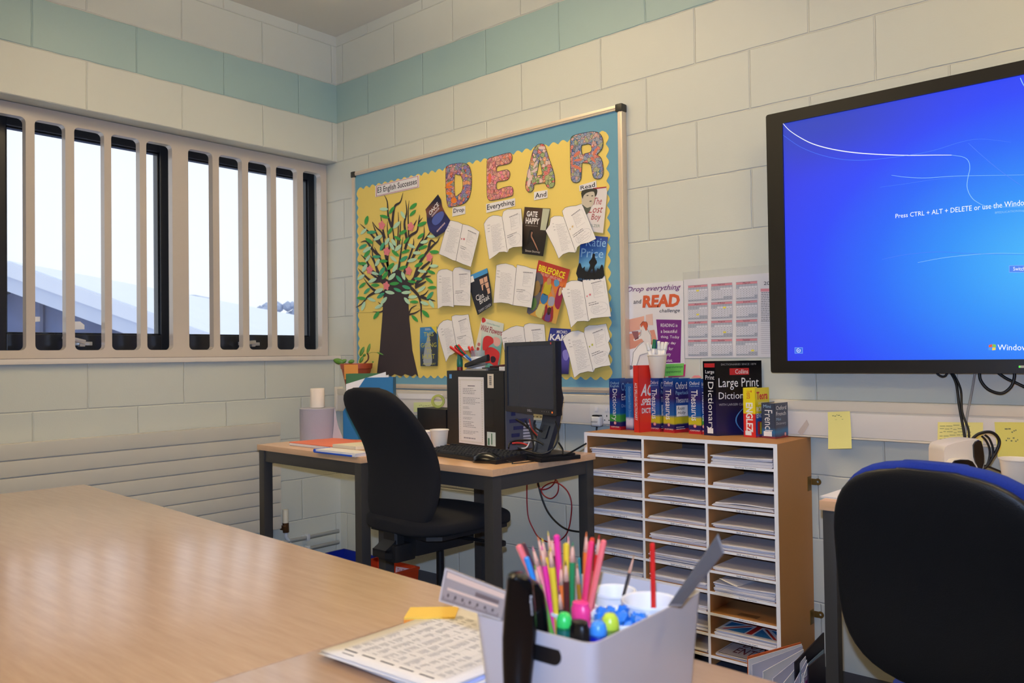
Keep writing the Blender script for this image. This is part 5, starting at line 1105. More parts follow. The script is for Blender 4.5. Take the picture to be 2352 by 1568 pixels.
# 4-6 thesauruses
def thes(ua, va, ub, vb, vt, lab, yaw, sticker, low=M_oxY, dep=.125):
    r, S, F = mk('thesaurus', ua, va, ub, vb, vt, dep, low, lab, yaw=yaw)
    text('Thesaurus', vspine(S, .24, .20, .74, .76), TW, r, bold=.005); text('Oxford', sub(S, .12, .05, .88, .11), TW, r); text('Paperback', sub(S, .12, .12, .88, .15), TBl, r); logo(S, .5, .855, r); text('OXFORD', sub(S, .12, .925, .88, .95), TW, r)
    text('Oxford', sub(F, .10, .07, .80, .20), TW, r); text('Paperback', sub(F, .10, .23, .88, .32), TBl, r); text('Thesaurus', sub(F, .10, .35, .88, .45), TW, r)
    mb = MB(); lines(mb, sub(F, .1, .88, .7, .95), 2, .3, (.8, 1)); mb.build('small_print', TW, r, normals=False)
    if sticker:
        n = e_out(F)*.0004; Q = [q+n for q in sub(F, .12, .50, .82, .70)]; mb = MB(); mb.face(Q); mb.build('white_sticker', WHT, r, normals=False)
        Q = [q+n*.5 for q in Q]; text('Room', sub(Q, .12, .10, .72, .42), M_ink, r, shear=.1, bold=.005); text('Holly', sub(Q, .12, .54, .80, .88), M_ink, r, shear=.1, bold=.005)
thes(1492.8, 990.3, 1512.6, 991.6, 868, 'yellow-striped blue thesaurus directly right of the red book', Y0, True)
thes(1524, 991.6, 1543.9, 992.5, 867.3, 'yellow-striped blue thesaurus showing its whole "Room Holly" sticker', math.radians(-14), True)
thes(1582, 993.5, 1605.7, 994.8, 867.3, 'yellow-striped blue thesaurus nearest the large black dictionary', Y0, False)
thes(1612, 992, 1620, 993, 867, 'green-striped blue thesaurus squeezed against the large black dictionary', Y0, False, M_oxG)
# 8 large print dictionary
A = foot(1617, 998.8); B = foot(1646, 1001); D = Vector(B)+Vector((.10, .165))
r, S, F = book('large_print_dictionary', A, B, (B[0]+.108, B[1]+.152), hgt(1645, 1000, 828, B), M_big, 'big black large-print dictionary, tallest book on the unit')
text('Dictionary', vspine(S, .25, .28, .82, .94), TW, r); text('Large', sub(S, .2, .12, .9, .18), TW, r); text('Print', sub(S, .2, .19, .9, .25), TW, r); mb = MB(); mb.face(sub(S, .12, .03, .95, .085)); mb.build('red_logo_panel', C(190, 40, 44, .4), r, normals=False)
n_ = e_out(F)*.0004; mb = MB(); mb.face([q+n_ for q in sub(F, .30, .10, .72, .19)]); mb.build('red_logo_panel', C(190, 40, 44, .4), r, normals=False)
text('Collins', [q+n_*2 for q in sub(F, .42, .115, .70, .175)], TW, r); text('DICTIONARIES SINCE 1874', sub(F, .12, .035, .88, .06), C(150, 150, 150, .5), r)
text('Large Print', sub(F, .06, .23, .93, .39), TW, r); text('Dictionary', sub(F, .06, .42, .84, .54), TW, r); text('WITH LARGER CLEARER TYPE', sub(F, .06, .57, .90, .60), C(170, 170, 180, .5), r)
mb = MB(); mb.tube([bil(F, .62-.20*math.sin(PI*t/12), 1-(.62+.36*t/12))+n_ for t in range(13)], [.0004+.0022*math.sin(PI*t/12) for t in range(13)], 6); mb.build('blue_arc', C(70, 130, 190, .4), r)
mb = MB(); mb.face([q+e_out(S)*.0004 for q in sub(S, .3, .90, .75, .97)]); mb.build('shelf_sticker', WHT, r, normals=False)
# 9 Teora
r, S, F = mk('pocket_dictionary', 1708.2, 999.6, 1729, 1000, 886, .105, M_teo, 'yellow, blue and red pocket dictionary in front of the large black one', M_teoS, yaw=math.radians(-8))
text('ENGLEZ', vspine(S, .22, .30, .78, .90), WHT, r, bold=.03); text('Teora', vspine(S, .3, .05, .7, .22), C(206, 50, 46, .5), r); text('Teora', sub(F, .08, .08, .88, .24), C(206, 50, 46, .5), r, bold=.03)
text('ROMAN', sub(F, .06, .38, .86, .48), WHT, r, bold=.02); text('ENGLEZ', sub(F, .06, .51, .86, .61), WHT, r, bold=.02); text('DICTIONAR', sub(F, .20, .29, .90, .34), WHT, r)
mb = MB(); mb.face(sub(F, .12, .68, .62, .94)); mb.build('red_picture', C(200, 44, 46, .4), r, normals=False); n_ = e_out(F)*.0004; mb = MB(); mb.face([q+n_ for q in sub(F, .28, .70, .50, .94)]); mb.build('yellow_picture', C(230, 200, 60, .4), r, normals=False)
mb = MB(); mb.face([q+e_out(S)*.0004 for q in sub(S, .15, .87, .65, .96)]); mb.build('shelf_sticker', WHT, r, normals=False)
# 10 French
r, S, F = mk('french_dictionary', 1750, 998, 1772.3, 999.6, 918, .09, M_fr, 'small grey-blue French dictionary, rightmost book on the unit', yaw=math.radians(-6))
text('French', vspine(S, .24, .20, .80, .86), TW, r); text('Mini', sub(S, .15, .05, .7, .14), TBl, r); text('Oxford', sub(F, .08, .08, .88, .20), TW, r); text('French', sub(F, .08, .25, .84, .36), TW, r); text('Mini', sub(F, .08, .42, .44, .50), TBl, r); text('Dictionary', sub(F, .08, .54, .84, .64), C(170, 176, 190, .5), r); logo(F, .76, .90, r)
mb = MB(); mb.face([q+e_out(S)*.0004 for q in sub(S, .15, .80, .75, .94)]); mb.build('shelf_sticker', WHT, r, normals=False)

# paper cup of board markers, revision cards
def cup(name, loc, rt, rb, h, m_, lab, cat='cup', group=None, mtx=None):
    r = empty(name, loc, lab, cat, group)
    t = .0012; prof = [(rb-.004, .004), (rb-.001, 0), (rb, .001), (rt, h-.004), (rt+.0022, h-.003), (rt+.0028, h-.0005), (rt+.0022, h+.001), (rt, h), (rt-t, h-.004), (rb-t, .008), (.001, .007)]
    MB().lathe(prof, loc, 36, closed=True).build('cup_body', m_, r, 40); return r
M_cup = mat('white_paper_cup', (236, 226, 210), .5); M_cupW = mat('bright_paper_cup', (236, 236, 236), .45)
BKH = max(v.co.z for o_ in bpy.data.objects if o_.name.startswith('thesaurus') for c_ in o_.children if c_.name.startswith('spine') for v in c_.data.vertices)
mc_ = Vector((2.222, -.105, KZ)); cp = at(1509, 880, 1); 
d_ = (mc_-CO).dot(fwd); ctr = at(1509.5, 815, d_); rim = ctr.z
lbase = Vector((ctr.x, ctr.y, KZ))
BT = KZ+BKH+.0006; hc = rim-BT; cup('marker_cup', Vector((lbase.x, lbase.y, BT)), .0365, .026, hc, M_cup, 'cream paper cup full of whiteboard markers standing on the thesauruses')
def marker(u0, v0, u1, v1, col, lab, d=d_):
    a, b_ = at(u0, v0, d), at(u1, v1, d); ax_ = (b_-a).normalized(); r = empty('whiteboard_marker', b_, lab, 'marker', 'markers in the cream cup')
    e_ = b_+ax_*.05; MB().tube([b_, e_], .0075, 12).build('barrel', WHT, r, True)
    mb = MB(); mb.tube([a, a+ax_*.002, a+(b_-a)*.5, b_-ax_*.002, b_], [.0045, .0065, .0072, .0085, .0085], 12); mb.build('cap', col, r, True)
WM = C(232, 228, 220, .3)
marker(1486, 787, 1491, 804, WM, 'white-capped marker leaning left at the left of the cream cup'); marker(1503, 779, 1502, 800, C(20, 110, 70, .3), 'green-capped marker in the cream cup'); marker(1513, 783, 1514, 802, WM, 'white-capped marker just right of the green one'); marker(1522, 785, 1521, 803, WM, 'white-capped marker second from the right in the cream cup'); marker(1531, 785, 1527, 803, WM, 'white-capped marker at the right of the cream cup', d_-.01)
marker(1508, 780, 1510, 800, C(40, 56, 120, .3), 'blue-capped marker behind the green one', d_+.02)
def cardp(px, y, m_, lab, txt=None):
    P = [onp(u, v, 'y', y) for u, v in px]; zmin = min(p.z for p in P)
    r = empty('revision_card', (cen(P).x, y, zmin), lab, 'card', None); mb = MB(); mb.prism(P, (0, -1, 0), .001); mb.build('card', m_, r)
    if txt:
        Q = [p+Vector((0, -.0004, 0)) for p in P]
        text('opqrstuvwxyz', sub(Q, .08, .2, .95, .40), C(20, 70, 40, .6), r); text('opqrstuvwxyz', sub(Q, .08, .58, .88, .80), C(20, 70, 40, .6), r)
cardp([(1535, 837), (1575, 836.5), (1573, 864), (1535, 866)], -.070, C(206, 60, 120, .5), 'pink card showing at the edge of the green alphabet card')
cardp([(1526, 836), (1571, 834), (1569, 862), (1526, 864)], -.075, C(116, 196, 90, .5), 'green alphabet card standing behind the thesauruses', True)
cardp([(1588, 867), (1594, 862), (1606, 862), (1612, 867)], -.06, C(236, 140, 140, .6), 'pink card corner poking up behind the thesauruses')

# ================================================================== DESKS AND TABLES
def RT(cx, cy, ang, z=0): return Matrix.Translation((cx, cy, z)) @ Matrix.Rotation(math.radians(ang), 4, 'Z')
def desk(name, ox, oy, ang, w_, d_, lab, top=M_desk, cat='desk', h=.73, leg=.042, group=None, skip=(), th=.024, edge=None):
    """ox,oy = front-left corner; width along local x, depth along local y (towards the board wall)"""
    T = RT(ox, oy, ang); c = T @ Vector((w_/2, d_/2, 0)); r = empty(name, c, lab, cat, group)
    mb = MB(); mb.box(0, w_, 0, d_, h-th, h, .002, T); mb.build('desk_top', top, r, 30)
    ins = .006
    for k, (x, y) in enumerate(((ins, ins), (w_-leg-ins, ins), (ins, d_-leg-ins), (w_-leg-ins, d_-leg-ins))):
        if k in skip: continue
        mb = MB(); mb.box(x, x+leg, y, y+leg, .012, h-th, .003, T); lg = mb.build('leg', M_steel, r, 30)
        mb = MB(); mb.box(x-.001, x+leg+.001, y-.001, y+leg+.001, 0, .014, .002, T); mb.build('foot_cap', M_black, lg, 30)
    a = .05
    for x0, x1, y0, y1 in ((leg+ins, w_-leg-ins, ins+.004, ins+.029), (leg+ins, w_-leg-ins, d_-ins-.029, d_-ins-.004), (ins+.004, ins+.029, leg+ins, d_-leg-ins), (w_-ins-.029, w_-ins-.004, leg+ins, d_-leg-ins)):
        mb = MB(); mb.box(x0, x1, y0, y1, h-th-a, h-th, .002, T); mb.build('apron_rail', M_steel, r, 30)
    return r, T
desk('desk', .612, -.908, -2.0, .765, .75, 'beech-topped desk with dark steel legs in the corner, holding the orange folder')
desk('desk', 1.396, -.880, -1.2, .622, .57, 'beech-topped desk with dark steel legs carrying the computer')
desk('desk', 3.071, -.818, 0, 1.5, .70, 'beech-topped desk with dark legs behind the blue and black chair', leg=.032)
# big tables in front: one run of tops, seam between them
TT = -3.06; T1 = (1.205, -1.864)
def tbl(ox, oy, w_, d_, lab):
    T = RT(ox, oy, TT); c = T @ Vector((w_/2, -d_/2, 0)); r = empty('table', c, lab, 'table')
    MB().box(0.0006, w_-.0006, -d_, 0, .706, .73, .0015, T).build('table_top', M_table, r, 30)
    for x in (.03, w_-.075):
        for y in (-.075, -d_+.03):
            mb = MB(); mb.box(x, x+.045, y, y+.045, 0, .706, .003, T); mb.build('leg', M_steel, r, 30)
    for y in (-.065, -d_+.04):
        mb = MB(); mb.box(.075, w_-.075, y, y+.025, .656, .706, .002, T); mb.build('apron_rail', M_steel, r, 30)
w1 = 1.775
tbl(T1[0], T1[1], w1, .92, 'large beech table filling the lower left of the picture')
q = RT(T1[0], T1[1], TT) @ Vector((w1, 0, 0)); tbl(q.x, q.y, 1.55, .92, 'beech table under the grey bin and the printed papers')
TZ = .73

# ================================================================== CHAIRS
def pad(fn, n=40, m_=18):           # fn(t) -> centre, half-width vector, half-thickness vector, roundness
    rings = []
    for i in range(m_+1):
        t = .5-.5*math.cos(PI*i/m_); c, a, b_, e = fn(t); ring = []
        for k in range(n):
            th = 2*PI*k/n; cx, sx = math.cos(th), math.sin(th)
            ring.append(c+a*(math.copysign(abs(cx)**e, cx))+b_*(math.copysign(abs(sx)**e, sx)))
        rings.append(ring)
    return rings
def se(t, p): u = abs(2*t-1); return max(.02, (1-u**p))**(1/p)
def chair(loc, ang, lab, back_z, back_h, bw, lean, curve, shell, seatz=.47, seatw=.235, seatd=.235, off_back=-.27, shape=(3.2, .05), fab=M_fab, backthick=.035):
    T = RT(loc[0], loc[1], ang); R = T.to_3x3(); r = empty('office_chair', (loc[0], loc[1], 0), lab, 'chair')
    X, Y, Z = R @ Vector((1, 0, 0)), R @ Vector((0, 1, 0)), Vector((0, 0, 1)); O = Vector((loc[0], loc[1], 0))
    # seat
    def fs(t): w_ = se(t, 3.4); return O+Y*((t-.5)*2*seatd*1.0)+Z*(seatz-.03-.035*max(0, t-.75)*2), X*seatw*w_*(1.0 if t < .6 else 1-.1*(t-.6)), Z*(.034*(se(t, 5))), .55
    MB().loft(pad(fs)).build('seat', fab, r, True)
    MB().loft([[O+X*(.19*a)+Y*(.19*b_)+Z*z for a, b_ in ((-1, -.8), (-.8, -1), (.8, -1), (1, -.8), (1, .8), (.8, 1), (-.8, 1), (-1, .8))] for z in (seatz-.068, seatz-.055)]).build('seat_pan', M_blackm, r)
    yb = off_back
    def cy(t): return yb + lean*(t-.45) + curve*math.sin(PI*min(1, max(0, t)))**1.5
    def fb(t): w_ = se(t, shape[0])*(1+shape[1]*(1-2*t)); return O+Y*cy(t)+Z*(back_z+back_h*t), X*bw*w_, Y*backthick*(.45+.55*se(t, 4)), .75
    if not shell: MB().loft(pad(fb, 48, 26)).build('backrest', fab, r, True)
    else:
        def f1(t): c, a, b_, e = fb(t); return c+Y*.018, a*1.0, b_*.9, .8
        def f2(t): c, a, b_, e = fb(t); c = c-Z*.006-Y*.016+Z*(.5-t)*.012; return c, a*.965, b_*.62, .6
        MB().loft(pad(f1, 48, 26)).build('backrest', shell, r, True); MB().loft(pad(f2, 48, 26)).build('back_shell', mat('ribbed_black_shell', (22, 23, 26), .42, bump=.25, bscale=500), r, True)
    # upright bar, mechanism, column and star base
    pts = [O+Y*(cy(.12)-.01)+Z*(back_z+.05), O+Y*(cy(0)-.03)+Z*(back_z-.02), O+Y*(yb-.03)+Z*(seatz-.12), O+Y*(-.12)+Z*(seatz-.125), O+Y*.02+Z*(seatz-.11)]
    mb = MB()
    P = spline(pts, 5); mb.loft([[p+X*.034*a+(Y if i < 9 else Z)*.010*b_ for a, b_ in ((-1, -1), (1, -1), (1, 1), (-1, 1))] for i, p in enumerate(P)]); mb.build('back_bar', M_blackm, r, 40)
    c0 = O+Y*(cy(0)-.03)+Z*(back_z-.012); mb = MB(); mb.loft([[c0+X*.037*a+Y*.018*b_+Z*z for a, b_ in ((-1, -.6), (-.8, -1), (.8, -1), (1, -.6), (1, 1), (-1, 1))] for z in (-.062, -.05, .03)]); mb.build('bar_cover', M_blackm, r)
    mb = MB(); mb.box(-.075, .075, -.17, .10, seatz-.135, seatz-.068, .01, T); mb.box(-.05, .05, -.24, -.15, seatz-.15, seatz-.09, .012, T); mb.build('tilt_mechanism', M_blackm, r, 30)
    mb = MB(); mb.tube([T @ Vector((.07, .02, seatz-.10)), T @ Vector((.20, .06, seatz-.105))], .006, 8); mb.box(.19, .26, .045, .078, seatz-.114, seatz-.094, .008, T); mb.build('tilt_lever', M_black, r, 40)
    mb = MB(); mb.lathe([(.0025, 0), (.0025, .002)], T @ Vector((-.03, -.171, seatz-.10)), 8, Matrix.Rotation(PI/2, 4, 'X')); mb.lathe([(.003, 0), (.003, .002)], T @ Vector((.03, -.171, seatz-.11)), 8, Matrix.Rotation(PI/2, 4, 'X')); mb.build('screw', M_alu, r)
    MB().lathe([(.014, .24), (.014, seatz-.13)], O, 20).build('gas_column', M_black, r, 40); MB().lathe([(.026, .10), (.028, .11), (.024, .27), (.018, .275)], O, 20).build('column_cover', M_blackm, r, 40)
    for k in range(5):
        a = 2*PI*k/5+.92; d_ = Vector((math.cos(a), math.sin(a), 0)); s_ = Vector((-d_.y, d_.x, 0))
        mb = MB(); mb.loft([[O+d_*rr+s_*w_*q+Z*(zc+hh*p_) for q, p_ in ((-1, -1), (1, -1), (.8, 1), (-.8, 1))] for rr, w_, zc, hh in ((.02, .028, .115, .022), (.15, .022, .105, .018), (.28, .016, .085, .010))]); lg = mb.build('base_leg', M_blackm, r, 30)
        mb = MB(); c = O+d_*.275+Z*.026
        for q in (-.014, .014): mb.lathe([(.004, -.008), (.026, -.008), (.026, .008), (.004, .008)], c+s_*q, 18, Matrix.Rotation(a, 4, 'Z') @ Matrix.Rotation(PI/2, 4, 'X'), True)
        mb.tube([O+d_*.275+Z*.05, O+d_*.275+Z*.088], .006, 8); mb.build('castor', M_black, lg, 40)
    return r
_c = at(1010, 1200, 2.93)
chair((_c.x, _c.y), -3, 'black fabric office chair with a curved high back, pulled up to the computer desk', .515, .492, .186, -.135, .075, None, seatz=.566, seatw=.215, seatd=.235, off_back=-.24, shape=(3.4, .02), backthick=.042)
M_blue = mat('royal_blue_fabric', (34, 62, 168), .95, bump=.5, bscale=1500, noise=.2, nscale=300)
chair((3.490, -.87), -11, 'blue fabric office chair with a black plastic back shell, seen from behind at right', .435, .456, .228, -.07, .02, M_blue, seatz=.40, seatw=.19, shape=(3.0, .03), off_back=-.29, fab=M_blue, backthick=.03)

# ================================================================== THINGS ON THE CORNER DESKS
# tower computer
pcT = RT(1.352, -.452, -9); 
pc = empty('computer_tower', pcT @ Vector((.2, .09, TZ)), 'black tower computer with a printed sheet taped to its side', 'computer')
PH = .318
mb = MB(); mb.box(0, .385, 0, .15, TZ+.004, TZ+PH, .004, pcT); mb.build('case', mat('black_steel_case', (24, 24, 25), .5, bump=.1, bscale=800), pc, 30)
mb = MB(); mb.box(.3855, .392, .004, .146, TZ+.008, TZ+PH-.004, .002, pcT); mb.build('rear_plate', C(86, 90, 100, .5), pc, 30)
mb = MB(); rnd = random.Random(2)
for k in range(9): z = TZ+.03+.028*k; mb.box(.392, .394, .02+.01*(k % 3), .05+.02*(k % 4), z, z+.014, 0, pcT)
mb.build('rear_ports', C(40, 46, 90, .5), pc)
mb = MB()
for k in range(7): mb.box(.392, .3935, .09, .13, TZ+.03+.012*k, TZ+.037+.012*k, 0, pcT)
mb.build('expansion_slots', C(180, 184, 196, .4), pc)
mb = MB()
for x0 in (.02, .33):
    for y0 in (.02, .13): mb.box(x0, x0+.03, y0, y0+.02, TZ, TZ+.005, 0, pcT)
mb.build('feet', M_black, pc)
def pcq(a0, z0, a1, z1, o=-.0005): return [pcT @ Vector((a0, o, TZ+z1)), pcT @ Vector((a1, o, TZ+z1)), pcT @ Vector((a1, o, TZ+z0)), pcT @ Vector((a0, o, TZ+z0))]
Q = pcq(.270, .10, .315, .20, -.0004); mb = MB(); mb.face(pcq(.262, .095, .320, .205, -.0004)); mb.build('side_latch_recess', C(14, 14, 15, .3), pc, normals=False)
nP = (pcT.to_3x3() @ Vector((0, -1, 0)))
Q = pcq(.085, -.0+.018, .258, .292, -.0008); sh = empty('printed_instructions', Q[3], 'white instruction sheet with a striped border taped to the black computer', 'paper'); mb = MB(); mb.prism(Q, nP, .0005); mb.build('sheet', M_paper, sh)
Q1 = [p+nP*.0004 for p in Q]; mb = MB()
for k in range(19): mb.face(sub(Q1, .04+.05*k, .030, .055+.05*k, .055)); mb.face(sub(Q1, .04+.05*k, .955, .055+.05*k, .98))
for k in range(34): mb.face(sub(Q1, .05, .06+.0265*k, .09, .068+.0265*k)); mb.face(sub(Q1, .91, .06+.0265*k, .95, .068+.0265*k))
mb.build('striped_border', C(190, 182, 150, .7), sh, normals=False)
mb = MB()
for a in ((.38, .125, .66, .137),): mb.face(sub(Q1, *a))
lines(mb, sub(Q1, .18, .16, .86, .26), 4, .25, (.6, 1), seed=1); lines(mb, sub(Q1, .18, .30, .86, .41), 5, .25, (.4, 1), seed=2); lines(mb, sub(Q1, .18, .44, .5, .48), 2, .25, (.6, 1), seed=3); lines(mb, sub(Q1, .18, .51, .76, .57), 3, .25, (.5, 1), seed=4); lines(mb, sub(Q1, .18, .60, .76, .64), 2, .25, (.5, 1), seed=4); lines(mb, sub(Q1, .18, .66, .7, .76), 4, .25, (.5, 1), seed=5); lines(mb, sub(Q1, .18, .80, .86, .86), 3, .25, (.5, 1), seed=6)
mb.build('printed_text', M_grey, sh, normals=False)
mb = MB(); lines(mb, sub(Q1, .2, .90, .7, .93), 1, .6, (.9, 1)); mb.build('handwriting', M_pencil, sh, normals=False)
Q = pcq(.283, .250, .322, .306, -.0006); mb = MB(); mb.face(Q); mb.build('barcode_sticker', C(226, 216, 196, .5), pc, normals=False)
mb = MB()
for k in range(13): mb.face(sub([p+nP*.0003 for p in Q], .28, .15+.05*k, .68, .17+.05*k+.015*(k % 3 == 0)))
mb.build('barcode', M_ink, pc, normals=False)
mb = MB(); mb.face(pcq(.020, .285, .038, .303)); mb.build('blue_badge', C(90, 160, 220, .4), pc, normals=False)
Q = pcq(.275, .02, .330, .075, -.0006); mb = MB(); mb.face(Q); mb.build('licence_sticker', C(206, 220, 214, .5), pc, normals=False); mb = MB(); mb.face(sub([p+nP*.0003 for p in Q], .10, .45, .30, .95)); mb.face(sub([p+nP*.0003 for p in Q], .5, .1, .62, .9)); mb.build('licence_print', C(70, 120, 90, .5), pc, normals=False)

# things on top of the computer
PT = TZ+PH
def onpc(u, v, y=None):
    p = onp(u, v, 'z', PT); return p
def pcp(a, b_, z=0): return pcT @ Vector((a, b_, PT+z))
def dpt(P): return (Vector(P)-CO).dot(fwd)
def upix(P): d = Vector(P)-CO; return 1176+CF*d.dot(rgt)/d.dot(fwd), 784-CF*d.dot(upv)/d.dot(fwd)
jc = pcp(.115, .08); u_, v_ = upix(jc)
jar = empty('pen_jar', jc, 'white mug-like jar with a clear top full of red pens, on the computer', 'jar')
MB().lathe([(.025, 0), (.031, .004), (.032, .03), (.031, .055), (.028, .058), (.027, .05), (.027, .006), (.001, .005)], jc, 28).build('jar_body', C(226, 224, 222, .3), jar, 40)
MB().lathe([(.0295, .056), (.0315, .060), (.030, .082), (.0315, .084), (.029, .084), (.0285, .060)], jc, 28, closed=False).build('glass_rim', clearplastic('clear_glass', (236, 240, 242), .25, .05), jar, True)
mb = MB(); mb.lathe([(.0005, 0), (.007, 0), (.007, .001), (.0005, .001)], jc+Vector((-.012, -.031, .028)), 12, Matrix.Rotation(PI/2, 4, 'X')); mb.build('red_dot', C(190, 40, 50, .4), jar)
def pen(name, base, u, v, d, r, col, capcol, lab, cat='pen', group=None, capf=.45, tipm=None):
    top = at(u, v, d); base = Vector(base); o = empty(name, base, lab, cat, group); ax_ = top-base
    MB().tube([base, base+ax_*(1-capf*.6)], r*.8, 8).build('barrel', col, o, True)
    MB().tube([base+ax_*(1-capf), base+ax_*(1-capf*.98), top-ax_*.02, top], [r*.95, r*1.15, r*1.15, r*.7], 8).build('cap', capcol, o, True)
    mb = MB(); s_ = ax_.normalized(); q = s_.cross(Vector((0, 1, 0))).normalized(); mb.tube([top-ax_*.03+q*r*1.5, top-ax_*capf*.75+q*r*1.5], r*.35, 5); mb.build('clip', capcol, o, True)
    return o
JD = dpt(jc); RP = C(214, 44, 36, .3); CLR = C(206, 196, 186, .2)
gp = 'red biros in the jar on the computer'
for k, (u, v, c_, lab) in enumerate(((1033, 795, RP, 'red-capped pen leaning furthest left in the jar'), (1044, 794, RP, 'red-capped pen left of the green one in the jar'), (1052, 791, RP, 'red-capped pen at the back of the jar'), (1076, 795, RP, 'red-capped pen leaning right in the jar'), (1084, 795, RP, 'red-capped pen leaning furthest right in the jar'), (1047, 792, C(20, 90, 60, .3), 'dark green-capped pen in the jar on the computer'), (1042, 802, C(50, 60, 50, .4), 'thin dark pen in the jar on the computer'))):
    b_ = jc+Vector((.010*math.cos(k*2.1), .010*math.sin(k*2.1), .010)); pen('pen', b_, u, v, JD-.012+.008*(k % 4), .0042, CLR, c_, lab, group=gp)
pen('pen', jc+Vector((.006, 0, .01)), 1069, 814, JD-.02, .0042, C(60, 130, 200, .4), C(60, 130, 200, .4), 'short blue pen in the jar on the computer', group=gp)
# green glue stick
gcp = pcp(.055, .03); g_ = empty('glue_stick', gcp, 'green glue stick with a dark red base, standing on the computer', 'glue stick')
MB().lathe([(.010, 0), (.0125, .001), (.0125, .014), (.011, .015)], gcp, 20).build('base', C(120, 34, 36, .4), g_, 40)
MB().lathe([(.0115, .0145), (.0130, .018), (.0130, .045), (.0105, .050), (.0105, .088), (.009, .090)], gcp, 20).build('body', C(24, 110, 90, .35), g_, 40)
# black stapler on the computer
sc_ = pcp(.17, .035); st = empty('stapler', sc_, 'small black stapler lying open on top of the computer', 'stapler')
d1 = (pcT.to_3x3() @ Vector((1, .05, 0))).normalized(); d2 = Vector((-d1.y, d1.x, 0))
def bar(c, a, l, w_, h0, h1, z0, z1, n=8):   # bar along d1, rising from z0 to z1
    rings = []
    for i in range(n+1):
        t = i/n; hh = (h0+(h1-h0)*t); ww = w_*(.6+.4*math.sin(PI*min(1, .15+t))); p = c+a*((t-.5)*l)+Vector((0, 0, z0+(z1-z0)*t))
        rings.append([p+d2*ww*q+Vector((0, 0, hh*z)) for q, z in ((-1, 0), (1, 0), (1, .7), (.6, 1), (-.6, 1), (-1, .7))])
    return rings
MB().loft(bar(sc_, d1, .13, .014, .006, .008, .0005, .0005)).build('base_plate', M_alu, st); MB().loft(bar(sc_, d1, .14, .014, .016, .026, .014, .040)).build('top_arm', M_black, st, 40); MB().loft(bar(sc_, d1, .12, .009, .008, .008, .008, .024)).build('magazine', C(120, 120, 124, .3), st)
# dark wallets and papers at the back of the computer top
def flat(name, cpos, l, w_, h, ang, z, m_, lab, cat, tilt=0):
    T = Matrix.Translation((cpos.x, cpos.y, z)) @ Matrix.Rotation(math.radians(ang), 4, 'Z') @ Matrix.Rotation(math.radians(tilt), 4, 'Y')
    mb = MB(); mb.box(-l/2, l/2, -w_/2, w_/2, 0, h, min(.0015, h*.3), T); return tag(mb.build(name, m_, None, 30, origin=(cpos.x, cpos.y, z)), lab, cat)
flat('wallet_case', pcp(.27, .09), .15, .10, .012, -9, PT+.0005, C(30, 28, 30, .4), 'flat black case lying on the computer behind the stapler', 'case')
flat('wallet_case', pcp(.29, .10), .13, .09, .006, -12, PT+.017, C(92, 30, 36, .35), 'thin dark red case resting tilted on the black one', 'case', -4)
flat('crumpled_receipt', pcp(.348, .05), .05, .05, .016, -20, PT+.0005, M_paper, 'white folded paper on the computer beside the monitor', 'paper')
# boxes behind the chair: black document box, tape roll, notes
flat('document_box', onp(985, 1000, 'z', .80), .22, .10, .148, -8, TZ+.0005, C(16, 16, 18, .4), 'black box file behind the paper cups', 'box file')
bb = bpy.data.objects.get('document_box'); bb.location = (1.215, -.36, TZ+.0005)
tp_ = Vector((1.20, -.36, TZ+.149)); mb = MB(); Tm = Matrix.Rotation(PI/2, 4, 'X'); mb.lathe([(.020, -.009), (.030, -.009), (.030, .009), (.020, .009)], tp_+Vector((0, 0, .030)), 28, Matrix.Rotation(math.radians(40), 4, 'Z') @ Tm, closed=False); o = mb.build('tape_roll', C(176, 180, 70, .25), None, 40, origin=tp_); tag(o, 'yellow-green roll of tape on the black box file', 'tape roll')
note([(950, 924), (1015, 922), (1013, 945), (950, 946)], mat('pale_green_note', (218, 226, 160), .7), 'pale green note with green writing on the trunking behind the tape roll', -.0480, ((.2, .2, .9, .8), 2, 4))
note([(912, 903), (1016, 905), (1016, 917), (918, 915)], M_paper, 'strip of white paper on the trunking left of the computer', -.0480)
# paper cups
cup('paper_cup', Vector((1.500, -.640, TZ)), .036, .026, .088, M_cup, 'cream paper cup nearer the keyboard, beside the black chair', group='paper cups beside the chair')
cup('paper_cup', Vector((1.428, -.650, TZ)), .036, .026, .080, M_cup, 'cream paper cup half hidden behind the black chair', group='paper cups beside the chair')
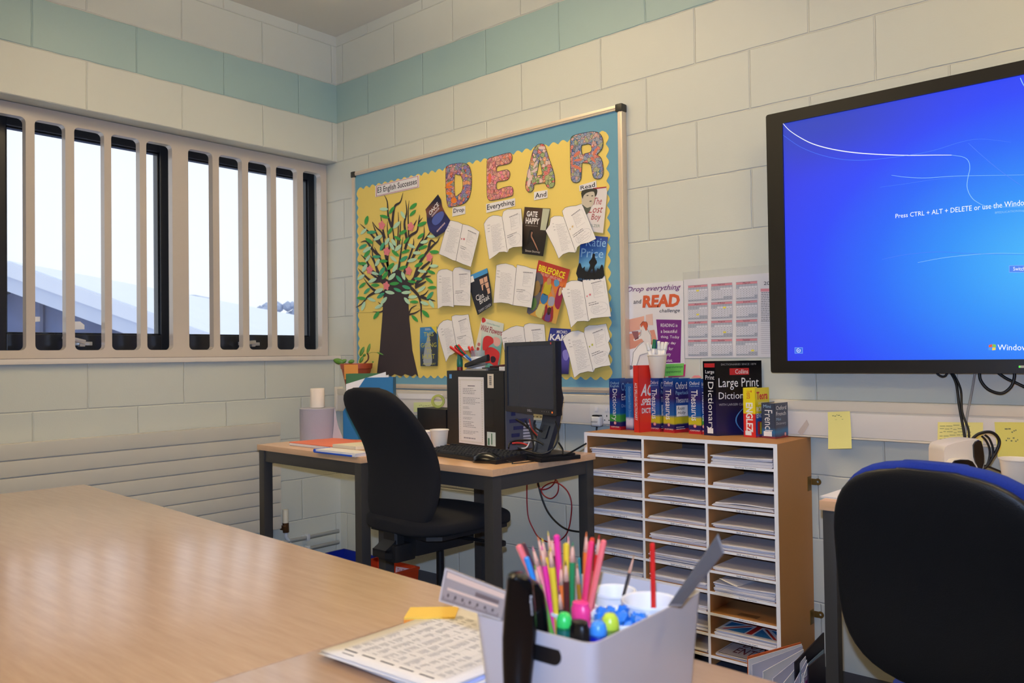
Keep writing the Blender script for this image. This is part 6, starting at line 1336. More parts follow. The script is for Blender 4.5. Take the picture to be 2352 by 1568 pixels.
# keyboard
def keyboard(cx, cy, ang, l, dep, z, lab, numpad=True):
    T = Matrix.Translation((cx, cy, z)) @ Matrix.Rotation(math.radians(ang), 4, 'Z'); r = empty('keyboard', (cx, cy, z), lab, 'keyboard')
    mb = MB(); mb.loft([[T @ Vector((x, y, zz)) for x, y, zz in ((s*l/2, -dep/2, .0008), (s*l/2, -dep/2, .013), (s*l/2, dep/2, .026), (s*l/2, dep/2, .004))] for s in (-1, 1)]); mb.build('keyboard_case', mat('keyboard_black', (22, 22, 24), .4), r)
    mb = MB(); cols_ = 21; kw = (l-.03)/cols_
    for row in range(6):
        y = -dep/2+.020+row*(dep-.036)/5.4+(.006 if row == 5 else 0)
        k = 0
        while k < cols_:
            ww = 1
            if row == 0 and 4 <= k < 9: ww = 9-k
            if k in (15, 19) and False: k += 1; continue
            if k == 15: k += .4; continue
            if k >= cols_-.3: break
            if row == 1 and k == 15.4: pass
            x0 = -l/2+.013+k*kw; zt_ = .013+.013*(y+dep/2)/dep
            ring0 = [T @ Vector((x, yy, zt_)) for x, yy in ((x0+.001, y-.008), (x0+kw*ww-.001, y-.008), (x0+kw*ww-.001, y+.008), (x0+.001, y+.008))]
            ring1 = [T @ Vector((x, yy, zt_+.008)) for x, yy in ((x0+.003, y-.005), (x0+kw*ww-.003, y-.005), (x0+kw*ww-.003, y+.007), (x0+.003, y+.007))]
            mb.loft([ring0, ring1]); k += ww
    mb.build('keys', M_blackm, r); return r
keyboard(1.730, -.690, -7, .44, .148, TZ, 'black keyboard in front of the computer')
# mouse with cable
mcn = onp(1122, 1062, 'z', TZ); mo = empty('mouse', mcn, 'black computer mouse at the front of the desk', 'mouse')
mx_ = Vector((.93, .36, 0)).normalized(); my_ = Vector((-mx_.y, mx_.x, 0)); rings = []
for i in range(13):
    t = i/12; a = -.058+.116*t; ww = .031*se(t, 2.6)**.9; hh = .034*(math.sin(PI*(t*.86+.1))**.7)+.002
    rings.append([mcn+mx_*a+my_*ww*math.cos(k*PI/10)+Vector((0, 0, .0015+hh*math.sin(k*PI/10))) for k in range(11)]+[mcn+mx_*a-my_*ww*.9+Vector((0, 0, .001)), mcn+mx_*a+my_*ww*.9+Vector((0, 0, .001))])
MB().loft(rings).build('mouse_body', mat('glossy_mouse', (16, 16, 18), .18), mo, True)
Z_ = TZ+.003
cableobj('mouse_cable', [mcn+mx_*.056+Vector((0, 0, .012)), mcn+mx_*.09+Vector((0, 0, .003)), mcn+Vector((.10, .02, .002)), (2.005, -.66, Z_), (1.995, -.58, Z_), (1.93, -.52, Z_)], .0016, M_cab, '', parent=mo)

# monitor
mT = RT(1.905, -.535, -22); mn = empty('monitor', (1.93, -.50, TZ), 'black computer monitor switched off on an angled stand', 'monitor')
mz0, mz1, mw = .893, 1.158, .172
def mface(a, b_): p = mT @ Vector((a, 0, 0)); return p
mT = RT(1.915, -.570, -17)
mb = MB(); mb.box(-mw, mw, .0, .022, mz0, mz1, .004, mT); mb.box(-mw+.04, mw-.04, .020, .045, mz0+.03, mz1-.03, .01, mT); mb.build('monitor_case', mat('monitor_black', (22, 22, 24), .4), mn, 30)
holed([rrect(-mw, mw, mz0, mz1, .004, 2), [(-mw+.016, mz0+.022), (mw-.016, mz0+.022), (mw-.016, mz1-.014), (-mw+.016, mz1-.014)]], lambda a, b: mT @ Vector((a, -.0005, b)), mT.to_3x3() @ Vector((0, -1, 0)), .004, 'monitor_bezel', mat('monitor_bezel', (26, 27, 31), .35), mn)
mb = MB(); mb.box(-mw+.014, mw-.014, -.0012, -.0002, mz0+.020, mz1-.012, 0, mT); mb.build('screen_glass', mat('dark_screen', (38, 43, 58), .25), mn)
def mq(a0, z0, a1, z1, o=-.0052): return [mT @ Vector((a0, o, z1)), mT @ Vector((a1, o, z1)), mT @ Vector((a1, o, z0)), mT @ Vector((a0, o, z0))]
text('DELL', mq(-.014, mz0+.007, .016, mz0+.015), C(190, 190, 196, .4), mn, bold=.02)
mb = MB()
for k in range(4): mb.face(mq(.082+.014*k, mz0+.010, .085+.014*k, mz0+.014))
mb.build('monitor_buttons', C(130, 130, 134, .4), mn, normals=False); mb = MB(); mb.face(mq(.145, mz0+.008, .151, mz0+.014)); mb.build('standby_light', mat('amber_led', (200, 90, 30), .4, emit=(255, 110, 30), estr=1.3), mn, normals=False)
mb = MB(); mb.face(mq(.142, mz1-.012, .149, mz1-.005)); mb.build('red_sticker', C(206, 40, 44, .4), mn, normals=False)
# stand: slanted arm and flat foot
rear = lambda x, y, z: mT @ Vector((x, y, z))
mb = MB(); rr = [(.052, 1.03), (.070, .95), (.052, .86), (.015, .765), (.004, .750)]
mb.loft([[rear(.055+.045*a, y+.010*b_, z) for a, b_ in ((-1, -1), (1, -1), (1, 1), (-1, 1))] for y, z in rr]); mb.build('stand_arm', mat('stand_dark', (34, 38, 50), .35), mn)
mb = MB(); mb.loft([[rear(.055+.015*a, y-.012, z) for a in (-1, 1)]+[rear(.055+.015*a, y-.0105, z) for a in (1, -1)] for y, z in ((.047, .85), (.028, .805))]); mb.build('stand_slot', M_black, mn)
mb = MB(); mb.box(-.09, .145, -.055, .12, TZ, TZ+.016, .004, mT); mb.box(-.03, .14, -.045, .10, TZ+.014, TZ+.024, .004, mT); mb.build('stand_foot', M_black, mn, 30)
# tangle of leads behind the monitor
tv_ = lambda u, v, d: at(u, v, d)
ld = [([(1206, 964, 3.02), (1218, 990, 3.02), (1225, 1020, 3.0), (1222, 1046, 2.98)], .0032, M_cab, 'black lead dropping behind the monitor, left one'), ([(1185, 962, 3.1), (1205, 975, 3.08), (1230, 1000, 3.05), (1243, 1032, 3.0)], .004, M_cab, 'thick black lead plugged into the back of the computer'),
 ([(1216, 962, 3.05), (1222, 985, 3.04), (1240, 1005, 3.02), (1254, 1020, 3.0), (1262, 1030, 3.0)], .0028, C(176, 50, 34, .4), 'red lead curving down behind the monitor'), ([(1229, 965, 3.02), (1228, 980, 3.02), (1246, 992, 3.0), (1262, 1002, 2.99)], .0036, M_cab, 'black lead with a square plug under the monitor'),
 ([(1168, 1028, 3.0), (1172, 1016, 3.02), (1195, 1010, 3.0), (1230, 1012, 2.98), (1252, 1024, 2.96), (1262, 1036, 2.95)], .003, M_cab, 'black lead looping across the desk behind the keyboard'), ([(1176, 1018, 3.0), (1186, 1017, 3.0), (1200, 1018, 2.98), (1212, 1022, 2.97)], .0032, C(196, 40, 36, .4), 'short red lead at the foot of the computer'),
 ([(1195, 1030, 2.97), (1208, 1028, 2.96), (1214, 1020, 2.96), (1216, 1014, 2.96)], .0024, C(226, 222, 216, .4), 'short white lead at the foot of the computer'), ([(1276, 968, 2.93), (1281, 985, 2.9), (1281, 1008, 2.88), (1270, 1030, 2.88), (1245, 1042, 2.88), (1212, 1036, 2.9), (1190, 1028, 2.93)], .0030, M_cab, 'black lead curving round the monitor stand'),
 ([(1283, 1016, 2.98), (1292, 1030, 2.96), (1298, 1044, 2.9), (1340, 1022, 2.86), (1346, 1018, 2.86)], .0032, M_cab, 'black lead running from the monitor foot to the right')]
for P, r_, m_, lab in ld: cableobj('monitor_lead', [max((at(*q), ), key=lambda z: z.z) if at(*q).z > TZ+.004 else Vector((at(*q).x, at(*q).y, TZ+.004)) for q in P], r_, m_, lab, 'cable')
# blue paper roll, folder pile, magazine files, plant
rc = Vector((.72, -.60, TZ)); u_, v_ = upix(rc)
rc = onp(730, 1012, 'z', TZ)
dR = dpt(rc); rr_ = 40/CF*dR; rc += Vector((rgt.x*0, 0, 0))
hR = (1012-936)/CF*dR
ro = empty('paper_roll', rc, 'big blue-grey paper wiping roll standing in the corner of the desk', 'paper roll')
M_roll = mat('blue_grey_tissue', (160, 160, 172), .9, bump=.3, bscale=300)
MB().lathe([(.02, 0), (rr_, .001), (rr_, hR-.003), (rr_-.003, hR), (.026, hR), (.026, .004)], rc, 44).build('wound_roll', M_roll, ro, 40)
mb = MB(); P = [at(768, 936, dR-.03), at(771, 945, dR-.03), at(776, 975, dR-.04), at(790, 1012, dR-.06)]; P2 = [at(766, 990, dR-.03), at(764, 1000, dR-.03), at(764, 1008, dR-.03), at(762, 1012, dR-.03)]
A_ = [mb.bm.verts.new(p) for p in spline(P, 3)]; B_ = [mb.bm.verts.new(p) for p in spline(P2, 3)]
for i in range(len(A_)-1): mb.bm.faces.new((A_[i], A_[i+1], B_[i+1], B_[i]))
mb.build('loose_tail', mat('pale_tissue', (188, 188, 196), .9), ro, True, normals=False)
wr = at(725, 936, dR); wc = Vector((rc.x, rc.y, rc.z)); hw = (938-894)/CF*dR
mb = MB(); rwh = 16/CF*dR; mb.lathe([(rwh*.5, 0), (rwh, .001), (rwh, hw-.002), (rwh*.96, hw), (rwh*.5, hw-.002)], wc+Vector((0, 0, hR+.0005)), 28); tag(mb.build('tissue_roll', mat('cream_tissue', (226, 214, 200), .9, bump=.2, bscale=200), None, 40, origin=wc+Vector((0, 0, hR))), 'small white tissue roll standing on the blue-grey paper roll', 'paper roll')
# orange folder on papers
pf = [onp(665, 1018, 'z', TZ), onp(757, 1030, 'z', TZ), onp(822, 1014, 'z', TZ), onp(728, 1005, 'z', TZ)]
def sheets(P, z, h, n, m_, lab, cat, name, topm=None, jit=.004, sd=1):
    rnd = random.Random(sd); r = empty(name, Vector((cen(P).x, cen(P).y, z)), lab, cat)
    for k in range(n):
        a, b_ = z+.0003+h*k/n, z+.0003+h*(k+1)/n-.0002; j = Vector((rnd.uniform(-jit, jit), rnd.uniform(-jit, jit), 0))
        if k == n-1: j *= 0
        Q = [Vector((p.x, p.y, 0))+j for p in P]; mb = MB(); mb.loft([[q+Vector((0, 0, a)) for q in Q], [q+Vector((0, 0, b_)) for q in Q]]); mb.build('cover' if (topm and k == n-1) else 'sheet', topm if (topm and k == n-1) else m_, r)
    return r
pf = [Vector((.775, -.850, 0)), Vector((1.085, -.855, 0)), Vector((1.09, -.63, 0)), Vector((.78, -.62, 0))]
sheets(pf, TZ, .015, 5, M_paper, 'orange folder on a pile of white papers at the desk corner', 'folder', 'orange_folder', C(238, 124, 84, .5))
pk = [Vector((1.035, -.80, 0)), Vector((1.14, -.88, 0)), Vector((1.30, -.75, 0)), Vector((1.18, -.67, 0))]
k_ = [Vector((q.x, q.y, 0)) for q in pk]
nb = [Vector((1.10, -.86, 0)), Vector((1.25, -.86, 0)), Vector((1.29, -.70, 0)), Vector((1.14, -.69, 0))]
sheets(nb, TZ, .026, 2, C(206, 176, 132, .6), 'thick tan-edged book lying beside the orange folder', 'book', 'lying_book', C(226, 216, 190, .5), 0, 3)
wl = [Vector((1.10, -.945, 0)), Vector((1.36, -.945, 0)), Vector((1.36, -.875, 0)), Vector((1.10, -.875, 0))]
wr_ = sheets(wl, TZ, .014, 4, M_paper, 'papers in a blue plastic wallet at the front edge of the corner desk', 'plastic wallet', 'plastic_wallet', None, .003, 4)
a_ = Vector((1.10, -.945, TZ+.007)); mb = MB(); mb.tube([Vector((1.098, -.948, TZ+.008)), Vector((1.098, -.872, TZ+.008))], .0075, 12); mb.box(1.10, 1.34, -.951, -.9465, TZ+.0005, TZ+.007, .001); mb.build('blue_spine', C(30, 90, 206, .3), wr_, 40)
# magazine files
def magfile(T, w_, dp, h0, h1, m_, lab, papers):
    r = empty('magazine_file', T @ Vector((w_/2, dp/2, 0)), lab, 'magazine file'); t = .002
    for x in (0, w_-t):
        mb = MB(); mb.loft([[T @ Vector((x+q, y, z)) for y, z in ((0, 0), (dp, 0), (dp, h1), (dp*.45, h1), (0, h0))] for q in (0, t)]); mb.build('side', m_, r)
    mb = MB(); mb.box(0, w_, 0, t, 0, h0, 0, T); mb.build('front_wall', m_, r); mb = MB(); mb.box(0, w_, dp-t, dp, 0, h1, 0, T); mb.build('rear_wall', m_, r)
    mb = MB(); mb.box(t, w_-t, t, dp-t, .0003, t, 0, T); mb.build('bottom', m_, r)
    return r
fx = at(800, 1005, 3.72); 
F1 = RT(at(797, 1000, 3.86).x, at(797, 1000, 3.86).y, -49, TZ+.0005)
f1 = magfile(F1, .085, .235, .13, .285, C(18, 106, 160, .5), 'blue magazine file full of papers behind the black chair', 1)
F2 = F1 @ Matrix.Translation((-.060, -.004, 0))
f2 = magfile(F2, .052, .17, .302, .302, C(60, 110, 60, .5), 'green magazine file beside the blue one, behind the chair', 1)
for k, (dx_, hh, tl, m_) in enumerate(((.012, .272, 5, M_paper), (.026, .262, -4, C(220, 220, 232, .5)), (.040, .282, 8, M_paper), (.055, .255, -6, C(206, 212, 226, .5)), (.068, .270, 3, M_paper))):
    T = F1 @ Matrix.Translation((dx_, .02, .003)) @ Matrix.Rotation(math.radians(tl*.5), 4, 'X'); mb = MB(); mb.loft([[T @ Vector((q, y, z)) for y, z in ((0, 0), (.185, 0), (.195, hh+.012), (.004, hh-.03))] for q in (0, .004)])
    tag(mb.build('paper_bundle', m_, None, origin=T @ Vector((0, .1, 0))), 'upright white papers in the blue magazine file, %s from its left side' % ordn[k].replace('top', 'first'), 'paper', 'papers standing in the blue magazine file')
# potted plant on the trunking end
pb = Vector((.245, -.110, .936)); 
dP = dpt((.245, -.11, 1.0)); pot = empty('potted_plant', (.245, -.11, .945), 'small plant in a terracotta-coloured pot standing at the corner end of the trunking', 'plant')
M_pot = mat('terracotta_plastic', (170, 74, 44), .45, noise=.05, nscale=12)
c0 = onp(819, 870, 'y', -.128); c0.z = .9365; dP = dpt((c0.x, c0.y, 1.0)); pot.location = c0; R1 = .087; zt_ = 1.078-c0.z
MB().lathe([(.046, .0), (.05, .002), (.056, .012), (.079, zt_-.030), (.0835, zt_-.028), (R1, zt_-.002), (R1-.001, zt_), (R1-.005, zt_), (.074, zt_-.03), (.05, .02), (.001, .02)], c0, 40).build('pot', M_pot, pot, 35)
MB().lathe([(.001, -.0), (.0745, zt_-.020-.0)], c0+Vector((0, 0, .0)), 3, closed=False).build('soil_rim', M_pot, pot)
MB().lathe([(.074, zt_-.022), (.040, zt_-.014), (.001, zt_-.012)], c0, 24, closed=False).build('soil', C(52, 40, 30, .95), pot, True)
M_leaf = mat('succulent_leaf', (92, 140, 44), .4, noise=.15, nscale=30)
def lf(u0, v0, u1, v1, wpx, d, m_=M_leaf):
    a, b_ = at(u0, v0, d), at(u1, v1, d); ax_ = b_-a; s_ = ax_.cross(fwd).normalized(); W_ = wpx/CF*d/2; rings = []
    for i in range(9):
        t = i/8; ww = W_*max(.08, math.sin(PI*(.06+t*.90))**.7); rings.append([a+ax_*t+s_*ww*math.cos(k*PI/4)+fwd*ww*.28*math.sin(k*PI/4) for k in range(8)])
    MB().loft(rings).build('leaf', m_, pot, True)
for q in ((790, 833, 766, 826, 13), (782, 833, 796, 826, 9), (800, 832, 814, 828, 9), (826, 833, 834, 818, 8), (827, 817, 836, 796, 9), (843, 812, 850, 789, 7), (866, 809, 881, 815, 4), (840, 813, 833, 818, 6), (856, 833, 857, 829, 4)): lf(*q, dP)
MB().tube(spline([at(836, 835, dP), at(845, 826, dP), at(846, 816, dP), at(843, 811, dP)], 4), .004, 8).build('stem', C(96, 60, 44, .7), pot, True)
MB().tube(spline([at(845, 812, dP), at(855, 809, dP), at(868, 810, dP)], 4), .0012, 6).build('stem', C(120, 130, 70, .7), pot, True)
dn = dP-.078; P = [at(790, 837, dn-.014), at(822, 837, dn-.014), at(823, 869, dn+.004), at(791, 871, dn+.004)]; mb = MB(); mb.prism(P, -fwd, .0006); tag(mb.build('sticky_note', C(246, 164, 74, .7), None, origin=P[3]), 'orange note stuck on the plant pot', 'sticky note')
o = pot
# trays under the desk
def tray(P, z0, z1, m_, lab, t=.004):
    r = empty('storage_tray', Vector((cen(P).x, cen(P).y, z0)), lab, 'tray'); c = cen(P)
    out_ = [Vector((p.x, p.y, 0)) for p in P]; inn = [c+(p-c)*.965 for p in out_]; bot = [c+(p-c)*.9 for p in out_]; boti = [c+(p-c)*.87 for p in out_]
    zz = lambda L_, z: [Vector((p.x, p.y, z)) for p in L_]
    MB().loft([zz(boti, z0+t), zz(bot, z0), zz(out_, z1-.012), zz([c+(p-c)*1.03 for p in out_], z1-.010), zz([c+(p-c)*1.03 for p in out_], z1), zz(inn, z1), zz(boti, z0+t*1.01)], cap=True).build('tray_body', m_, r); return r
trR = tray([Vector((1.13, -.872, 0)), Vector((1.385, -.872, 0)), Vector((1.385, -.655, 0)), Vector((1.13, -.655, 0))], .0, .262, C(206, 62, 20, .45), 'orange plastic tray with a handwritten "To Do!" label, on the floor under the desk')
trB = tray([Vector((.85, -.86, 0)), Vector((1.105, -.86, 0)), Vector((1.105, -.62, 0)), Vector((.85, -.62, 0))], .0, .25, C(20, 40, 140, .4), 'dark blue plastic tray on the floor under the corner desk')
# inner rear face label of the orange tray (seen over its front edge)
P = [onp(u, v, 'y', -.676) for u, v in ((909, 1300), (943, 1306), (942, 1323), (908, 1317))]
r = empty('tray_label', P[3], 'white label handwritten "To Do!" inside the orange tray', 'label'); mb = MB(); mb.prism(P, (0, -1, 0), .0006); mb.build('label_paper', C(226, 196, 196, .6), r)
text('To Do!', sub([p+Vector((0, -.0006, 0)) for p in P], .10, .2, .80, .74), C(176, 50, 60, .6), r, shear=.05)
# red and black leads looping on the wall under the desk
u_ = lambda u, v, y=-.03: onp(u, v, 'y', y)
RC = C(150, 30, 34, .4)
K9 = lambda x, y: (980+x/2.903, 780+y/2.903)
cableobj('network_cable', [u_(*K9(q[0], q[1])) for q in ((672, 905), (668, 1000), (670, 1110), (680, 1190), (710, 1260), (745, 1315), (800, 1345), (860, 1350), (915, 1315), (945, 1265), (962, 1180), (966, 1090), (945, 1020), (900, 970), (850, 950), (800, 965), (765, 1000), (785, 1040), (830, 1058), (870, 1025), (878, 965), (850, 920), (800, 905), (750, 925), (740, 970), (770, 998), (820, 985), (855, 945), (863, 880))], .0030, RC, 'thin red network cable coiled and hanging on the wall under the desk')
cableobj('power_lead', [u_(*K9(*q)) for q in ((735, 900), (745, 965), (770, 1060), (810, 1150), (870, 1220), (940, 1265), (1040, 1282), (1100, 1285))], .0042, M_cab, 'dark lead drooping under the desk towards the pigeonhole unit')
# ================================================================== RIGHT DESK
spk = Vector((3.285, -.40, TZ)); 
def dd(P): return (Vector(P)-CO).dot(fwd)
dS = dd((3.30, -.42, .85))
M_spk = mat('cream_plastic', (228, 218, 204), .35)
sp_ = empty('desk_speaker', at(2205, 1130, dS), 'cream desk speaker shell with a black opening, behind the right-hand chair', 'speaker'); sp_.location.z = TZ
def K5(x, y): return 2100+x/5.226, 900+y/5.226
def ex(name, pts, d0, d1, m_, par, sm=40):
    F_ = [at(*K5(*p), d0) for p in pts]; c = cen(F_); sc_ = .94
    Bk = [c+fwd*(d1-d0)+(p-c)*sc_ for p in F_]; Mi = [p+fwd*.01+(p-c)*.03 for p in F_]; In = [c+(p-c)*.93 for p in F_]
    MB().loft([In, F_, Mi, Bk]).build(name, m_, par, sm)
ex('speaker_shell', [(362, 1100), (358, 720), (368, 670), (400, 640), (480, 612), (640, 580), (760, 570), (800, 585), (815, 640), (835, 760), (840, 860), (820, 950), (800, 1050), (790, 1150)], dS, dS+.09, M_spk, sp_)
ex('side_opening', [(715, 640), (740, 600), (780, 580), (805, 590), (825, 660), (838, 760), (838, 850), (815, 940), (790, 960), (740, 840), (722, 780)], dS-.006, dS+.02, mat('gloss_black', (12, 12, 16), .1), sp_)
ex('front_rim', [(425, 1000), (440, 860), (480, 815), (560, 803), (660, 806), (710, 825), (750, 880), (785, 960), (800, 1040), (805, 1160), (500, 1160)], dS-.030, dS+.005, M_spk, sp_)
ex('front_opening', [(436, 1000), (452, 866), (490, 826), (560, 814), (655, 816), (700, 834), (738, 890), (770, 965), (784, 1040), (788, 1150), (500, 1150)], dS-.034, dS-.01, mat('deep_black', (8, 8, 10), .25), sp_)
# body down to the desk
pl0 = at(*K5(600, 1000), dS+.03); MB().box(pl0.x-.05, pl0.x+.05, pl0.y-.03, pl0.y+.03, TZ+.0005, pl0.z-.01, .01).build('speaker_foot', M_spk, sp_, 30)
dC = dd((3.46, -.60, .8)); cb = at(2336, 1053, dC); cbz = TZ
r_ = 40/CF*dC; cupc = Vector((cb.x, cb.y, TZ)); hC = at(2336, 1053, dC).z-TZ
cup('paper_cup', cupc+Vector((rgt.x, rgt.y, 0))*.0, r_*.88, r_*.62, hC, M_cup, 'cream paper cup at the right edge beside the keyboard')
keyboard(3.62, -.70, -4, .44, .15, TZ, 'black keyboard on the right-hand desk behind the blue chair')
bx = at(*K5(845, 1020), dS-.03); mb = MB(); 
bo = empty('small_carton', (bx.x, bx.y, TZ), 'tiny white carton beside the cream speaker', 'box'); MB().box(bx.x-.014, bx.x+.014, bx.y-.014, bx.y+.014, TZ+.0005, at(*K5(845, 972), dS-.03).z, .001).build('carton', C(206, 218, 226, .5), bo, 30)
for P, rr, lab in (([(690, 570), (760, 510), (860, 480), (940, 490), (1000, 540), (1020, 610), (990, 700), (930, 800), (870, 890), (820, 920)], .0045, 'thick black lead looping beside the cream speaker, outer turn'), ([(810, 530), (860, 580), (900, 670), (905, 760), (880, 860), (830, 910)], .0030, 'black lead of the loop beside the cream speaker, inner turn'), ([(850, 515), (900, 560), (940, 660), (940, 760), (900, 860), (850, 900)], .0030, 'black lead of the loop beside the cream speaker, middle turn'), ([(830, 880), (900, 900), (1000, 940), (1080, 975), (1180, 1010)], .0030, 'black lead passing behind the right-hand paper cup')):
    cableobj('speaker_lead', [at(*K5(*q), dS+.10) for q in P], rr, M_cab, lab)
pd = at(*K5(1020, 1100), dS); mb = MB(); mb.box(3.37, 3.42, -.49, -.44, TZ+.0005, TZ+.03, .004); tag(mb.build('cable_adapter', C(50, 50, 56, .4), None, 30, origin=(3.395, -.465, TZ)), 'small dark plug adapter among the leads on the right-hand desk', 'adapter')
P = [Vector((3.060, -.775, 0)), Vector((3.30, -.790, 0)), Vector((3.30, -.58, 0)), Vector((3.068, -.57, 0))]
sheets(P, TZ, .004, 3, M_paper, 'few white sheets at the left end of the right-hand desk', 'paper', 'loose_papers', None, .006, 9)
# files standing on the floor between unit and desk
def openfile(P, z0, z1, mo, lab, name='box_file', inner=(), openx=.0):
    pass
def fold_(L0, L1, zt0, zt1, m_, r, nm, t=.003):       # upright board between two floor points, top heights may differ
    a, b_ = Vector(L0), Vector(L1); s_ = (b_-a).normalized(); n = Vector((s_.y, -s_.x))*t
    A = Vector((a.x, a.y, 0.0005)); B = Vector((b_.x, b_.y, .0005)); N_ = Vector((n.x, n.y, 0))
    mb = MB(); rings = []
    mb.loft([[A, B, Vector((b_.x, b_.y, zt1)), Vector((a.x, a.y, zt0))], [A+N_, B+N_, Vector((b_.x, b_.y, zt1))+N_, Vector((a.x, a.y, zt0))+N_]]); return mb.build(nm, m_, r)
of = empty('magazine_file', (2.93, -.66, 0), 'orange-backed file crammed with white papers, on the floor by the pigeonhole unit', 'magazine file')
p0 = at(1716, 1507, 2.45); p1 = at(1838, 1474, 2.62); 
fold_((p0.x, p0.y), (p1.x, p1.y), p0.z, p1.z, C(206, 96, 44, .5), of, 'orange_back')
fold_((p0.x+.005, p0.y-.004), (p1.x+.005, p1.y-.004), p0.z-.006, p1.z-.003, M_paper, of, 'inner_sheet', .002)
for k in range(6):
    q0 = Vector((p0.x+.016+.018*k, p0.y-.004-.006*k)); q1 = Vector((p1.x+.010+.008*k, p1.y-.010-.012*k)); q0 = q0.lerp(q1, .12*k)
    fold_(q0, q1, p0.z-.02-.022*k, p1.z-.006-.006*k, M_paper if k % 2 else C(206, 202, 216, .6), of, 'sheet', .002)
bf = empty('box_file', (3.0, -.58, 0), 'black and purple file holding papers on the floor beside the desk leg', 'box file')
b0 = at(1824, 1520, 2.5); b1 = at(1890, 1452, 2.75); c0_ = at(1854, 1530, 2.42); c1_ = at(1892, 1500, 2.66)
fold_((b0.x, b0.y), (b1.x, b1.y), b0.z, b1.z, C(30, 22, 34, .5), bf, 'rear_cover', .004)
fold_((c0_.x, c0_.y), (c1_.x, c1_.y), c0_.z, c1_.z, C(34, 22, 44, .5), bf, 'front_cover', .004)
for k, m_ in enumerate((C(150, 176, 186, .5), M_paper, C(216, 214, 222, .5), C(130, 40, 110, .5), M_paper)):
    q0 = Vector((b0.x, b0.y)).lerp(Vector((c0_.x, c0_.y)), .2+.15*k); q1 = Vector((b1.x, b1.y)).lerp(Vector((c1_.x, c1_.y)), .2+.15*k)
    fold_(q0.lerp(q1, .1), q1, b0.z-.03-.006*k, b1.z-.05-.012*k, m_, bf, 'sheet', .0018)

# ================================================================== FOREGROUND: PAPERS AND BIN
# printed pages: A4 landscape spread with curling edges
UL = onp(735, 1503, 'z', TZ+.004); UT = onp(1040, 1396, 'z', TZ+.004); ex_ = Vector((UT.x-UL.x, UT.y-UL.y, 0)).normalized(); ey_ = Vector((ex_.y, -ex_.x, 0))
def page(o_, ang, z, curl, m_, name='sheet', par=None, L=.297, Wd=.21, org=None):
    a = math.radians(ang); X = ex_*math.cos(a)+ey_*math.sin(a); Y = -ex_*math.sin(a)+ey_*math.cos(a); n, k = 12, 8
    mb = MB(); V = [[mb.bm.verts.new(o_+X*L*i/n+Y*Wd*j/k+Vector((0, 0, z+curl*max(0, 1-i/n*2.2)**2*(.4+.6*j/k)))) for j in range(k+1)] for i in range(n+1)]
    for i in range(n):
        for j in range(k): mb.bm.faces.new((V[i][j], V[i+1][j], V[i+1][j+1], V[i][j+1]))
    r_ = bmesh.ops.extrude_face_region(mb.bm, geom=mb.bm.faces[:])
    for v in [g for g in r_['geom'] if isinstance(g, bmesh.types.BMVert)]: v.co.z -= .0003
    return mb.build(name, m_, par, True), X, Y
O0 = Vector((UL.x, UL.y, TZ))
pg = empty('printed_papers', O0+ex_*.12+ey_*.12, 'stack of printed white pages with a long table of names, curling at the left corner', 'papers')
M_bluep = mat('blue_tinted_sheet', (170, 186, 240), .5)
page(O0+ey_*.012+ex_*.010, 3, .0008, .002, M_bluep, 'sheet', pg); page(O0+ey_*.008+ex_*.004, 1.5, .0022, .003, M_paper, 'sheet', pg); page(O0+ey_*.004+ex_*.003, .8, .0036, .004, M_bluep, 'sheet', pg); page(O0-ex_*.004, -.6, .0050, .005, M_paper, 'sheet', pg)
_, X, Y = page(O0, 0, .0066, .006, M_paper, 'sheet', pg)
def pq(a, b_, w_, h): # along X a..a+w, along Y b..b+h on the top sheet
    def P(x, y): i = x/.297; return O0+X*x+Y*y+Vector((0, 0, .0069+.006*max(0, 1-i*2.2)**2*(.4+.6*y/.21)))
    return [P(a, b_), P(a+w_, b_), P(a+w_, b_+h), P(a, b_+h)]
mb = MB(); rnd = random.Random(12)
for i in range(46):
    x = .035+i*.0039
    for j in range(9):
        if rnd.random() < .72:
            y = .020+j*.0192; h = rnd.uniform(.006, .014); mb.face(pq(x, y, .0012, h))
mb.build('printed_names', C(150, 150, 154, .8), pg, normals=False)
mb = MB()
for i in range(35): mb.face(pq(.0325+i*.0052, .016, .0004, .178))
for j in range(8): mb.face(pq(.0325, .018+j*.0245, .178, .0004))
mb.build('table_rules', C(176, 176, 180, .8), pg, normals=False)
mb = MB()
for j in range(5): mb.face(pq(.022, .02+j*.034, .0030, .024))
mb.face(pq(.012, .028, .0022, .022)); mb.build('printed_heading', C(84, 84, 90, .8), pg, normals=False)
# sticky pad
sa = onp(928, 1433, 'z', TZ); sb = onp(1010, 1433, 'z', TZ); 
sx = (Vector((.62, .78, 0))).normalized(); p0 = Vector((sa.x, sa.y, 0)); s_r = Vector((rgt.x, rgt.y, 0)).normalized(); s_f = Vector((fwd.x, fwd.y, 0)).normalized()
P = [p0, p0+s_r*.072, p0+s_r*.074+s_f*.048, p0+s_r*.003+s_f*.048]; sheets(P, TZ, .009, 3, C(246, 160, 60, .5), 'orange and yellow sticky-note pad behind the printed papers', 'sticky notes', 'sticky_note_pad', C(246, 204, 84, .5), .0004, 4)

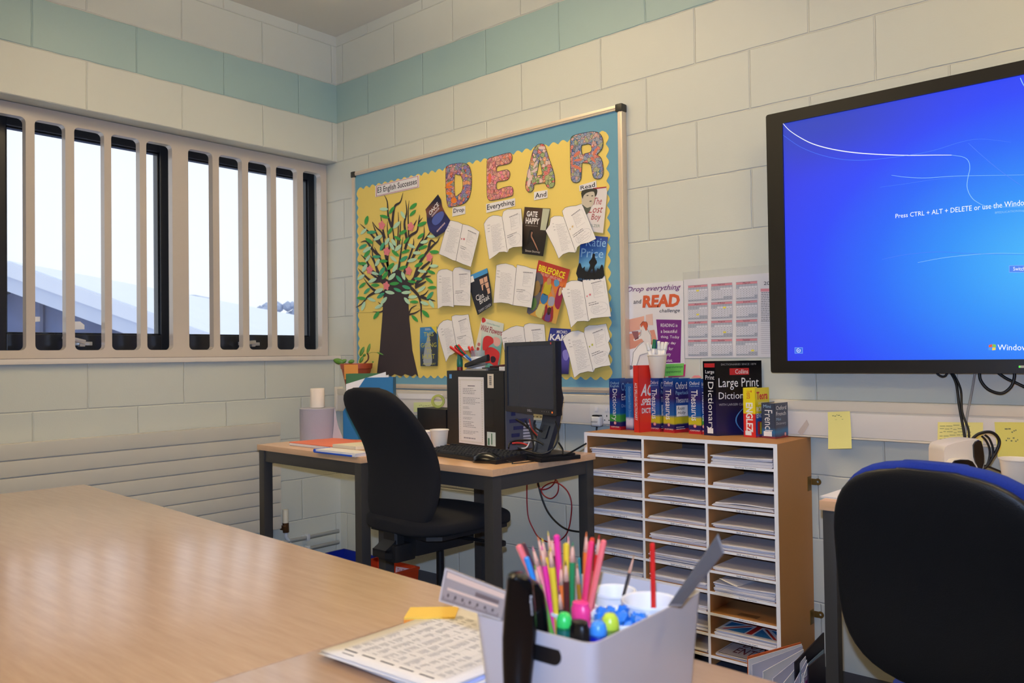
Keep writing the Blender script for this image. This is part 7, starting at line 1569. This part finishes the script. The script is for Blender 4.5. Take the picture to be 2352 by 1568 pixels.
# the grey bin: slightly tapered, handle hole in the near short wall
BZ = .842
N0 = onp(1361, 1482, 'z', BZ); L0 = onp(1085, 1411, 'z', BZ); R0 = onp(1616, 1356, 'z', BZ); F0 = onp(1385, 1302, 'z', BZ)
F0 = L0+(R0-N0); F0.z = BZ
binr = empty('desk_bin', Vector((cen([N0, L0, R0, F0]).x, cen([N0, L0, R0, F0]).y, TZ)), 'light grey plastic desk bin with a handle hole, full of cups and pencils', 'bin')
M_bin = mat('grey_plastic_bin', (190, 190, 198), .3)
def ringpts(k, z, rad=.014, n=6, ins=0):
    c = cen([N0, R0, F0, L0]); C4 = [N0, R0, F0, L0]; C4 = [Vector((c.x+(p.x-c.x)*k, c.y+(p.y-c.y)*k, z)) for p in C4]
    if ins: 
        out_ = []
        for p in C4: d_ = Vector((c.x-p.x, c.y-p.y, 0)); out_.append(p+d_.normalized()*ins*1.414)
        C4 = out_
    res = []
    for i in range(4):
        p, a, b_ = C4[i], C4[i-1], C4[(i+1) % 4]; da = (a-p).normalized(); db = (b_-p).normalized(); s0 = p+da*rad; s1 = p+db*rad
        for j in range(n+1): t = j/n; res.append((s0*(1-t)+p*t)*(1-t)+(p*(1-t)+s1*t)*t)
    return res
kb = .90
outer = [ringpts(kb+(1-kb)*t, TZ+(BZ-TZ)*t) for t in (0.0, .03, .25, .5, .75, 1)]
inner = [ringpts(kb+(1-kb)*t, TZ+(BZ-TZ)*t if t > .03 else TZ+.004, ins=.0026) for t in (1, .75, .5, .25, .03)]
MB().loft(outer+inner).build('bin_body', M_bin, binr, 40)
# handle slot on the near-left wall: a dark plate paints the shade inside it
wl_n = (N0-L0).cross(Vector((0, 0, 1))).normalized(); wl_n = wl_n if wl_n.dot(CO-N0) > 0 else -wl_n
hx = (N0-L0).normalized(); hc_ = onp(1247, 1496, 'x', 0) 
plW = Pl(N0, wl_n); hc_ = plW(1240, 1497); hc_ = hc_-wl_n*.0
tl = (outer[0][0]-outer[-1][0]); nlean = Vector((wl_n.x, wl_n.y, 0))
dz = BZ-hc_.z; ins_ = (1-kb)*dz/(BZ-TZ)*((cen([N0, R0, F0, L0])-((N0+L0)/2)).length)
hc_ = hc_-nlean*(ins_-.0006)
mb = MB(); pts = [hc_+hx*(a-.006)+Vector((0, 0, b_)) for a, b_ in rrect(-.030, .030, -.0095, .0095, .0093, 5)]; mb.prism(pts, nlean, .0008); mb.build('handle_slot', mat('painted_slot_shade', (16, 16, 18), .5), binr)

BI = TZ+.0045                                     # inside floor of the bin
def inb(u, v, z): return onp(u, v, 'z', z)
def bcup(u, v, rpx, lab, zr=.834, group='white paper cups in the bin', name='paper_cup'):
    p = inb(u, v, zr); d_ = dd(p); rt = rpx/CF*d_; b_ = Vector((p.x, p.y, BI)); cup(name, b_, rt, rt*.72, zr-BI, M_cupW, lab, 'cup', group); return b_, rt
cA, rA = bcup(1410, 1356, 46, 'white paper cup at the back of the bin holding a clear pen')
cB, rB = bcup(1492, 1378, 60, 'white paper cup in the bin holding one red pencil', .838)
cC, rC = bcup(1422, 1415, 68, 'white paper cup in the bin filled with blue cubes', .832)
cD, rD = bcup(1318, 1398, 56, 'white paper cup in the bin packed with coloured pencils', .830)
for q in (1,):
    pass
# pencils
def K6(x, y): return 1000+x/3.36, 1180+y/3.36
WD = C(226, 176, 150, .6)
def pencil(tx, ty, bx, by, wpx, col, tip, lab, d=None, core=None, dz=0, group='coloured pencils standing in the bin', name='coloured_pencil', cup_=None, cr=.6):
    """top at crop point; foot inside the cup"""
    c_, rr_ = cup_ or (cD, rD); d0 = dd(c_)+dz; top = at(*K6(tx, ty), d0); pb_ = at(*K6(bx, by), d0); ax_ = (top-pb_).normalized()
    t_ = (top.z-(BI+.006))/ax_.z; foot_ = top-ax_*t_; lim = rr_*.60; off_ = Vector((foot_.x-c_.x, foot_.y-c_.y, 0))
    if off_.length > lim: foot_ = Vector((c_.x, c_.y, foot_.z))+off_.normalized()*lim
    ax_ = top-foot_; L_ = ax_.length; a = ax_.normalized(); r = wpx/3.36/CF*d0/2; o = empty(name, foot_, lab, 'pencil', group)
    n = 6
    if tip:
        tl_ = min(.022, L_*.3); MB().tube([foot_, top-a*tl_], r, n).build('painted_barrel', col, o); MB().tube([top-a*tl_, top-a*.005], [r*.98, r*.35], 12).build('sharpened_wood', WD, o, True); MB().tube([top-a*.006, top], [r*.40, r*.06], 8).build('lead_tip', core or col, o, True)
    else:
        MB().tube([foot_, top-a*.0015], r, n).build('painted_barrel', col, o); MB().tube([top-a*.0016, top], [r*1.0, r*.6], n).build('end_cap', core or col, o)
    return o
SAL, MAG, YEL, GRN, ORA, BRN, RED_, LPK, BLU, DGR, PUR_ = C(250, 120, 120, .35), C(240, 50, 150, .35), C(238, 206, 50, .35), C(30, 140, 80, .35), C(240, 120, 50, .35), C(84, 36, 36, .35), C(220, 40, 36, .35), C(250, 150, 150, .35), C(50, 140, 214, .35), C(20, 80, 60, .35), C(96, 50, 80, .35)
PC = [(640, 238, 870, 760, 50, SAL, 0, 'salmon pencil leaning furthest left in the bin', .000), (700, 330, 850, 780, 46, BLU, 0, 'blue pencil in front of the salmon one at the left of the bunch', -.012), (675, 225, 850, 640, 36, BRN, 0, 'dark brown pencil behind the salmon one at the left', .014),
 (750, 250, 880, 740, 44, LPK, 1, 'light pink sharpened pencil at the left of the bunch', -.002), (790, 168, 880, 560, 38, ORA, 1, 'orange sharpened pencil behind the magenta ones at left', .016), (822, 180, 900, 600, 38, YEL, 1, 'yellow pencil with a pink lead at the back left', .020), (820, 240, 885, 745, 46, MAG, 1, 'magenta sharpened pencil left of the yellow one', -.010),
 (868, 130, 905, 560, 32, YEL, 1, 'tallest yellow pencil at the back', .022), (885, 250, 918, 755, 50, YEL, 1, 'thick yellow sharpened pencil in front', -.014), (893, 165, 950, 600, 40, BRN, 1, 'brown sharpened pencil behind the yellow one', .010), (935, 160, 975, 640, 50, MAG, 0, 'magenta blunt pencil in the middle of the bunch', .004),
 (1026, 168, 1030, 600, 34, LPK, 1, 'pale pink pencil tip behind the yellow and green ones', .020), (1010, 225, 1012, 700, 48, YEL, 0, 'yellow blunt-ended pencil left of the green one', .008), (1060, 213, 1050, 740, 48, GRN, 1, 'green sharpened pencil right of the middle', -.004), (765, 392, 845, 740, 40, C(110, 180, 70, .35), 1, 'short light green pencil low at the left', -.018),
 (968, 388, 966, 740, 42, ORA, 1, 'short orange pencil low in the middle', -.018), (1005, 358, 1005, 750, 50, BRN, 1, 'short dark brown pencil low in front of the green one', -.022), (955, 580, 960, 760, 42, DGR, 1, 'very short dark green pencil at the front of the bunch', -.030), (1092, 380, 1125, 760, 36, C(214, 160, 50, .25, metal=.5), 1, 'gold pencil beside the green one', -.012), (1108, 335, 1150, 600, 20, C(20, 130, 130, .4), 0, 'thin teal pencil behind the gold one', .018),
 (1165, 138, 1158, 640, 44, ORA, 1, 'orange sharpened pencil, left of the right-hand group', .012), (1212, 183, 1172, 700, 40, C(230, 70, 40, .35), 0, 'orange-red blunt pencil in the right-hand group', .004), (1205, 208, 1150, 690, 48, C(244, 60, 110, .35), 0, 'hot pink blunt pencil in the right-hand group', -.010), (1265, 158, 1220, 660, 40, RED_, 1, 'red pencil with a lilac tip at the back right', .014), (1302, 200, 1196, 710, 48, SAL, 0, 'salmon pencil leaning right over the front of the group', -.014)]
for tx, ty, bx_, by_, w_, col, tp__, lab, dz_ in PC: pencil(tx, ty, bx_, by_, w_, col, tp__, lab, dz=dz_)
pencil(1675, 222, 1683, 690, 40, RED_, 0, 'single red pencil standing upright in its own cup', cup_=(cB, rB), dz=-.01, group=None)
o = pencil(1535, 312, 1430, 610, 26, C(60, 58, 60, .15), 1, 'clear ballpoint pen with a brass point in the back cup', cup_=(cA, rA), dz=0, core=C(200, 140, 60, .3), group=None, name='ballpoint_pen'); o['category'] = 'pen'
# blue counting cubes
rnd = random.Random(4); n_ = 0
M_cube = C(40, 128, 224, .35)
MB().lathe([(.001, 0), (rC*.80, 0), (rC*.80, .058), (.001, .060)], Vector((cC.x, cC.y, BI+.012)), 20, closed=True).build('x', M_cube)
o = bpy.data.objects['x']; bpy.data.objects.remove(o)
spots = []
for i in range(400):
    a, q = rnd.uniform(0, 2*PI), (rC*.80)*math.sqrt(rnd.random()); x, y = q*math.cos(a), q*math.sin(a)
    if all((x-s[0])**2+(y-s[1])**2 > .0100**2 for s in spots): spots.append((x, y))
cubes = None
for i, (x, y) in enumerate(spots):
    z = .829+rnd.uniform(-.005, .004)
    if cubes is None:
        mb = MB(); s_ = .0043; mb.box(-s_, s_, -s_, s_, -s_, s_, .0007); proto = mb.build('counting_cube', M_cube, None, 30)
        mb = MB(); mb.lathe([(.0022, s_), (.0022, s_+.0016), (.0008, s_+.0016)], (0, 0, 0), 10); st_ = mb.build('stud', M_cube, proto); cubes = proto; c_ = proto
    else:
        c_ = proto.copy(); COL.objects.link(c_); s2 = st_.copy(); COL.objects.link(s2); s2.parent = c_
    c_.location = (cC.x+x, cC.y+y, z); c_.rotation_euler = (rnd.uniform(-.7, .7), rnd.uniform(-.7, .7), rnd.uniform(0, 6)); tag(c_, 'small blue plastic counting cube heaped in the white cup in the bin', 'cube', 'blue counting cubes in the cup')
for j in range(3):
    for i, (x, y) in enumerate(spots):
        if (x*x+y*y)**.5 > rC*(.74-.04*j) or i % 2: continue
        c_ = proto.copy(); COL.objects.link(c_); s2 = st_.copy(); COL.objects.link(s2); s2.parent = c_; c_.location = (cC.x+x*.9, cC.y+y*.9, .810-.014*j); c_.rotation_euler = (rnd.uniform(-.7, .7), rnd.uniform(-.7, .7), i)
# highlighters
def hil(u, v, vb, wpx, capc, body, lab, d, tipr=.55, flat_=False, cap_h=None):
    top = at(u, v, d); bot_ = Vector((top.x, top.y, BI+.001)); r = wpx/CF*d/2; h = top.z-bot_.z; hc = (vb-v)/CF*d; o = empty('highlighter', bot_, lab, 'highlighter', 'highlighter pens at the front of the bin')
    MB().lathe([(r*.7, 0), (r, .003), (r, h-hc*.8), (r*.9, h-hc*.7)], bot_, 24, Matrix.Diagonal((1, .75, 1, 1)) if flat_ else None).build('barrel', body, o, 40)
    prof = [(r*.92, h-hc), (r*1.0, h-hc+.001), (r*1.0, h-hc*.55), (r*.86, h-hc*.25), (r*.55, h-hc*.05), (.001, h)] if not flat_ else [(r*.98, h-hc), (r*1.02, h-hc+.001), (r*1.02, h-.006), (r*.88, h-.004), (r*.86, h-.0005), (r*.80, h)]
    MB().lathe(prof, bot_, 24, Matrix.Diagonal((1, .75, 1, 1)) if flat_ else None).build('cap', capc, o, 40); return o
dF = dd(cD)-.10
dH = dd(Vector(((N0.x+cC.x)/2, (N0.y+cC.y)/2, .83)))
hil(1296, 1405, 1445, 38, C(60, 214, 100, .3), C(16, 96, 84, .3), 'bright green-capped highlighter at the left', dH+.010)
hil(1334, 1382, 1424, 48, C(244, 60, 140, .3), C(230, 60, 140, .3), 'hot pink square-capped highlighter standing tallest', dH+.018, flat_=True)
hil(1331, 1426, 1500, 50, C(18, 16, 18, .2), C(18, 16, 18, .2), 'black square-ended highlighter body in front of the pink one', dH-.022, flat_=True)
hil(1374, 1424, 1462, 40, C(70, 150, 236, .3), C(20, 30, 170, .3), 'blue-capped highlighter with a dark blue barrel', dH-.014)
hil(1401, 1407, 1450, 42, C(200, 226, 70, .3), C(110, 140, 60, .3), 'yellow-green-capped highlighter, furthest right', dH+.014)

# black long stapler clipped over the near wall of the bin
def px(u, v, d): return at(u, v, d)
dW = dd(plW(1190, 1470)); 
st2 = empty('stapler', plW(1185, 1560, .02), 'large glossy black stapler clipped upright over the front wall of the bin', 'stapler')
M_gl = mat('glossy_black', (10, 10, 12), .14, spec=.25)
def arm(pts, d, th_, m_, nm):     # pts: list of (v, u_left, u_right)
    rings = []
    for v, a, b_ in pts:
        A, B = at(a, v, d), at(b_, v, d); c = (A+B)/2; hw_ = (B-A)/2; ring = []
        for k in range(20):
            t = 2*PI*k/20; ring.append(c+hw_*math.copysign(abs(math.cos(t))**.6, math.cos(t))-Vector((fwd.x, fwd.y, 0)).normalized()*th_*math.copysign(abs(math.sin(t))**.7, math.sin(t)))
        rings.append(ring)
    return MB().loft(rings).build(nm, m_, st2, True)
arm([(1319, 1172, 1190), (1322, 1166, 1210), (1330, 1164, 1222), (1350, 1162, 1226), (1390, 1158, 1230), (1430, 1155, 1233), (1450, 1154, 1233), (1462, 1153, 1232), (1500, 1153, 1229), (1540, 1154, 1224), (1580, 1156, 1220), (1615, 1160, 1216)], dW-.020, .0115, M_gl, 'outer_arm')
arm([(1334, 1205, 1228), (1340, 1204, 1238), (1360, 1205, 1250), (1400, 1210, 1256), (1440, 1214, 1260), (1475, 1218, 1262)], dW+.020, .008, M_gl, 'inner_arm')
arm([(1322, 1176, 1206), (1330, 1174, 1212), (1352, 1174, 1216)], dW+.0, .018, M_gl, 'hinge')
mb = MB(); c = at(1182, 1331, dW-.008); mb.lathe([(.0005, 0), (.004, 0), (.004, .002), (.0005, .002)], c, 12); mb.build('hinge_pin', C(150, 140, 110, .3, metal=.5), st2)
Qs = [at(1214, 1368, dW-.0322), at(1214, 1412, dW-.0322), at(1209, 1412, dW-.0322), at(1209, 1368, dW-.0322)]
Qs = [at(1222, 1368, dW-.0318), at(1226, 1412, dW-.0318), at(1219, 1413, dW-.0318), at(1215, 1368, dW-.0318)]
text('Rapesco', Qs, C(206, 206, 210, .4), st2)
# clear plastic ruler pieces
def ruler(px4, d4, m_, lab, th_, name, marks=None, edge=None):
    P = [at(u, v, d) for (u, v), d in zip(px4, d4)]; n = (P[1]-P[0]).cross(P[3]-P[0]).normalized(); n = n if n.dot(CO-P[0]) > 0 else -n
    o = empty(name, cen(P), lab, 'ruler'); o.location.z = min(p.z for p in P); mb = MB(); mb.prism(P, n, th_); mb.build('ruler_body', m_, o)
    Q = [p+n*.0003 for p in P]
    mb = MB()
    for a in ((0, 0, 1, .035), (0, .965, 1, 1), (0, 0, .022, 1)): mb.face(sub(Q, *a))
    mb.build('bevelled_rim', edge or C(206, 200, 200, .3), o, normals=False)
    if marks: marks(o, Q, n)
    return o
M_clr = clearplastic('smoky_clear_plastic', (196, 186, 184), .62, .15)
def mk_(o, Q, n):
    mb = MB()
    for k in range(26): mb.face(sub(Q, .06+.035*k, .86-.06*(k % 5 == 0), .07+.035*k, .95))
    mb.build('graduations', C(60, 40, 44, .6), o, normals=False)
    mb = MB()
    for k in range(7): mb.face(sub(Q, .12+.12*k, .70, .15+.12*k, .80))
    mb.build('numerals', C(70, 60, 64, .6), o, normals=False)
    mb = MB(); mb.face(sub(Q, .05, .08, .98, .26)); mb.face(sub(Q, .10, .52, .92, .60)); mb.build('paper_inlay', C(214, 190, 174, .6), o, normals=False)
    mb = MB(); mb.face(sub(Q, .55, .36, .92, .50)); mb.build('maker_marks', C(110, 96, 96, .6), o, normals=False)
dr = dd(L0)
ruler([(1023, 1304), (1165, 1360), (1150, 1424), (1008, 1380)], [dr+.04, dr-.02, dr-.02, dr+.04], M_clr, 'clear plastic ruler with worn markings sticking out of the left of the bin', .004, 'plastic_ruler', mk_)
dq = dd(cen([R0, F0, N0]))
M_smk = clearplastic('grey_clear_plastic', (96, 96, 98), .86, .25)
ruler([(1650, 1226), (1664, 1268), (1565, 1392), (1535, 1392)], [dq-.05, dq-.05, dq-.04, dq-.04], M_smk, 'scratched grey translucent ruler leaning out over the right wall of the bin', .003, 'plastic_ruler', None, C(120, 120, 122, .3))
